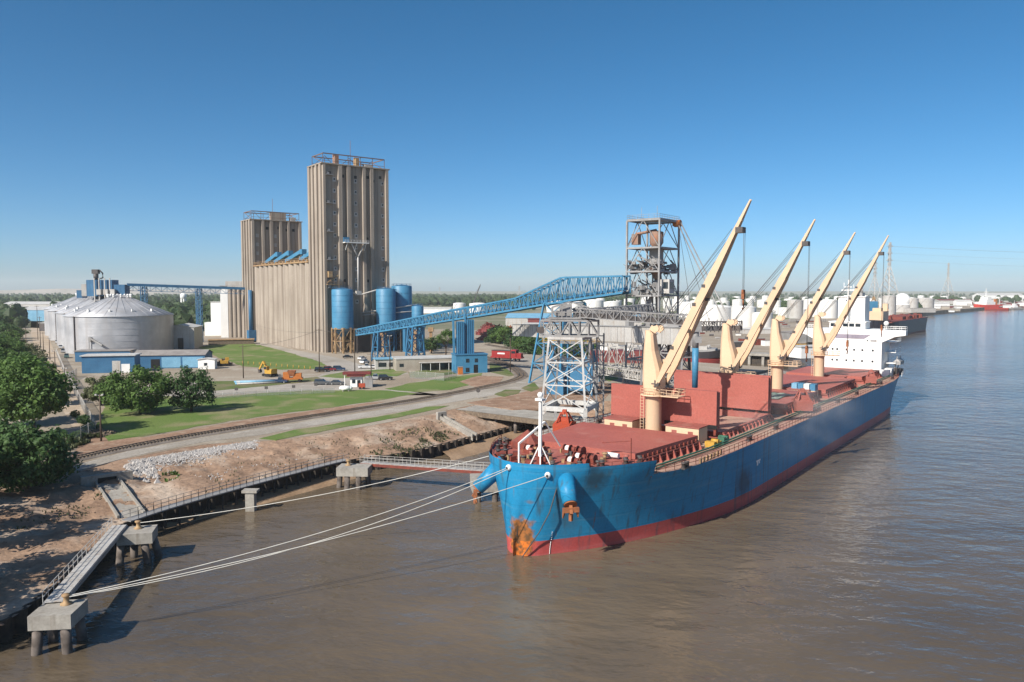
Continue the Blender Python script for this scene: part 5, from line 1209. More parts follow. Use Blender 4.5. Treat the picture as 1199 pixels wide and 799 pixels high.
for x in (-3.6,4,12,20,25.6):
    for y in (-5.6,5.6): o.bar((x,y,0),(x,y,11.2),.5)
o.build('posts', m_dark, t); o = MB(); o.box(-3,25,2,5,0,10); o.build('back_wall', m_dark, t)
# ================================================================ SILVER TANKS
def silver(c, r, h, rise, label, door=True):
    t = thing('silver_tank', label, 'grain tank', (c[0],c[1],5), 0)
    o = MB(); o.lathe([(r,0),(r,h)],96); sh_ = o.build('tank_wall', m_galv, t)
    o = MB(); o.lathe([(r+.5,h-.25),(r+.5,h+.05),(r*.55,h+rise*.47),(r*.12,h+rise*.93),(.3,h+rise)],64); rf = o.build('tank_roof', m_galv, t)
    o = MB()
    for k in range(32): a = 2*pi*k/32; o.bar(((r+.3)*cos(a),(r+.3)*sin(a),h+.12),(r*.12*cos(a),r*.12*sin(a),h+rise*.93+.12),.08,.1)
    o.build('roof_ribs', m_galv, rf)
    o = MB()
    for k in range(1,6): o.lathe([(r+.02,h*k/6-.08),(r+.1,h*k/6),(r+.02,h*k/6+.08)],96)
    o.build('wall_stiffener', m_galv, sh_)
    o = MB()
    for k in range(10): a = 2*pi*k/10+.3; rr_ = r*.22; zz = h+rise*.82; o.rod((rr_*cos(a),rr_*sin(a),zz),(rr_*cos(a),rr_*sin(a),zz+1.4),.4,10); o.sphere((rr_*cos(a),rr_*sin(a),zz+1.4),.6,8,5); o.build('roof_vent', m_white, rf); o = MB()
    for k in range(6): a = -pi/2+(k-2.5)*.5; rr_ = r*.82; zz = h+rise*.2; o.cbox((rr_*cos(a),rr_*sin(a),zz+.5),(1,1,1.1),a); o.build('roof_vent', m_white, rf); o = MB()
    o = MB(); a = -2.0; o.bar((r*cos(a)*1.01,r*sin(a)*1.01,0),(r*cos(a)*1.01,r*sin(a)*1.01,h),.7,.3); o.build('wall_ladder', m_dark, t)
    return t
c1 = (-197.3,387); TS = [c1,(-230,436),(-264,485),(-296,534)]
for k,(c,lab) in enumerate(zip(TS,('nearest and largest-looking silver grain tank with a conical roof, behind the blue sheds','second silver grain tank in the row, partly hidden by the nearest tank','third silver grain tank in the row, only its left edge and roof showing','fourth and farthest silver grain tank at the end of the row'))):
    st_ = silver(c,24.6,18.0,10.4,lab)
    if k == 0:
        o = MB(); o.cbox((-1.5,-25.3,7.2),(1.2,1.2,2)); o.bar((-1.8,-25.4,8),(4.5,-26,4.4),.8); o.bar((-2,-25.4,0),(-2,-25.4,7),.3); o.build('unloading_spout', m_grey, st_)
# headhouses and conveyor on the tank roofs
t = thing('roof_headhouse', 'dark blue headhouse with a looped duct on top, above the silver tanks', 'headhouse', (-229,429,5), 0)
hy = 0
def hb2(px0,px1,py0,py1,y,nm,m_,dep=6):
    x0,x1 = xat(px0,y)+229,xat(px1,y)+229; z0_,z1_ = zat(py1,y)-5,zat(py0,y)-5; o = MB(); o.box(x0,x1,y-429-dep/2,y-429+dep/2,z0_,z1_)
    for i in range(9): x = x0+(x1-x0)*i/8; o.box(x-.06,x+.06,y-429-dep/2-.07,y-429-dep/2+.01,z0_,z1_)
    return o.build(nm, m_, t)
hb2(106,137,328,347,429,'upper_house',m_dblue); hb2(100,106,333,347,452,'side_house',m_lgrey); hb2(94,100,340,349,470,'side_house',m_dblue); hb2(137.5,150,333.5,350,429,'right_house',m_dblue)
o = MB(); z = zat(328,429)-5; o.rod((xat(114,429)+229,0,z),(xat(114,429)+229,0,z+3.6),1.3,14); o.cbox((xat(114,429)+229,0,z+4.6),(3.4,2.6,2.4))
o.tube([(xat(115,429)+229,0,z+4.8),(xat(119,429)+229,0,z+5.2),(xat(122,429)+229,0,z+3.6),(xat(122,429)+229,0,z+1.2),(xat(119,429)+229,0,z+.8)],.42,8); o.build('dust_collector', m_dark, t)
o = MB()
for px in (112,117.5,124,130): o.bar((xat(px,425)+229,-4.2,20),(xat(px,425)+229,-4.2,zat(330,425)-5+2),.5)
for px in (118,126,134): o.cbox((xat(px,425)+229,-4.5,29.4),(2.4,2,3.0))
o.build('support_posts', m_lgrey, t)
o = MB()
for a,b_ in ((0,1),(1,2),(2,3)): p_,q_ = Vector((*TS[a],0)),Vector((*TS[b_],0)); o.bar(p_-Vector((229,429,0))+Vector((0,0,29.8)),q_-Vector((229,429,0))+Vector((0,0,29.8)),2.2,2.4)
o.build('roof_conveyor', m_lgrey, t)
# overhead conveyor to the rear tower
a = Vector((xat(150,429),429,zat(335,429))); b_ = Vector((xat(289,462),462,zat(339.5,462))); t = thing('overhead_conveyor', 'thin dark blue overhead conveyor crossing from the silver tanks to the rear tower', 'conveyor', tuple(a))
d = b_-a; o = MB(); o.bar(Vector((0,0,.7)),d+Vector((0,0,.7)),1.6,1.5); o.build('belt_cover', m_dblue, t)
o = MB(); n = 22
for i in range(n):
    p_,q_ = d*(i/n),d*((i+1)/n); k = Vector((0,0,-2.6)); o.bar(p_+k,q_+k,.25); o.bar(p_ if i % 2 else p_+k, q_+k if i % 2 else q_,.22); o.bar(p_,p_+k,.18)
o.build('under_truss', m_dblue, t)
for px,lab in ((168,'side'),(231,'tall')):
    c = a+d*((px-150)/139.); o = MB(); w_ = 1.3; zb = 5-a.z; ct = c-a
    for x in (-w_,w_):
        for y in (-w_,w_): o.bar((ct.x+x,ct.y+y,zb),(ct.x+x,ct.y+y,ct.z-.5),.35)
    n_ = 9
    for i in range(n_):
        z0_ = zb+(ct.z-zb)*i/n_; z1_ = zb+(ct.z-zb)*(i+1)/n_
        for s_ in (-w_,w_): o.bar((ct.x-w_,ct.y+s_,z0_),(ct.x+w_,ct.y+s_,z1_),.22); o.bar((ct.x+w_,ct.y+s_,z0_),(ct.x-w_,ct.y+s_,z1_),.22); o.bar((ct.x+s_,ct.y-w_,z0_),(ct.x+s_,ct.y+w_,z1_),.22); o.bar((ct.x-w_,ct.y+s_,z1_),(ct.x+w_,ct.y+s_,z1_),.22)
    o.build('support_tower', m_dblue, t)
# ================================================================ SMALL BUILDINGS
def building(name, label, cat, px, py, w_, d_, h_, rz, wall, roof, zb=5.0, ridge=None, rise=1.0, doors=(), wins=(), ov=.35):
    c = g(px,py,zb); t = thing(name, label, cat, tuple(c), rz); o = MB(); o.box(0,w_,0,d_,0,h_)
    if ridge == 'x': o.add([(0,0,h_),(0,d_,h_),(0,d_/2,h_+rise),(w_,0,h_),(w_,d_,h_),(w_,d_/2,h_+rise)],[(0,1,2),(5,4,3)])
    elif ridge == 'y': o.add([(0,0,h_),(w_,0,h_),(w_/2,0,h_+rise),(0,d_,h_),(w_,d_,h_),(w_/2,d_,h_+rise)],[(2,1,0),(3,4,5)])
    o.build('wall', wall, t); o = MB()
    if ridge: o.gable(0,w_,0,d_,h_,h_+rise,ridge,ov,.18)
    else: o.box(-ov,w_+ov,-ov,d_+ov,h_,h_+.35)
    o.build('roof', roof, t)
    for x0,x1,z1 in doors: o = MB(); o.box(x0,x1,-.07,-.01,0,z1); o.build('door', m_black, t)
    for x0,x1,z0,z1 in wins: o = MB(); o.box(x0,x1,-.07,-.01,z0,z1); o.build('window', m_glass, t)
    return t
t = building('blue_shed','low blue metal shed with a pale single-slope roof in front of the nearest silver tank','shed',96,437.5,17.8,8,6.2,radians(12),m_dblue,m_roofl,ov=.5,wins=())
o = MB(); o.box(10.2,13.0,-.08,-.01,0,4.4); o.build('door', m_lgrey, t); o = MB(); o.box(13.3,16.2,-.08,-.01,0,3.2); o.build('door', m_white, t)
t = building('workshop','long low workshop with grey roof and light blue doors right of the blue shed','workshop',156,432,26.5,12,5.0,radians(8),m_dblue,m_roofg,ridge='x',rise=1.6)
o = MB(); o.box(10.5,17.5,-.08,-.01,.3,4.3); o.build('door', m_lblue, t); o = MB(); o.box(18.2,25.8,-.08,-.01,.3,4.3); o.build('door', m_lblue, t); o = MB(); o.box(6.5,9.8,-.08,-.01,0,3.6); o.build('door', m_black, t)
building('lean_to','dark flat lean-to between the blue shed and the nearest silver tank','lean-to',88,424,22,7,4.4,radians(8),m_dblue,m_roofg)
building('trailer','small white site trailer beside the workshop','trailer',232,432.5,6.2,3.2,3.6,radians(6),m_white,m_roofl,ridge='y',rise=.5,wins=((2.2,3.4,1.4,2.4),))
building('dump_shed','grey gabled dump shed with two dark doorways behind the nearest silver tank','shed',193,409,14.5,20,11.0,radians(10),m_lgrey,m_roofl,ridge='y',rise=1.5,doors=((.8,2.6,4.6),(6.4,9.2,5.6)))
t = building('white_silo','tall white and tan silo block left of the rear elevator tower','silo',259,395.5,4.6,22,33,radians(10),m_white,m_roofg)
o = MB(); o.box(4.6,15.5,1,21,0,31.5)
for i in range(4): o.lathe([(1.5,0),(1.5,31.4)],18,(6.0+i*2.7,1.2,0))
o.build('silo_shaft', m_conc, t); o = MB(); o.box(3.2,15.7,.2,20,33.4,36.2); o.box(4.7,15.6,-.4,21,31.5,33.3); o.build('roof_house', m_lgrey, t)
t = building('white_silo','shorter white stepped silo block beside the tall white one','silo',247.5,393.5,7.5,10,22.5,radians(10),m_white,m_roofl); o = MB(); o.box(-4.2,0,0,8,0,9); o.build('side_annex', m_white, t); o = MB(); o.cbox((8.6,1,18),(1.4,1.2,4)); o.build('duct', m_dark, t)
t = building('loading_dock','low brown timber loading dock with pipework left of the elevator','loading dock',244,404,24,8,2.4,radians(18),m_wood,m_tan)
t = building('office','low tan block office with a flat roof left of the blue pylon house','office',464,435,30,11,4.4,radians(17),m_bldg,m_roofl,ov=.2,doors=(),wins=((1.2,2.8,1.6,2.8),(23,25,1.2,2.6)))
o = MB(); o.box(8.5,22.5,-2.6,0,3.0,3.2); o.build('porch_roof', m_lgrey, t); o = MB(); o.box(9,21.5,-.08,-.01,.2,2.7); o.build('window', m_glass, t); o = MB()
for x in (9,12.5,16,19.5,22.2): o.bar((x,-2.4,0),(x,-2.4,3),.16)
o.build('porch_post', m_white, t); o = MB(); o.box(25.5,29.5,-.6,0,0,3.0); o.build('annex', m_white, t)
t = building('office_annex','pale blue-fronted office annex beside the parked white cars','office',440,433,10,6,3.8,radians(17),m_lgrey,m_lblue,ov=.4,wins=((1,4,1,2.6),(5,9,1,2.6)))
t = building('gatehouse','white gatehouse with a broad red flat roof beside the track crossing','gatehouse',410,453.5,3.6,3.2,3.4,radians(5),m_white,m_maroon,ov=1.0,wins=((.6,1.6,1.2,2.4),),doors=((2.2,3.2,2.2),))
o = MB(); o.box(-2.2,6.4,-.9,2.6,4.0,4.7); o.build('canopy', m_maroon, t); o = MB(); o.bar((5.8,1,0),(5.8,1,4),.25); o.bar((-1.8,1,0),(-1.8,1,4),.2); o.build('canopy_post', m_white, t)
building('grey_cabinet','grey metal cabinet right of the gatehouse','cabinet',427,454,2.4,1.8,2.6,.1,m_grey,m_roofg,ov=.05)
t = thing('orange_compressor','small orange compressor in front of the grey cabinet','compressor',g(420,456),.1); o = MB(); o.box(0,1.9,0,1.2,.4,1.7); o.build('body', m_bright, t); o = MB(); o.rod((.4,-.1,.35),(.4,1.3,.35),.35,10); o.rod((1.5,-.1,.35),(1.5,1.3,.35),.35,10); o.build('wheel', m_tyre, t)
t = thing('propane_tank','white horizontal propane tank on the lawn left of the gatehouse','tank',g(405,458.5),.1); o = MB(); o.rod((-1.3,0,1),(1.3,0,1),.7,16); o.sphere((-1.3,0,1),.7,12,8,.9); o.sphere((1.3,0,1),.7,12,8,.9); o.build('vessel', m_white, t); o = MB(); o.box(-1,-.7,-.5,.5,0,.5); o.box(.7,1,-.5,.5,0,.5); o.build('saddle', m_conc2, t)
building('blue_depot','distant blue depot with a pale roof at the left edge among the trees','depot',4,376,60,40,11,radians(-8),m_lblue,m_roofl,ridge='x',rise=3)
building('grey_depot','long pale grey warehouse just behind the distant blue depot','warehouse',2,370,75,30,14,radians(-8),m_lgrey,m_roofl,ridge='x',rise=3)
building('truck_shed','low white-roofed truck shed at the far end of the street','shed',46,388,38,16,6,radians(-14),m_dark,m_roofl)
# things across the tracks
t = building('long_warehouse','long pale blue-grey warehouse behind the bushes, under the conveyor bridge','warehouse',592,386,105,40,9,radians(-6),m_lgrey,m_lblue,ridge='x',rise=3)
t = building('white_shed','long white corrugated shed right of the bushes, behind the loader','shed',612,396,42,14,9,radians(-14),m_lgrey,m_roofl)
building('red_shed','small dull red shed on top of the bank behind the white corrugated shed','shed',618,388,16,10,9,radians(-10),m_maroon,m_maroon)
building('yellow_store','open store with a yellow edge across the slip, right of the third crane','store',925,401,26,14,5.5,radians(8),m_grey,m_roofg)
building('quay_office','small white quay office across the slip beside the superstructure','office',938,420,18,8,5,radians(20),m_white,m_roofl)
# ================================================================ TANK FARM AND FAR SHORE
def storage_tank(px0, px1, pyt, pyb, label, m, roof=None, group=None, dome=.12):
    c = g((px0+px1)/2,pyb,5); r = (px1-px0)/2/FPX*c[1]; h = max((pyb-pyt)/FPX*c[1],2)
    t = thing('storage_tank', label, 'storage tank', (c[0],c[1]+r,5), 0, group); rr_ = r*1.0
    o = MB(); o.lathe([(rr_,0),(rr_,h)],36)
    s_ = o.build('tank_shell', m, t)
    o = MB(); o.lathe([(rr_+.15,h-.3),(rr_+.15,h),(rr_*.5,h+rr_*dome*.8),(.1,h+rr_*dome)],36); o.build('tank_roof', roof or m, t)
    o = MB()
    for k in range(14): a = -pi*.95+k*.08; o.bar((rr_*1.012*cos(a),rr_*1.012*sin(a),h*k/14),(rr_*1.012*cos(a+.08),rr_*1.012*sin(a+.08),h*(k+1)/14),.5,.25)
    o.build('tank_stair', m_grey, s_)
    return t
BIG = [(818,866,360,383,'big white storage tank directly left of the second crane pedestal',m_whitet),(860,889,360,386,'big white storage tank right behind the second crane pedestal',m_whitet),
 (884,908,367,387,'low bright white storage tank between the second and third crane jibs',m_whitet),(797,823,355,372,'white storage tank just right of the steel scale tower',m_whitet),
 (925,943,352,373,'pale grey storage tank behind the fourth crane jib',m_lgrey),(962,985,352,373,'white storage tank left of the white ship funnel',m_whitet),(944,962,351,371,'white storage tank between the grey one and the funnel',m_whitet),
 (1036,1052,347,371,'grey storage tank right of the moored ship blue box',m_lgrey),(1064,1078,350,366,'small grey storage tank behind the white domed tank',m_lgrey),(1077,1098,350,363,'grey storage tank with a white cap on the right bank',m_lgrey),
 (530,545,355.5,366,'white storage tank left of the far dark crane, behind the conveyor bridge',m_whitet),(549,571,356,368,'second white storage tank below the far dark crane, behind the conveyor bridge',m_whitet),
 (752,775,349,366,'white storage tank seen through the legs of the scale tower',m_whitet),(686,708,352,367,'white storage tank just under the deep end of the conveyor bridge',m_whitet),(708,728,354,368,'white storage tank under the bridge end, left of the scale tower leg',m_whitet),
 (640,662,353,366,'white storage tank under the conveyor bridge, left of its tall trestle top',m_whitet),(663,684,354,367,'white storage tank framed by the tall blue trestle top',m_whitet)]
for a,b_,c,d,lab,m_ in BIG: storage_tank(a,b_,c,d,lab,m_)
t = storage_tank(1051,1071,357,366,'cream storage tank with a white dome on top by the river bend',m_lgrey,m_white); o = MB(); c = t.location; r = 10/FPX*c.y
o.sphere((0,0,(366-353)/FPX*c.y),r*.92,24,14); o.build('dome', m_white, t)
rr = random.Random(21); BACK = []
x = 640
while x < 1035:
    w_ = rr.uniform(9,17); BACK.append((x,x+w_,rr.uniform(350,353.5),rr.uniform(358.5,362))); x += w_+rr.uniform(1,5)
for k,(a,b_,c,d) in enumerate(BACK): storage_tank(a,b_,c,d,'small white storage tank in the middle row of far tanks, %s from the left' % nth(k+1),m_whitet,None,'middle row of far white tanks')
x = 790; k = 0
while x < 1190:
    w_ = rr.uniform(5,11); yb = rr.uniform(352,354.5); k += 1
    storage_tank(x,x+w_,yb-rr.uniform(4.5,6.5),yb,'tiny white storage tank in the farthest row near the horizon, %s from the left' % nth(k),m_whitet,None,'farthest row of white tanks'); x += w_+rr.uniform(4,14)
x = 800; k = 0
while x < 960:
    w_ = rr.uniform(9,16); yb = rr.uniform(367,374); k += 1
    if not (818 < x+w_/2 < 912): storage_tank(x,x+w_,yb-rr.uniform(8,13),yb,'white storage tank in the front row of the far tank farm, %s from the left' % nth(k),m_whitet,None,'front row of far white tanks')
    x += w_+rr.uniform(2,6)
rr = random.Random(41)
for k,px in enumerate(sorted(rr.uniform(775,1010) for _ in range(38))):
    w_ = rr.uniform(5,10); yb = rr.uniform(356,369); storage_tank(px-w_/2,px+w_/2,yb-rr.uniform(4,9),yb,'%s storage tank among the packed far tanks, %s from the left' % ('pale grey' if k % 3 == 0 else 'narrow white',nth(k+1)),m_lgrey if k % 3 == 0 else m_whitet,None,'packed small tanks of the far tank farm')
for k in range(12):
    px = 770+k*20+rr.uniform(-6,6); q = g(px,rr.uniform(366,380),5); kk = q[1]/FPX; t = thing('pipe_rack','grey steel pipe rack among the far tanks, %s from the left' % nth(k+1),'pipe rack',q,rr.uniform(-.2,.2),'pipe racks in the far tank farm'); o = MB(); L_ = rr.uniform(14,24)*kk; h_ = rr.uniform(2.2,4.5)*kk
    for i in range(8):
        x_ = L_*i/7
        for y_ in (0,2*kk): o.bar((x_,y_,0),(x_,y_,h_),.35*kk)
        o.bar((x_,0,h_),(x_,2*kk,h_),.3*kk); o.bar((x_,0,h_*.6),(x_,2*kk,h_*.6),.3*kk)
    for y_ in (0,2*kk):
        for z_ in (h_,h_*.6): o.bar((0,y_,z_),(L_,y_,z_),.25*kk)
    o.build('rack_frame', m_grey, t); o = MB()
    for z_ in (h_*.65,h_*1.05):
        for y_ in (.4,1.0,1.6): o.rod((0,y_*kk,z_),(L_,y_*kk,z_),.22*kk,6)
    o.build('pipes', m_lgrey, t)
# far low sheds and plant
rr = random.Random(5); k = 0
SHED = [(690,715,372,6,'pale sheet-roofed shed under the conveyor bridge end'),(870,905,391,5,'long low grey-roofed shed across the slip, right of the second crane'),(1090,1112,361,5,'white shed near the right bank, left of the red ship'),(1120,1138,358,5,'white warehouse behind the red ship bow'),
 (1150,1199,353,7,'long white warehouse on the far right skyline'),(1100,1140,356,4,'low red-roofed shed behind the right bank'),(460,490,364,4,'low tan shed far behind the blue bins'),(492,528,367,5,'long low pale shed left of the two white tanks behind the bridge'),(230,262,372,3,'low far white shed left of the white silos'),(255,290,366,3,'far low pale building between the white silos and the elevator'),(205,232,372,3,'far low tan building right of the silver tanks')]
for a,b_,py,hpx,lab in SHED:
    c = g(a,py,5); w_ = (b_-a)/FPX*c[1]; h_ = hpx/FPX*c[1]; building('warehouse',lab,'warehouse',a,py,w_,w_*.4,h_,0,m_white if 'white' in lab else m_lgrey,m_maroon if 'red-roofed' in lab else m_roofl,ridge='x',rise=h_*.35)
# lattice transmission towers
def pylon(px, pyt, Y, label, wd=16):
    x = xat(px,Y); zt_ = zat(pyt,Y)-5; t = thing('transmission_tower', label, 'pylon', (x,Y,5), .4); o = MB(); s_ = zt_*.008
    def hw(z): u = z/zt_; return wd*(1-u/.62)+1.8*u/.62 if u < .62 else 1.8*(1-(u-.62)*.9)
    zs = [0,.12,.24,.35,.45,.54,.62,.7,.78,.86,.93,1.0]
    for a,b_ in ((-1,-1),(1,-1),(1,1),(-1,1)):
        for u,v in zip(zs,zs[1:]): o.bar((a*hw(u*zt_),b_*hw(u*zt_),u*zt_),(a*hw(v*zt_),b_*hw(v*zt_),v*zt_),s_)
    for u,v in zip(zs,zs[1:]):
        p_,q_ = hw(u*zt_),hw(v*zt_)
        for s in (-1,1):
            o.bar((-p_,s*p_,u*zt_),(q_,s*q_,v*zt_),s_*.6); o.bar((p_,s*p_,u*zt_),(-q_,s*q_,v*zt_),s_*.6); o.bar((s*p_,-p_,u*zt_),(s*q_,q_,v*zt_),s_*.6)
        o.bar((-q_,-q_,v*zt_),(q_,-q_,v*zt_),s_*.6)
    o.build('lattice_mast', m_lgrey, t)
    for u in (.72,.83,.94): o = MB(); o.bar((-8,0,u*zt_),(8,0,u*zt_),s_*.9); o.bar((-8,0,u*zt_),(0,0,(u+.04)*zt_),s_*.5); o.bar((8,0,u*zt_),(0,0,(u+.04)*zt_),s_*.5); o.build('cross_arm', m_lgrey, t)
    return t
pA = pylon(1039.5,284,1500,'tallest lattice transmission tower, above the moored black ship',17); pylon(1023,306,1760,'lattice transmission tower half hidden by the fourth jib, left of the tallest one',14); pB = pylon(1108.5,308,2600,'lattice transmission tower standing alone above the right bank',18)
pylon(515,336,3600,'tiny far transmission tower on the treeline left of the dark crane',9); pylon(608,335,3600,'tiny far transmission tower on the treeline above the conveyor bridge',9)
for k,(dz,dx) in enumerate(((.94,-8),(.94,8),(.83,8),(.72,-8))):
    a = pA.location+Vector((dx,0,(zat(284,1500)-5)*dz)); b_ = Vector((1900+dx*2,1650,(zat(290,1650))*dz+4)); P = [a.lerp(b_,i/20)-Vector((0,0,14*4*(i/20)*(1-i/20))) for i in range(21)]
    o = MB(); o.tube(P,.1,4); tag(o.build('power_line', m_grey, loc=tuple(a)), 'thin power line running right from the tallest transmission tower', 'power line', 'far power lines')
# far lattice crane behind the bridge
c = g(553,359,5); t = thing('lattice_crane','small dark lattice crane far behind the conveyor bridge','crane',c,0); k = c[1]/FPX; o = MB(); o.cbox((0,0,2.2*k),(7*k,4*k,3*k)); o.box(-3.5*k,3.5*k,-2*k,2*k,0,.9*k); o.build('crane_body', m_lgrey, t)
o = MB(); boxtruss(o,(1*k,0,3*k),(9.5*k,0,24*k),2.2*k,2.0*k,12,.3*k); o.build('lattice_boom', m_dark, t); o = MB(); o.rod((9.5*k,0,25*k),(-3*k,0,5*k),.12*k,4); o.build('stay', m_dark, t)
# water tower
c = g(215,362,5); k = c[1]/FPX; t = thing('water_tower','distant white water tower left of the white silos','water tower',c,0); o = MB()
for a in range(6): o.bar((3.2*k*cos(a*pi/3),3.2*k*sin(a*pi/3),0),(2.6*k*cos(a*pi/3),2.6*k*sin(a*pi/3),12*k),1.1*k)
o.build('legs', m_white, t); o = MB(); o.lathe([(.5*k,10.5*k),(3.4*k,12.5*k),(3.6*k,16*k),(2.4*k,18*k),(.1*k,18.6*k)],20); o.build('water_bowl', m_white, t)
# quay across the slip
t = thing('slip_wharf','concrete wharf on square piers across the slip, between second and third crane','wharf',sw(286,-95,0),SA)
o = MB(); o.box(-6,3,-42,36,4.2,5.35); o.build('wharf_deck', m_conc2, t)
for i in range(12): y = -40+i*6.6; o = MB(); o.box(-5.4,-4.0,y,y+1.2,-3,4.2); o.build('pier', m_conc2, t)
o = MB(); o.box(-3.8,3.5,-42,36,-3,4.2); o.build('back_wall', m_sheet, t)
# ships ------------------------------------------------------------------------
def simple_ship(name, label, bow, ang, L_, B_, F_, hullm, bootm=None, zb=1.2):
    t = thing(name, label, 'ship', bow, ang)    # local x aft, y starboard
    ST = [(0,0,.02),(.01,.1,.25),(.03,.28,.5),(.06,.55,.75),(.1,.8,.92),(.16,1,1),(.9,1,1),(.97,.85,.95),(1,.6,.85)]
    def lo(z0_,z1_,nm,m_):
        o = MB(); vs = []; n = 5
        for u,a,b_ in ST:
            for sd in (1,-1):
                for k in range(n):
                    z = z0_+(z1_-z0_)*k/(n-1); v = max(0,min(1,z/F_)); vs.append((u*L_-(1-u*10 if u < .1 else 0)*v*2.5, sd*B_/2*(a+(b_-a)*v), z+(max(0,.12-u)*14*v if z1_ == F_ else 0)))
        fs = []
        for i in range(len(ST)-1):
            for sd in (0,1):
                for k in range(n-1): a = i*2*n+sd*n+k; q = (a,a+2*n,a+2*n+1,a+1); fs.append(q if sd else q[::-1])
        i = len(ST)-1; fs += [(i*2*n+k,i*2*n+k+1,i*2*n+n+k+1,i*2*n+n+k) for k in range(n-1)]
        fs += [(i*2*n+n-1,i*2*n+2*n-1,(i+1)*2*n+2*n-1,(i+1)*2*n+n-1) for i in range(len(ST)-1)] if z1_ == F_ else []
        o.add(vs,fs,False); return o.build(nm,m_,t)
    lo(zb,F_,'hull',hullm); lo(-2,zb,'boot_band',bootm or m_maroon); return t
q = g(1066,386,0); q = (q[0]-150*.6,q[1]-150*.8,0); t = simple_ship('moored_cargo_ship','black cargo ship with cream cranes moored beyond the white superstructure',(q[0],q[1],0),SA-.02,150,25,11.5,M('black_hull',(.03,.032,.05),.5),m_maroon)
rr = random.Random(4)
o = MB(); o.box(6,148,-11.5,11.5,11.0,11.7); o.build('deck', m_oxide, t)
for s0 in (60,86,112): o = MB(); o.box(s0,s0+19,-8,8,11.7,14.2); o.build('hatch', m_oxide, t)
o = MB()
for i in range(50): s = rr.uniform(60,146); o.cbox((s,rr.uniform(-10,10),12+rr.uniform(0,1.5)),(rr.uniform(1,3),rr.uniform(1,3),rr.uniform(1.5,4)))
o.build('deck_gear', m_oxide, t)
for s in (36,):
    o = MB(); o.lathe([(1.6,11.7),(1.6,19)],16,(s,0,0)); o.box(s-1.7,s+1.7,-2,2,19,25); pd = o.build('deck_crane', m_cream, t); o = MB(); o.bar((s,-2,20),(s+16,2,23),1.2,1.2,.6,.6); o.build('jib', m_cream, pd)
o = MB(); o.box(6,24,-5,5,11.7,19.5); o.box(8,14,-3,3,19.5,22); o.build('cream_house', m_cream, t)
q = g(1022.5,368,16); k = q[1]/FPX; t = thing('spreader_box','bright blue hanging box beside the white funnel, over the moored black ship','cargo hopper',(q[0],q[1],zat(366,q[1])),0)
o = MB(); o.box(-3.6*k,3.6*k,-3*k,3*k,0,13*k); o.build('hopper_body', m_blue, t); o = MB(); o.bar((-2.4*k,0,13*k),(0,0,19*k),.9*k); o.bar((2.4*k,0,13*k),(0,0,19*k),.9*k); o.cbox((0,0,16*k),(3*k,2*k,3*k)); o.build('hoist_frame', m_tan, t); o = MB()
for x_ in (-3,3): o.bar((x_*k,2*k,-(zat(366,q[1])-5)),(x_*k,2*k,0),.9*k)
o.build('support_legs', m_lgrey, t)
q = g(1141,363.2,0); t = simple_ship('red_ship','bright red supply ship moored at the far right bank',(q[0],q[1],0),radians(22),105,18,9.5,M('ship_red',(.60,.05,.03),.5,fine=.02),m_maroon,.6)
o = MB(); o.box(20,44,-8,8,9.5,15); o.box(22,40,-7.5,7.5,15,19.5); o.box(24,34,-7,7,19.5,24); o.build('superstructure', m_white, t); o = MB(); o.lathe([(.7,24),(.4,40)],8,(29,0,0)); o.bar((29,-4,33),(29,4,33),.6); o.build('mast', m_white, t); o = MB(); o.box(46,52,-6,-2,9.5,20); o.build('funnel', m_orange, t); o = MB(); o.lathe([(1.2,9.5),(1.2,22)],10,(66,0,0)); o.bar((66,0,21),(84,0,27),1.1); o.build('deck_crane', m_lgrey, t)
q = g(1190,362.8,0); t = simple_ship('tug_boat','small grey tug beside the red ship at the right edge',(q[0]-18,q[1]-8,0),radians(20),30,9,4.2,m_grey,m_dark,.6)
o = MB(); o.box(8,18,-3,3,4.2,8); o.box(9,15,-2.4,2.4,8,11); o.lathe([(.3,11),(.2,18)],8,(12,0,0)); o.build('deckhouse', m_white, t)
q = g(851,429,0); t = simple_ship('red_barge','dark red barge with a black upper hull lying in the slip behind the loaders',(q[0],q[1]+3,0),radians(168)-.0,66,12,6.5,M('barge_black',(.035,.03,.035),.6),M('barge_red_band',(.24,.035,.03),.6),3.4)
t.rotation_euler = (0,0,radians(158))
o = MB(); o.box(4,62,-4.6,4.6,6.3,8.0); o.build('cargo_coaming', m_grey, t); o = MB()
for i in range(24): o.cbox((rr.uniform(6,60),rr.uniform(-4,4),8.2),(rr.uniform(1,4),rr.uniform(1,2),rr.uniform(.6,2.6)))
o.build('deck_gear', m_lgrey, t)
o = MB(); o.box(0,30,0,9,0,5); q = g(690,424,5); tb = thing('red_barge','bright red flat barge seen through the legs of the white loader','barge',q,radians(-18)); o.build('hull', m_maroon, tb); o = MB(); o.box(4,8,1,7,5,6.4); o.box(14,18,2,7,5,6); o.build('deck_boxes', m_white, tb)
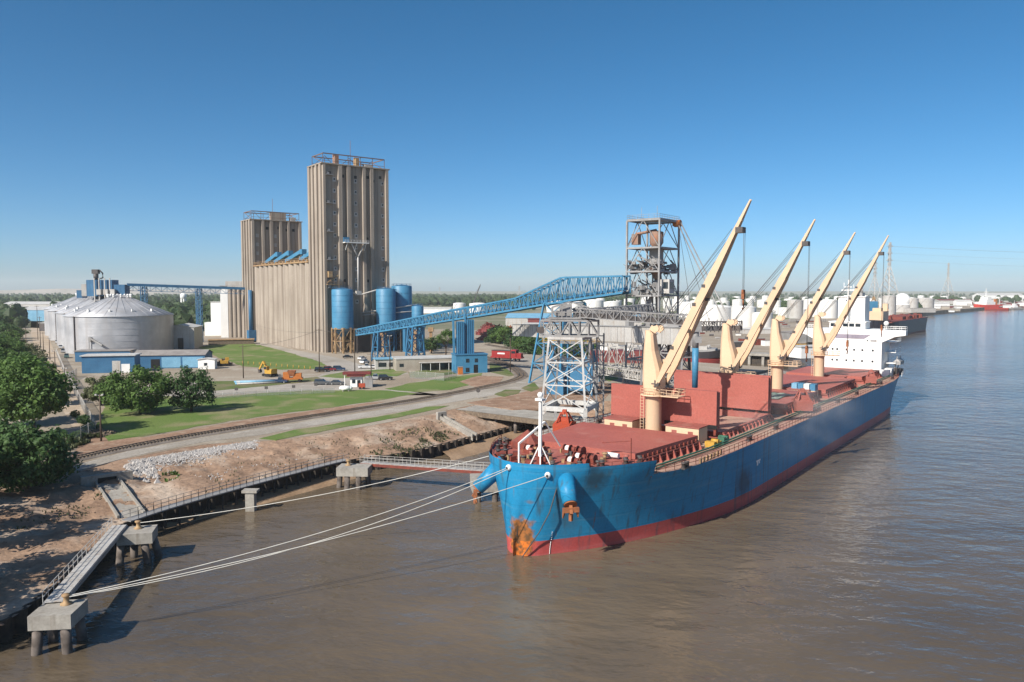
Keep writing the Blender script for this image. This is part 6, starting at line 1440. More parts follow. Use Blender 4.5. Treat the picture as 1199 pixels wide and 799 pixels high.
# yards across the slip: stacks, vehicles, pipes
rr = random.Random(31)
for k,(px,py,w_,h_,d_,m_,nm,lab) in enumerate(((920,399,14,3.2,5,m_yellow,'yellow_rack','yellow steel rack in the yard across the slip, upper of two'),(930,409,12,3.0,4,m_yellow,'yellow_rack','yellow steel rack in the yard across the slip, lower of two'),(880,404,13,3.6,6,m_oxide,'container','rust red container stack near the concrete wharf across the slip'),(866,407,8,3,4,m_dark,'container','dark container left of the rust red stack across the slip'),(898,405,5,2.8,4,m_white,'container','small white container right of the rust red stack across the slip'),(1075,366,40,6,20,m_lgrey,'container','pale container row on the right river bank'))):
    q = g(px,py,5); t = thing(nm,lab,'container' if nm == 'container' else 'rack',q,.2); o = MB(); o.box(-w_/2,w_/2,-d_/2,d_/2,0,h_)
    for i in range(9): o.box(-w_/2+w_*i/9,-w_/2+w_*i/9+.2,-d_/2-.12,-d_/2,0,h_)
    o.build('body', m_, t); o = MB(); o.box(-w_/2-.1,w_/2+.1,-d_/2-.1,d_/2+.1,h_,h_+.2); o.build('lid', m_roofg, t)
def heap(px, py, w_, h_, m_, label, name='scrap_heap', cat='heap', n=240, s=2.2, seed=1):
    q = g(px,py,5); R_ = random.Random(seed); o = MB()
    o.lathe([(w_/2,0),(w_*.36,h_*.4),(w_*.18,h_*.75),(.2,h_*.9)],20)
    for i in range(n):
        a = R_.uniform(0,2*pi); u = R_.random(); r = w_/2*(1-u)**.8; z = h_*u*.95; c = Vector((r*cos(a),r*sin(a),z)); d = Vector((R_.uniform(-1,1),R_.uniform(-1,1),R_.uniform(-.4,.5))).normalized()*s*R_.uniform(.3,1.2); o.bar(c-d,c+d,R_.uniform(.15,.5))
    ob = o.build(name, m_); ob.location = q; tag(ob,label,cat)
heap(583,398,26,9,m_oxide,'rusty red scrap heap behind the bushes, right of the blue pylon columns',seed=1); heap(596,395,22,7,m_rust,'brown scrap heap beside the rusty red one, left of the white corrugated shed',seed=2); heap(572,392,18,8,m_maroon,'small red scrap heap just behind the blue pylon columns',seed=3)
heap(262,427.5,6,2.2,m_wood,'low brown debris heap beside the white site trailer','debris_heap','heap',90,1.0,4); heap(114,508.5,7,.8,m_wood,'dark debris pile on the lawn corner beside the chain-link fence','debris_heap','heap',60,.8,5)
# locomotive -----------------------------------------------------------------------
q = g(576,421.5,5.4); q2 = g(618,428,5.4); t = thing('locomotive','dark red diesel locomotive with a pale band on the track behind the blue pylon house','locomotive',q,radians(-25))
o = MB(); o.box(0,14.5,-1.5,1.5,1.1,1.7); o.box(.4,9.6,-1.1,1.1,1.7,4.2); o.box(12,14.2,-1.2,1.2,1.7,3.3); o.build('body', m_loco, t)
o = MB(); o.box(9.6,12,-1.5,1.5,1.7,4.7); cb = o.build('cab', m_loco, t); o = MB(); o.box(9.9,11.7,-1.56,-1.51,3.2,4.2); o.box(12.01,12.06,-1.1,1.1,3.4,4.2); o.build('cab_window', m_glass, cb)
o = MB(); o.box(3.2,6.6,-1.16,-1.11,2.7,3.3); o.build('pale_band', m_white, t); o = MB(); o.box(.3,12.2,-1.3,1.3,4.2,4.35); o.build('roof', m_dark, t)
for x in (1.5,3.3,10.8,12.6):
    o = MB()
    for y in (-.75,.75): o.rod((x,y-.1,.5),(x,y+.1,.5),.5,14)
    o.build('wheel_set', m_dark, t)
o = MB(); o.box(5,9,-1.2,1.2,.4,1.1); o.build('fuel_tank', m_dark, t)
q = g(18,391,5); t = thing('boxcar','dark brown boxcar standing at the left edge of the street','boxcar',q,radians(110)); o = MB(); o.box(-7,7,-1.6,1.6,1.2,4.8); o.build('body', m_oxide, t); o = MB(); o.box(-7.1,7.1,-1.7,1.7,4.8,5); o.build('roof', m_dark, t); o = MB(); o.box(-1.2,1.2,-1.66,-1.61,1.4,4.5); o.build('door', m_maroon, t)
for x in (-5.4,-4,4,5.4): o = MB(); o.rod((x,-.9,.5),(x,.9,.5),.5,12); o.build('wheel_set', m_dark, t)
# vehicles ------------------------------------------------------------------------
def carmat(n, c): return M(n, c, .3, .1, fine=.0, spec=.6)
CM = {'white':carmat('car_white',(.72,.72,.72)),'black':carmat('car_black',(.02,.02,.022)),'grey':carmat('car_grey',(.10,.105,.11)),'maroon':carmat('car_maroon',(.22,.02,.03)),'blue':carmat('car_blue',(.03,.06,.13)),'silver':carmat('car_silver',(.42,.43,.44)),'teal':carmat('car_teal',(.10,.18,.16)),'tan':carmat('car_tan',(.35,.29,.2))}
def vehicle(kind, col, px, py, rz, label, name=None):
    q = g(px,py,5.06); t = thing(name or {'car':'parked_car','suv':'parked_car','pickup':'pickup_truck'}[kind], label, {'car':'car','suv':'car','pickup':'pickup truck'}[kind], q, rz, 'vehicles parked in the yard')
    L_, W_, h1, h2 = {'car':(4.6,1.8,.95,1.45),'suv':(4.8,1.9,1.1,1.8),'pickup':(5.6,1.95,1.1,1.85)}[kind]; a = L_/2; w_ = W_/2
    def sect(P, wd): return [(x,-wd,z) for x,z in P],[(x,wd,z) for x,z in P]
    P = [(-a,.35),(-a-.02,.8),(-a+.1,h1),(-a*.3 if kind != 'pickup' else 0,h1+.04),(a*.45,h1),(a-.12,h1-.16),(a,.65),(a-.05,.35)]
    o = MB(); l_,r_ = sect(P,w_); n = len(P); o.add(l_+r_,[tuple(range(n)),tuple(range(n,2*n))[::-1]]+[(i,n+i,n+(i+1) % n,(i+1) % n) for i in range(n)]); o.build('body', CM[col], t)
    C = {'car':[(-a*.86,h1),(-a*.5,h2),(a*.12,h2),(a*.5,h1)],'suv':[(-a*.96,h1),(-a*.86,h2),(a*.15,h2),(a*.48,h1)],'pickup':[(-a*.12,h1),(-a*.06,h2),(a*.3,h2),(a*.55,h1)]}[kind]
    o = MB(); ww = w_-.08; vs = [(x,s*(ww if z == h1 else ww-.14),z) for s in (-1,1) for x,z in C]; o.add(vs,[(0,1,2,3),(7,6,5,4),(0,4,5,1),(2,6,7,3)]); o.build('window', m_glass, t)
    o = MB(); o.box(C[1][0],C[2][0],-ww+.12,ww-.12,h2-.02,h2+.05); o.build('car_roof', CM[col], t)
    if kind == 'pickup': o = MB(); o.box(-a+.15,-a*.16,-w_+.12,w_-.12,h1-.05,h1+.02); o.build('load_bed', m_dark, t)
    for x in (-a*.62,a*.62):
        for s in (-1,1):
            o = MB(); o.rod((x,s*(w_-.2),.34),(x,s*(w_+.02),.34),.34,14); wv = o.build('wheel', m_tyre, t); o = MB(); o.rod((x,s*(w_+.02),.34),(x,s*(w_+.035),.34),.2,10); o.build('rim', CM['silver'], wv)
    return t
for a in (('car','black',407.5,419.5,.3,'dark car parked beneath the tan bin frame'),('car','white',424,421,1.2,'white car at the back row left of the office annex'),('suv','white',427,425.5,1.2,'white sport utility car in the middle of the parked cars by the office annex'),
 ('pickup','white',428,431.5,.25,'white pickup in the front row by the office annex'),('car','white',439,431.5,.25,'white car between the white pickup and a dark car by the office annex'),('suv','blue',449,431,.25,'dark blue car at the right end of the row by the office annex'),
 ('suv','black',376,435.5,.2,'black car left of the maroon car on the yard road'),('suv','maroon',386,434.5,.2,'maroon car between two dark cars on the yard road'),('suv','blue',397,434,.2,'dark blue car right of the maroon car on the yard road'),
 ('suv','grey',377,450.5,0,'dark grey car left of its twin beside the lawn'),('car','grey',394.5,450.5,0,'low dark car left of the gatehouse canopy'),('pickup','silver',438,444.5,.05,'silver pickup right of the gatehouse'),('suv','black',451.5,445,.1,'dark car nose-in beside the silver pickup right of the gatehouse'),
 ('pickup','blue',327,448.5,.05,'dark blue pickup beside the long pipe pile'),('pickup','teal',78,419,2.1,'green pickup at the foot of the nearest silver tank on the street'),('pickup','silver',74,413,2.1,'silver pickup behind the green one along the tank wall'),('suv','white',71,408,2.1,'white car behind the silver pickup along the tank wall'),('pickup','white',67,402,2.1,'farthest pale pickup along the tank wall'),('suv','black',58,381,.2,'dark car in front of the far truck shed, left one'),('suv','grey',64,381,.2,'grey car in front of the far truck shed, right one')): vehicle(*a)
# yellow excavator, orange machine, loader
def digger(px, py, label, m_, name, arm=True, sc=1.0, rz=.3):
    q = g(px,py,5.05); t = thing(name,label,name.replace('_',' '),q,rz); t.scale = (sc,)*3
    for y in (-1.1,1.1):
        o = MB(); o.box(-1.7,1.7,y-.3,y+.3,.25,.85); o.rod((-1.7,y-.3,.55),(-1.7,y+.3,.55),.42,12); o.rod((1.7,y-.3,.55),(1.7,y+.3,.55),.42,12); o.build('track', m_tyre, t)
    o = MB(); o.box(-2,1.0,-1.25,1.25,1.0,2.1); o.box(-2.1,-1.2,-1.2,1.2,2.1,2.5); o.build('body', m_, t); o = MB(); o.box(.0,1.4,.1,1.2,2.1,3.3); cb = o.build('cab', m_, t); o = MB(); o.box(1.38,1.43,.2,1.1,2.2,3.2); o.box(.1,1.3,1.18,1.23,2.3,3.2); o.build('cab_window', m_glass, cb)
    if arm:
        o = MB(); o.bar((.9,-.4,1.6),(3.4,-.4,4.6),.5,.6); o.bar((3.4,-.4,4.6),(5.2,-.4,2.0),.4,.5); o.build('arm', m_, t); o = MB(); o.add([(4.7,-.9,1.9),(5.5,-.9,2.1),(5.2,-.9,.8),(4.5,-.9,1.1),(4.7,.1,1.9),(5.5,.1,2.1),(5.2,.1,.8),(4.5,.1,1.1)],[(0,1,2,3),(7,6,5,4),(0,4,5,1),(1,5,6,2),(2,6,7,3),(3,7,4,0)]); o.build('bucket', m_dark, t)
    return t
digger(316,441,'bright yellow excavator with folded arm on the yard road',m_yellow,'excavator',True,1.1,2.6); digger(264,428.5,'yellow bulldozer beside the debris heap and the white trailer',m_yellow,'bulldozer',False,1.0,.4)
q = g(343,447.5,5.05); t = thing('mobile_crusher','orange wheeled machine with hoppers right of the yellow excavator','machine',q,.15); o = MB(); o.box(-3.2,3.2,-1.2,1.2,.9,1.5); o.box(-3,-1.0,-1.1,1.1,1.5,3.3); o.box(.2,2.8,-1.1,1.1,1.5,2.9); o.build('body', m_orange, t); o = MB(); o.add([(-1,-1.2,2.0),(.4,-1.2,2.0),(1,-1.5,3.8),(-1.6,-1.5,3.8),(-1,1.2,2.0),(.4,1.2,2.0),(1,1.5,3.8),(-1.6,1.5,3.8)],[(0,1,2,3),(7,6,5,4),(0,4,5,1),(1,5,6,2),(3,7,4,0)]); o.build('hopper', m_rust, t)
for x in (-2.2,2.2):
    for y in (-1.2,1.2): o = MB(); o.rod((x,y-.2,.55),(x,y+.2,.55),.55,14); o.build('wheel', m_tyre, t)
q = g(320,401.5,5.05); t = thing('auger_trailer','dark auger trailer parked by the silo block','trailer',q,-.5); o = MB(); o.bar((-5,0,1),(6,0,1.6),.7); o.bar((-4,0,1.6),(-5.5,0,5.0),.5); o.bar((-1,0,1.4),(3,0,3.2),.5); o.build('auger', m_dark, t); o = MB(); o.box(-5.6,-2.8,-1.1,1.1,.8,2.4); o.build('engine_box', m_dblue, t)
for x in (-4.6,0,3): o = MB(); o.rod((x,-1.2,.5),(x,1.2,.5),.5,14); o.build('wheel_set', m_tyre, t)
# pipe pile
rr = random.Random(8); q0 = Vector(g(274,451,5.05)); q1 = Vector(g(322,449,5.05)); dv = (q1-q0).normalized(); nv_ = Vector((-dv.y,dv.x,0))
for i in range(9):
    off = rr.uniform(0,4); row = i % 5; lev = i//5; a = q0+dv*off+nv_*(row*.62+lev*.3)+Vector((0,0,.3+lev*.5)); o = MB(); o.rod(a,a+dv*(11+rr.uniform(0,3)),.29,12)
    tag(o.build('steel_pipe', m_lblue if i % 3 else m_lgrey, loc=tuple(a)), 'long pale blue pipe lying in the pipe pile beside the dark blue pickup','pipe','pipes in the pale blue pipe pile')
# poles, lamps, wires ------------------------------------------------------------------
def pole(px, py, pyt, label, lamp=0, arms=0, z=5.0, m_=m_pole, r=.17):
    q = g(px,py,z); h = zat(pyt,q[1])-z; t = thing('lamp_pole' if lamp else 'utility_pole', label, 'lamp pole' if lamp else 'utility pole', q, 0); o = MB(); o.rod((0,0,0),(0,0,h),r*1.15,10,r*.7); o.build('pole_shaft', m_, t)
    if arms: o = MB(); o.bar((-1.3,0,h-.5),(1.3,0,h-.5),.14); o.bar((-1.3,0,h-1.2),(1.3,0,h-1.2),.1) if arms > 1 else None; o.build('cross_arm', m_, t)
    if lamp: o = MB(); o.bar((-.6,0,h-.2),(.6,0,h-.2),.1); o.cbox((-.65,-.15,h-.05),(.35,.4,.28)); o.cbox((.65,-.15,h-.05),(.35,.4,.28)); o.build('floodlight', m_lgrey, t)
    return t, Vector((q[0],q[1],z+h-.5))
PP = {}
for k,a in enumerate(((77,467,431,'lamp pole with twin floodlights on the street, nearest the chain-link fence',1),(65,443,411,'lamp pole on the street, second from the fence',1),(58.5,422,396,'lamp pole on the street beside the nearest tank, third from the fence',1),(51,410,389,'thin utility pole on the street, fourth from the fence',0),(47.5,406,371,'tall utility pole on the street, fifth from the fence',0),(44.5,398,358,'tallest thin utility pole far down the street',0),(31,412,384,'thin utility pole standing in the street left of the lamp poles',0),
 (118.5,517,462,'lamp pole on the lawn corner by the end of the chain-link fence',1),(285,443,404,'utility pole left of the yellow excavator',0),(374,436,385,'utility pole with wires in front of the elevator corner',0),(415.5,437,384,'tall utility pole in front of the tan bin frame',0),(434.7,453,413,'utility pole behind the grey cabinet at the gatehouse',0),(456.6,433.5,393,'lamp pole in front of the office roof',1),(597.5,436,383,'tall utility pole right of the blue pylon house',0),(237,421,410,'short pole at the end of the workshop',0),(155,428,410,'short pole rising behind the workshop roof',0))):
    PP[k] = pole(a[0],a[1],a[2],a[3],a[4],0 if a[4] else 1)
def wire(a, b_, sag, label):
    P = [a.lerp(b_,i/14)-Vector((0,0,sag*4*(i/14)*(1-i/14))) for i in range(15)]; o = MB(); o.tube(P,.045,4); tag(o.build('overhead_wire', m_dark, loc=tuple(a)), label,'overhead wire')
wire(PP[8][1],PP[9][1],1.2,'overhead wire from the pole by the excavator to the pole at the elevator corner'); wire(PP[9][1],PP[10][1],.8,'overhead wire between the two poles in front of the tan bin frame'); wire(PP[10][1],PP[12][1],.8,'overhead wire from the tall pole to the lamp pole by the office'); wire(PP[4][1],PP[5][1],1,'overhead wire down the street between the two tallest poles'); wire(PP[9][1]+Vector((0,0,-1)),Vector((-153,452,16)),1.5,'overhead wire along the foot of the silo block')
# small signs on the lawn edge
for k,(px,py) in enumerate(((277,462),(312,460.5),(344,459),(370,456.5))):
    q = g(px,py,5.05); t = thing('lawn_sign','small dark sign on a post at the lawn edge, %s from the left' % ORD[k+1],'sign',q,0,'small signs along the lawn edge'); o = MB(); o.bar((0,0,0),(0,0,1.5),.1); o.build('post', m_grey, t); o = MB(); o.box(-.5,.5,-.1,-.05,1.2,2.0); o.build('panel', m_dark, t)
q = g(560,466.5,5.05); t = thing('crossing_sign','small dark sign on a post beside the gravel road at the bank','sign',q,0); o = MB(); o.bar((0,0,0),(0,0,2.2),.12); o.build('post', m_grey, t); o = MB(); o.rod((0,-.08,2.2),(0,-.02,2.2),.6,16); o.build('panel', m_dark, t)
for k in range(16):
    px = 284+k*6.6; py = 424.5+k*.55+(.0); q = g(px,py+2,5.05); t = thing('yellow_bollard','yellow bollard along the front edge of the upper lawn, %s from the left' % nth(k+1),'bollard',q,0,'yellow bollards along the upper lawn'); o = MB(); o.rod((0,0,0),(0,0,1.2),.14,8); o.sphere((0,0,1.2),.14,8,4); o.build('tube', m_yellow, t)
# chain-link fences -----------------------------------------------------------------------
mc = bpy.data.materials.new('chain_link'); mc.use_nodes = True; nt = mc.node_tree; N = nt.nodes; L = nt.links
b_ = N['Principled BSDF']; b_.inputs['Base Color'].default_value = (.40,.41,.41,1); b_.inputs['Metallic'].default_value = .5; b_.inputs['Roughness'].default_value = .5
tr = N.new('ShaderNodeBsdfTransparent'); ms = N.new('ShaderNodeMixShader'); ms.inputs[0].default_value = .34; L.new(tr.outputs[0],ms.inputs[1]); L.new(b_.outputs[0],ms.inputs[2]); L.new(ms.outputs[0],N['Material Output'].inputs[0])
def fence(pts, h, label, step=3.0):
    P = [Vector(g(x,y,5.03)) for x,y in pts]; t = thing('chain_link_fence', label, 'fence', tuple(P[0])); o = MB(); po = MB()
    for a,c in zip(P,P[1:]):
        n = max(1,int((c-a).length/step)); o.add([a-P[0],c-P[0],c-P[0]+Vector((0,0,h)),a-P[0]+Vector((0,0,h))],[(0,1,2,3)]); 
        for i in range(n+1): q = a.lerp(c,i/n)-P[0]; po.rod(q,q+Vector((0,0,h+.3)),.05,6)
        po.bar(a-P[0]+Vector((0,0,h)),c-P[0]+Vector((0,0,h)),.06)
    o.build('mesh_panel', mc, t); po.build('fence_post', m_lgrey, t)
fence([(112,507),(100,486),(88,463),(80,446),(90,441)],2.6,'chain-link fence running from the lawn corner towards the blue shed'); fence([(64,520),(95,516),(112,507)],2.6,'short chain-link fence closing the gap beside the railway track'); fence([(480,443),(520,446),(535,442)],2.4,'chain-link fence in front of the low tan office'); fence([(206,470),(300,464),(392,460)],1.4,'low wire fence along the back of the main lawn')
fence([(78,446),(72,430),(66,415)],2.6,'chain-link fence on the far side of the blue shed along the street')
# ================================================================ TREES
def crown_mesh(name, rx, ry, rz, ncl, nlf, seed, m, lf=.42, under=False):
    R_ = random.Random(seed); o = MB(); cl = []
    for k in range(ncl):
        while True:
            v = Vector((R_.uniform(-1,1),R_.uniform(-1,1),R_.uniform(-1 if not under else -.9,1)))
            if .25 < v.length < 1: break
        f = .62+.38*R_.random(); v = v.normalized()*f
        if v.z < -.55: v.z *= .6
        cl.append((Vector((v.x*rx,v.y*ry,v.z*rz)), R_.uniform(.16,.34)*min(rx,rz)*1.1))
    per = nlf//ncl
    for c,r in cl:
        for _ in range(per):
            d = Vector((R_.gauss(0,1),R_.gauss(0,1),R_.gauss(0,1)));  d.normalize(); q = c+d*r*(R_.random()**.35); s_ = lf*R_.uniform(.6,1.3)
            nrm = (d+Vector((R_.uniform(-.7,.7),R_.uniform(-.7,.7),R_.uniform(-.2,.9)))).normalized(); a = nrm.orthogonal().normalized(); a.rotate(Matrix.Rotation(R_.uniform(0,6.3),3,nrm)); b_ = nrm.cross(a)
            o.add([q-a*s_-b_*s_*.15,q+b_*s_*.55,q+a*s_+b_*s_*.1,q-b_*s_*.55],[(0,1,2,3)])
    me = bpy.data.meshes.new(name); me.from_pydata(o.v,[],o.f); me.materials.append(m); return me, cl
def tree(px, py, label, rx, rz, hc, m, seed, ncl=60, nlf=6000, z=5.0, lf=.42, name='tree', ry=None, trunk=.35, cat='tree', mesh=None, loc=None):
    q = loc or g(px,py,z); t = thing(name, label, cat, q, 0)
    me, cl = mesh or crown_mesh('crown',rx,ry or rx,rz,ncl,nlf,seed,m,lf)
    c = bpy.data.objects.new('crown', me); COL.objects.link(c); c.parent = t; c.location = (0,0,hc)
    if mesh: c.rotation_euler = (0,0,seed*1.7); c.scale = (rx,ry or rx,rz)
    o = MB(); o.rod((0,0,-.4),(.1,0,hc*.55),trunk,10,trunk*.75); R_ = random.Random(seed)
    for k in range(7): a = R_.uniform(0,2*pi); sp = (rx if not mesh else rx*.9)*.6; o.rod((.1,0,hc*R_.uniform(.35,.55)),(sp*cos(a),sp*sin(a),hc+R_.uniform(-.2,.5)*rz),trunk*.45,6,trunk*.15)
    o.build('trunk', m_bark, t); return t
tree(33,575,'large dark bushy tree at the left edge overhanging the near bank',6.4,5.2,4.9,m_leafd,1,90,9500,4.2,.36)
tree(2,566,'dark green tree cut by the left edge, beside the large bushy tree',5.6,5.0,4.4,m_leafd,12,70,7000,4.5,.36)
tree(40,512,'tall glossy green tree behind the large bushy tree, beside the street fence',6.8,7.2,8.6,m_leaf,2,95,9500,5,.42)
tree(8,500,'tall green tree at the left edge behind the bushy one',6.5,6.5,8.4,m_leaf,3,80,8000,5,.42)
tree(164,485,'broad green tree in the middle of the lawn group',7.4,6.2,5.7,m_leaf,4,85,9000,5,.36)
tree(224,482,'darker open tree at the right of the lawn group',5.8,5.6,5.4,m_leafd,5,52,4800,5,.34)
tree(118,474,'small olive tree at the left of the lawn group, before the blue shed',4.6,3.7,3.9,m_leafo,6,50,4200,5,.36)
tree(137,478,'small light green tree between the olive and the broad tree',4.6,3.6,4.2,m_leaf,16,44,4000,5,.36)
UN = [crown_mesh('crown',1,1,1,46,3400,s,m_leaf if s % 2 else m_leafd,.075) for s in (31,32,33,34)]
UO = crown_mesh('crown',1,1,1,40,2600,37,m_leafo,.08)
ROW = [(14,470,6.5,5.5,6),(40,476,5.5,4.6,4.6),(22,455,6.6,5.2,5),(48,458,5,4.0,4),(6,446,7.2,5.4,5.4),(30,442,6,4.4,4.4),(14,430,7,5,5),(36,431,6,3.8,3.8),(4,418,8,5,5),(24,421,6.5,4,4),(12,408,8,4.6,4.6),(2,400,9,5.5,5.5),(14,397,8,4.2,4.2),(-8,385,11,6.5,6.5),(8,384,9,5,5),(-6,470,6.5,6,6.5),(-8,432,8,6,6)]
for k,(px,py,rx,rz,hc) in enumerate(ROW): tree(px,py,'leafy tree in the overgrown row left of the street, %s counted from the camera' % nth(k+1),rx,rz,hc,None,k+3,mesh=UO if k in (3,7,9) else UN[k % 4],trunk=.25).__setitem__('group','trees in the row left of the street')
# bushes behind the locomotive and single trees by the bins
HB = [(612,413,6,4.5),(622,415,6,4.5),(634,414,6.5,4.8),(646,417,6,4.2),(658,414,7,5),(672,418,6,4.2),(684,416,6,4.5),(604,408,6.5,5),(590,403,7,5.5),(640,407,7,5),(664,407,7,5),(696,419,5,3.6),(624,405,7,5.5),(580,402,6,5)]
for k,(px,py,rx,rz) in enumerate(HB): tree(px,py,'dense green bush in the hedge row behind the locomotive, %s of the row' % nth(k+1),rx,rz,rz*.8,None,k+5,mesh=UN[(k*3) % 4],trunk=.2,name='bush',cat='bush')['group'] = 'bushes behind the locomotive'
tree(522,417,'lone round tree behind the office, left of the blue pylon columns',4.4,4.0,8.2,None,9,mesh=UN[0],trunk=.35)
tree(505,414,'dark low tree behind the blue trestles',4.5,3.6,4.2,None,10,mesh=UN[1])
for k,(px,py,r) in enumerate(((104,505,1.4),(98,497,1.5),(92,515,1.3),(78,522,1.8),(60,535,2.2),(88,489,1.2))): tree(px,py,'low scrub bush beside the chain-link fence, %s of the group' % ORD[k+1],r,r*.8,r*.7,None,k+2,mesh=UN[k % 4],trunk=.08,name='bush',cat='bush')['group'] = 'scrub by the fence'
# trees standing left of the picture, whose shade falls on the near bank
for k,(x_,y_,r_,h_) in enumerate(((-63,79,5.5,8),(-71,92,6,8.5),(-60,67,5.5,8),(-66,72,5,7.5),(-79,103,6,8.5))): tree(0,0,'tree on the bank left of the picture, %s from the camera' % ORD[k+1],r_,r_*.85,h_,None,k+6,mesh=UN[k % 4],trunk=.3,loc=(x_,y_,3.0))['group'] = 'trees on the bank left of the picture'
# far woods: a mass nobody could count
def woods(name, n, fn, seed, m):
    R_ = random.Random(seed); o = MB(); phi = (1+5**.5)/2
    ico = [Vector(v).normalized() for v in ((-1,phi,0),(1,phi,0),(-1,-phi,0),(1,-phi,0),(0,-1,phi),(0,1,phi),(0,-1,-phi),(0,1,-phi),(phi,0,-1),(phi,0,1),(-phi,0,-1),(-phi,0,1))]
    IF = [(0,11,5),(0,5,1),(0,1,7),(0,7,10),(0,10,11),(1,5,9),(5,11,4),(11,10,2),(10,7,6),(7,1,8),(3,9,4),(3,4,2),(3,2,6),(3,6,8),(3,8,9),(4,9,5),(2,4,11),(6,2,10),(8,6,7),(9,8,1)]
    for _ in range(n):
        x_,y_ = fn(R_); r = R_.uniform(4,8)*(1+.15*(y_ > 1500)); h = r*R_.uniform(.9,1.35); c = Vector((x_,y_,5+h*R_.uniform(.7,1.0)))
        o.add([c+Vector((v.x*r,v.y*r,v.z*h))*1.0+Vector((R_.uniform(-1,1),R_.uniform(-1,1),R_.uniform(-1,1)))*r*.18 for v in ico],IF)
        for k in range(22 if y_ < 1600 else 9):
            d = Vector((R_.gauss(0,1),R_.gauss(0,1),R_.gauss(.3,1))).normalized(); q = c+Vector((d.x*r,d.y*r,d.z*h))*R_.uniform(.85,1.12); s_ = r*R_.uniform(.12,.28); a = d.orthogonal().normalized(); b2 = d.cross(a); o.add([q-a*s_,q+b2*s_*.8,q+a*s_,q-b2*s_*.8],[(0,1,2,3)])
    return tag(o.build(name, m), kind='stuff')
def wedge(px0,px1,y0,y1,p=1.0):
    return lambda R_: (lambda y: (xat(R_.uniform(px0,px1),y),y))(y0+(y1-y0)*R_.random()**p)
def clear(f, boxes):
    def h(R_):
        for _ in range(60):
            x_,y_ = f(R_)
            if not any(a < (x_/y_*FPX+599.5) < b_ and y_ < yy for a,b_,yy in boxes): return x_,y_
        return x_,y_+4000
    return h
woods('far_woods',1500,clear(wedge(-40,300,760,3200,1.2),[(0,60,1050),(40,70,900)]),1,m_leaff)
woods('far_woods',1500,wedge(455,760,1500,4200,1.1),2,m_leaff)
woods('far_woods',420,wedge(-40,460,3000,5600),3,m_leaff)
woods('far_woods',500,wedge(740,1260,2900,5600),4,m_leaff)
woods('far_woods',90,wedge(1085,1260,1780,2300),5,m_leaff)
woods('far_woods',90,wedge(600,1000,1100,1700),6,m_leaff)
woods('far_woods',160,wedge(180,300,560,800),7,m_leaff)
woods('far_woods',80,wedge(-60,30,620,800),8,m_leaff)
woods('far_woods',60,lambda R_:(lambda y:(xat(R_.uniform(1050,1075),y),y))(R_.uniform(1120,1180)),9,m_leaff)
# clutter on the right bank and far plant
rr = random.Random(77)
for k in range(46):
    px = rr.uniform(1072,1199); py = rr.uniform(352.5,361) if px > 1130 else rr.uniform(356,366); q = g(px,py,5); k_ = q[1]/FPX; w_,h_,d_ = rr.uniform(3,9)*k_,rr.uniform(1,3.2)*k_,rr.uniform(2,5)*k_
    c_,m_ = rr.choice((('white',m_white),('white',m_white),('grey',m_lgrey),('dull red',m_maroon),('tan',m_bldg))); t = thing('yard_building','%s low building on the far right bank, %s in its scatter' % (c_,nth(k+1)),'building',q,rr.uniform(-.3,.3),'scatter of low buildings on the far right bank'); o = MB(); o.box(-w_/2,w_/2,-d_/2,d_/2,0,h_); o.build('wall', m_, t); o = MB(); o.gable(-w_/2,w_/2,-d_/2,d_/2,h_,h_*1.25,'x',.3,.2); o.build('roof', m_roofl if k % 3 else m_roofg, t)
for k in range(26):
    px = rr.uniform(760,960); py = rr.uniform(376,398); q = g(px,py,5); k_ = q[1]/FPX; w_,h_,d_ = rr.uniform(3,10)*k_,rr.uniform(1.2,3)*k_,rr.uniform(2,5)*k_; c_,m_ = rr.choice((('white',m_white),('grey',m_roofg),('dark',m_dark),('rust red',m_oxide),('tan',m_bldg)))
    t = thing('yard_building','%s low store in the yard across the slip, %s in its scatter' % (c_,nth(k+1)),'building',q,rr.uniform(-.3,.3),'scatter of low stores across the slip'); o = MB(); o.box(-w_/2,w_/2,-d_/2,d_/2,0,h_); o.build('wall', m_, t); o = MB(); o.gable(-w_/2,w_/2,-d_/2,d_/2,h_,h_*1.25,'x',.3,.2); o.build('roof', m_roofg if k % 2 else m_lgrey, t)
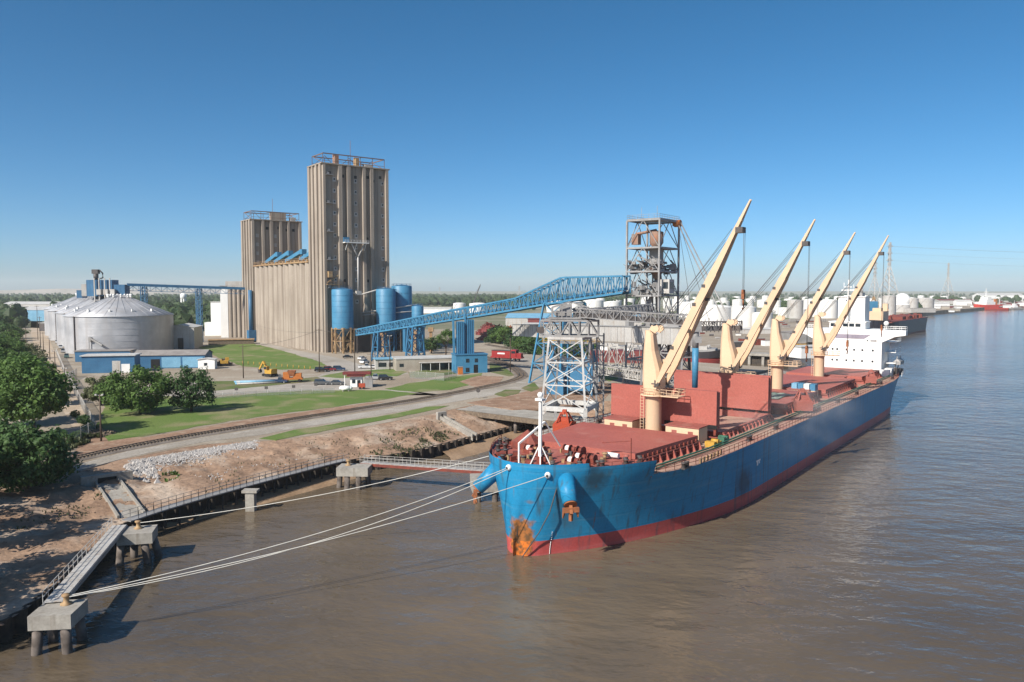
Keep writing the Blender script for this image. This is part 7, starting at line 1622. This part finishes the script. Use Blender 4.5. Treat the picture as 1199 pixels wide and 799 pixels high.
dm = MB(); dm.sphere((0,0,0),1.0,24,14); dust = dm.build('grain_dust', None); dust.location = sw(74,13,9.5); dust.rotation_euler = (0,0,SA); dust.scale = (34,13,7); tag(dust, kind='stuff')
md_ = bpy.data.materials.new('dust_air'); md_.use_nodes = True; N = md_.node_tree.nodes; L = md_.node_tree.links; N.remove(N['Principled BSDF']); pv = N.new('ShaderNodeVolumePrincipled'); pv.inputs['Color'].default_value = (.86,.86,.86,1)
tc = N.new('ShaderNodeTexCoord'); gr = N.new('ShaderNodeTexGradient'); gr.gradient_type = 'SPHERICAL'; L.new(tc.outputs['Object'], gr.inputs[0]); mp = N.new('ShaderNodeMapping'); mp.inputs['Scale'].default_value = (3.2,1.6,1.2); L.new(tc.outputs['Object'], mp.inputs[0])
nz = N.new('ShaderNodeTexNoise'); nz.inputs['Scale'].default_value = 1.3; nz.inputs['Detail'].default_value = 4; L.new(mp.outputs[0], nz.inputs['Vector']); rp = N.new('ShaderNodeMapRange'); rp.inputs[1].default_value = .42; rp.inputs[2].default_value = .75; rp.inputs[4].default_value = .05; L.new(nz.outputs['Fac'], rp.inputs[0])
mu = N.new('ShaderNodeMath'); mu.operation = 'MULTIPLY'; L.new(gr.outputs['Fac'], mu.inputs[0]); L.new(rp.outputs[0], mu.inputs[1]); L.new(mu.outputs[0], pv.inputs['Density']); L.new(pv.outputs[0], N['Material Output'].inputs['Volume']); dust.data.materials.clear(); dust.data.materials.append(md_)
# ================================================================ HAZE
hz = MB(); hz.box(-7000,7000,-60,8200,-4,150)
mh = bpy.data.materials.new('haze_air'); mh.use_nodes = True; N = mh.node_tree.nodes; L = mh.node_tree.links
N.remove(N['Principled BSDF']); pv = N.new('ShaderNodeVolumePrincipled'); pv.inputs['Color'].default_value = (.90,.96,1,1); pv.inputs['Density'].default_value = HAZE; pv.inputs['Anisotropy'].default_value = 0
L.new(pv.outputs[0], N['Material Output'].inputs['Volume'])
if HAZE: tag(hz.build('haze', mh), kind='stuff')
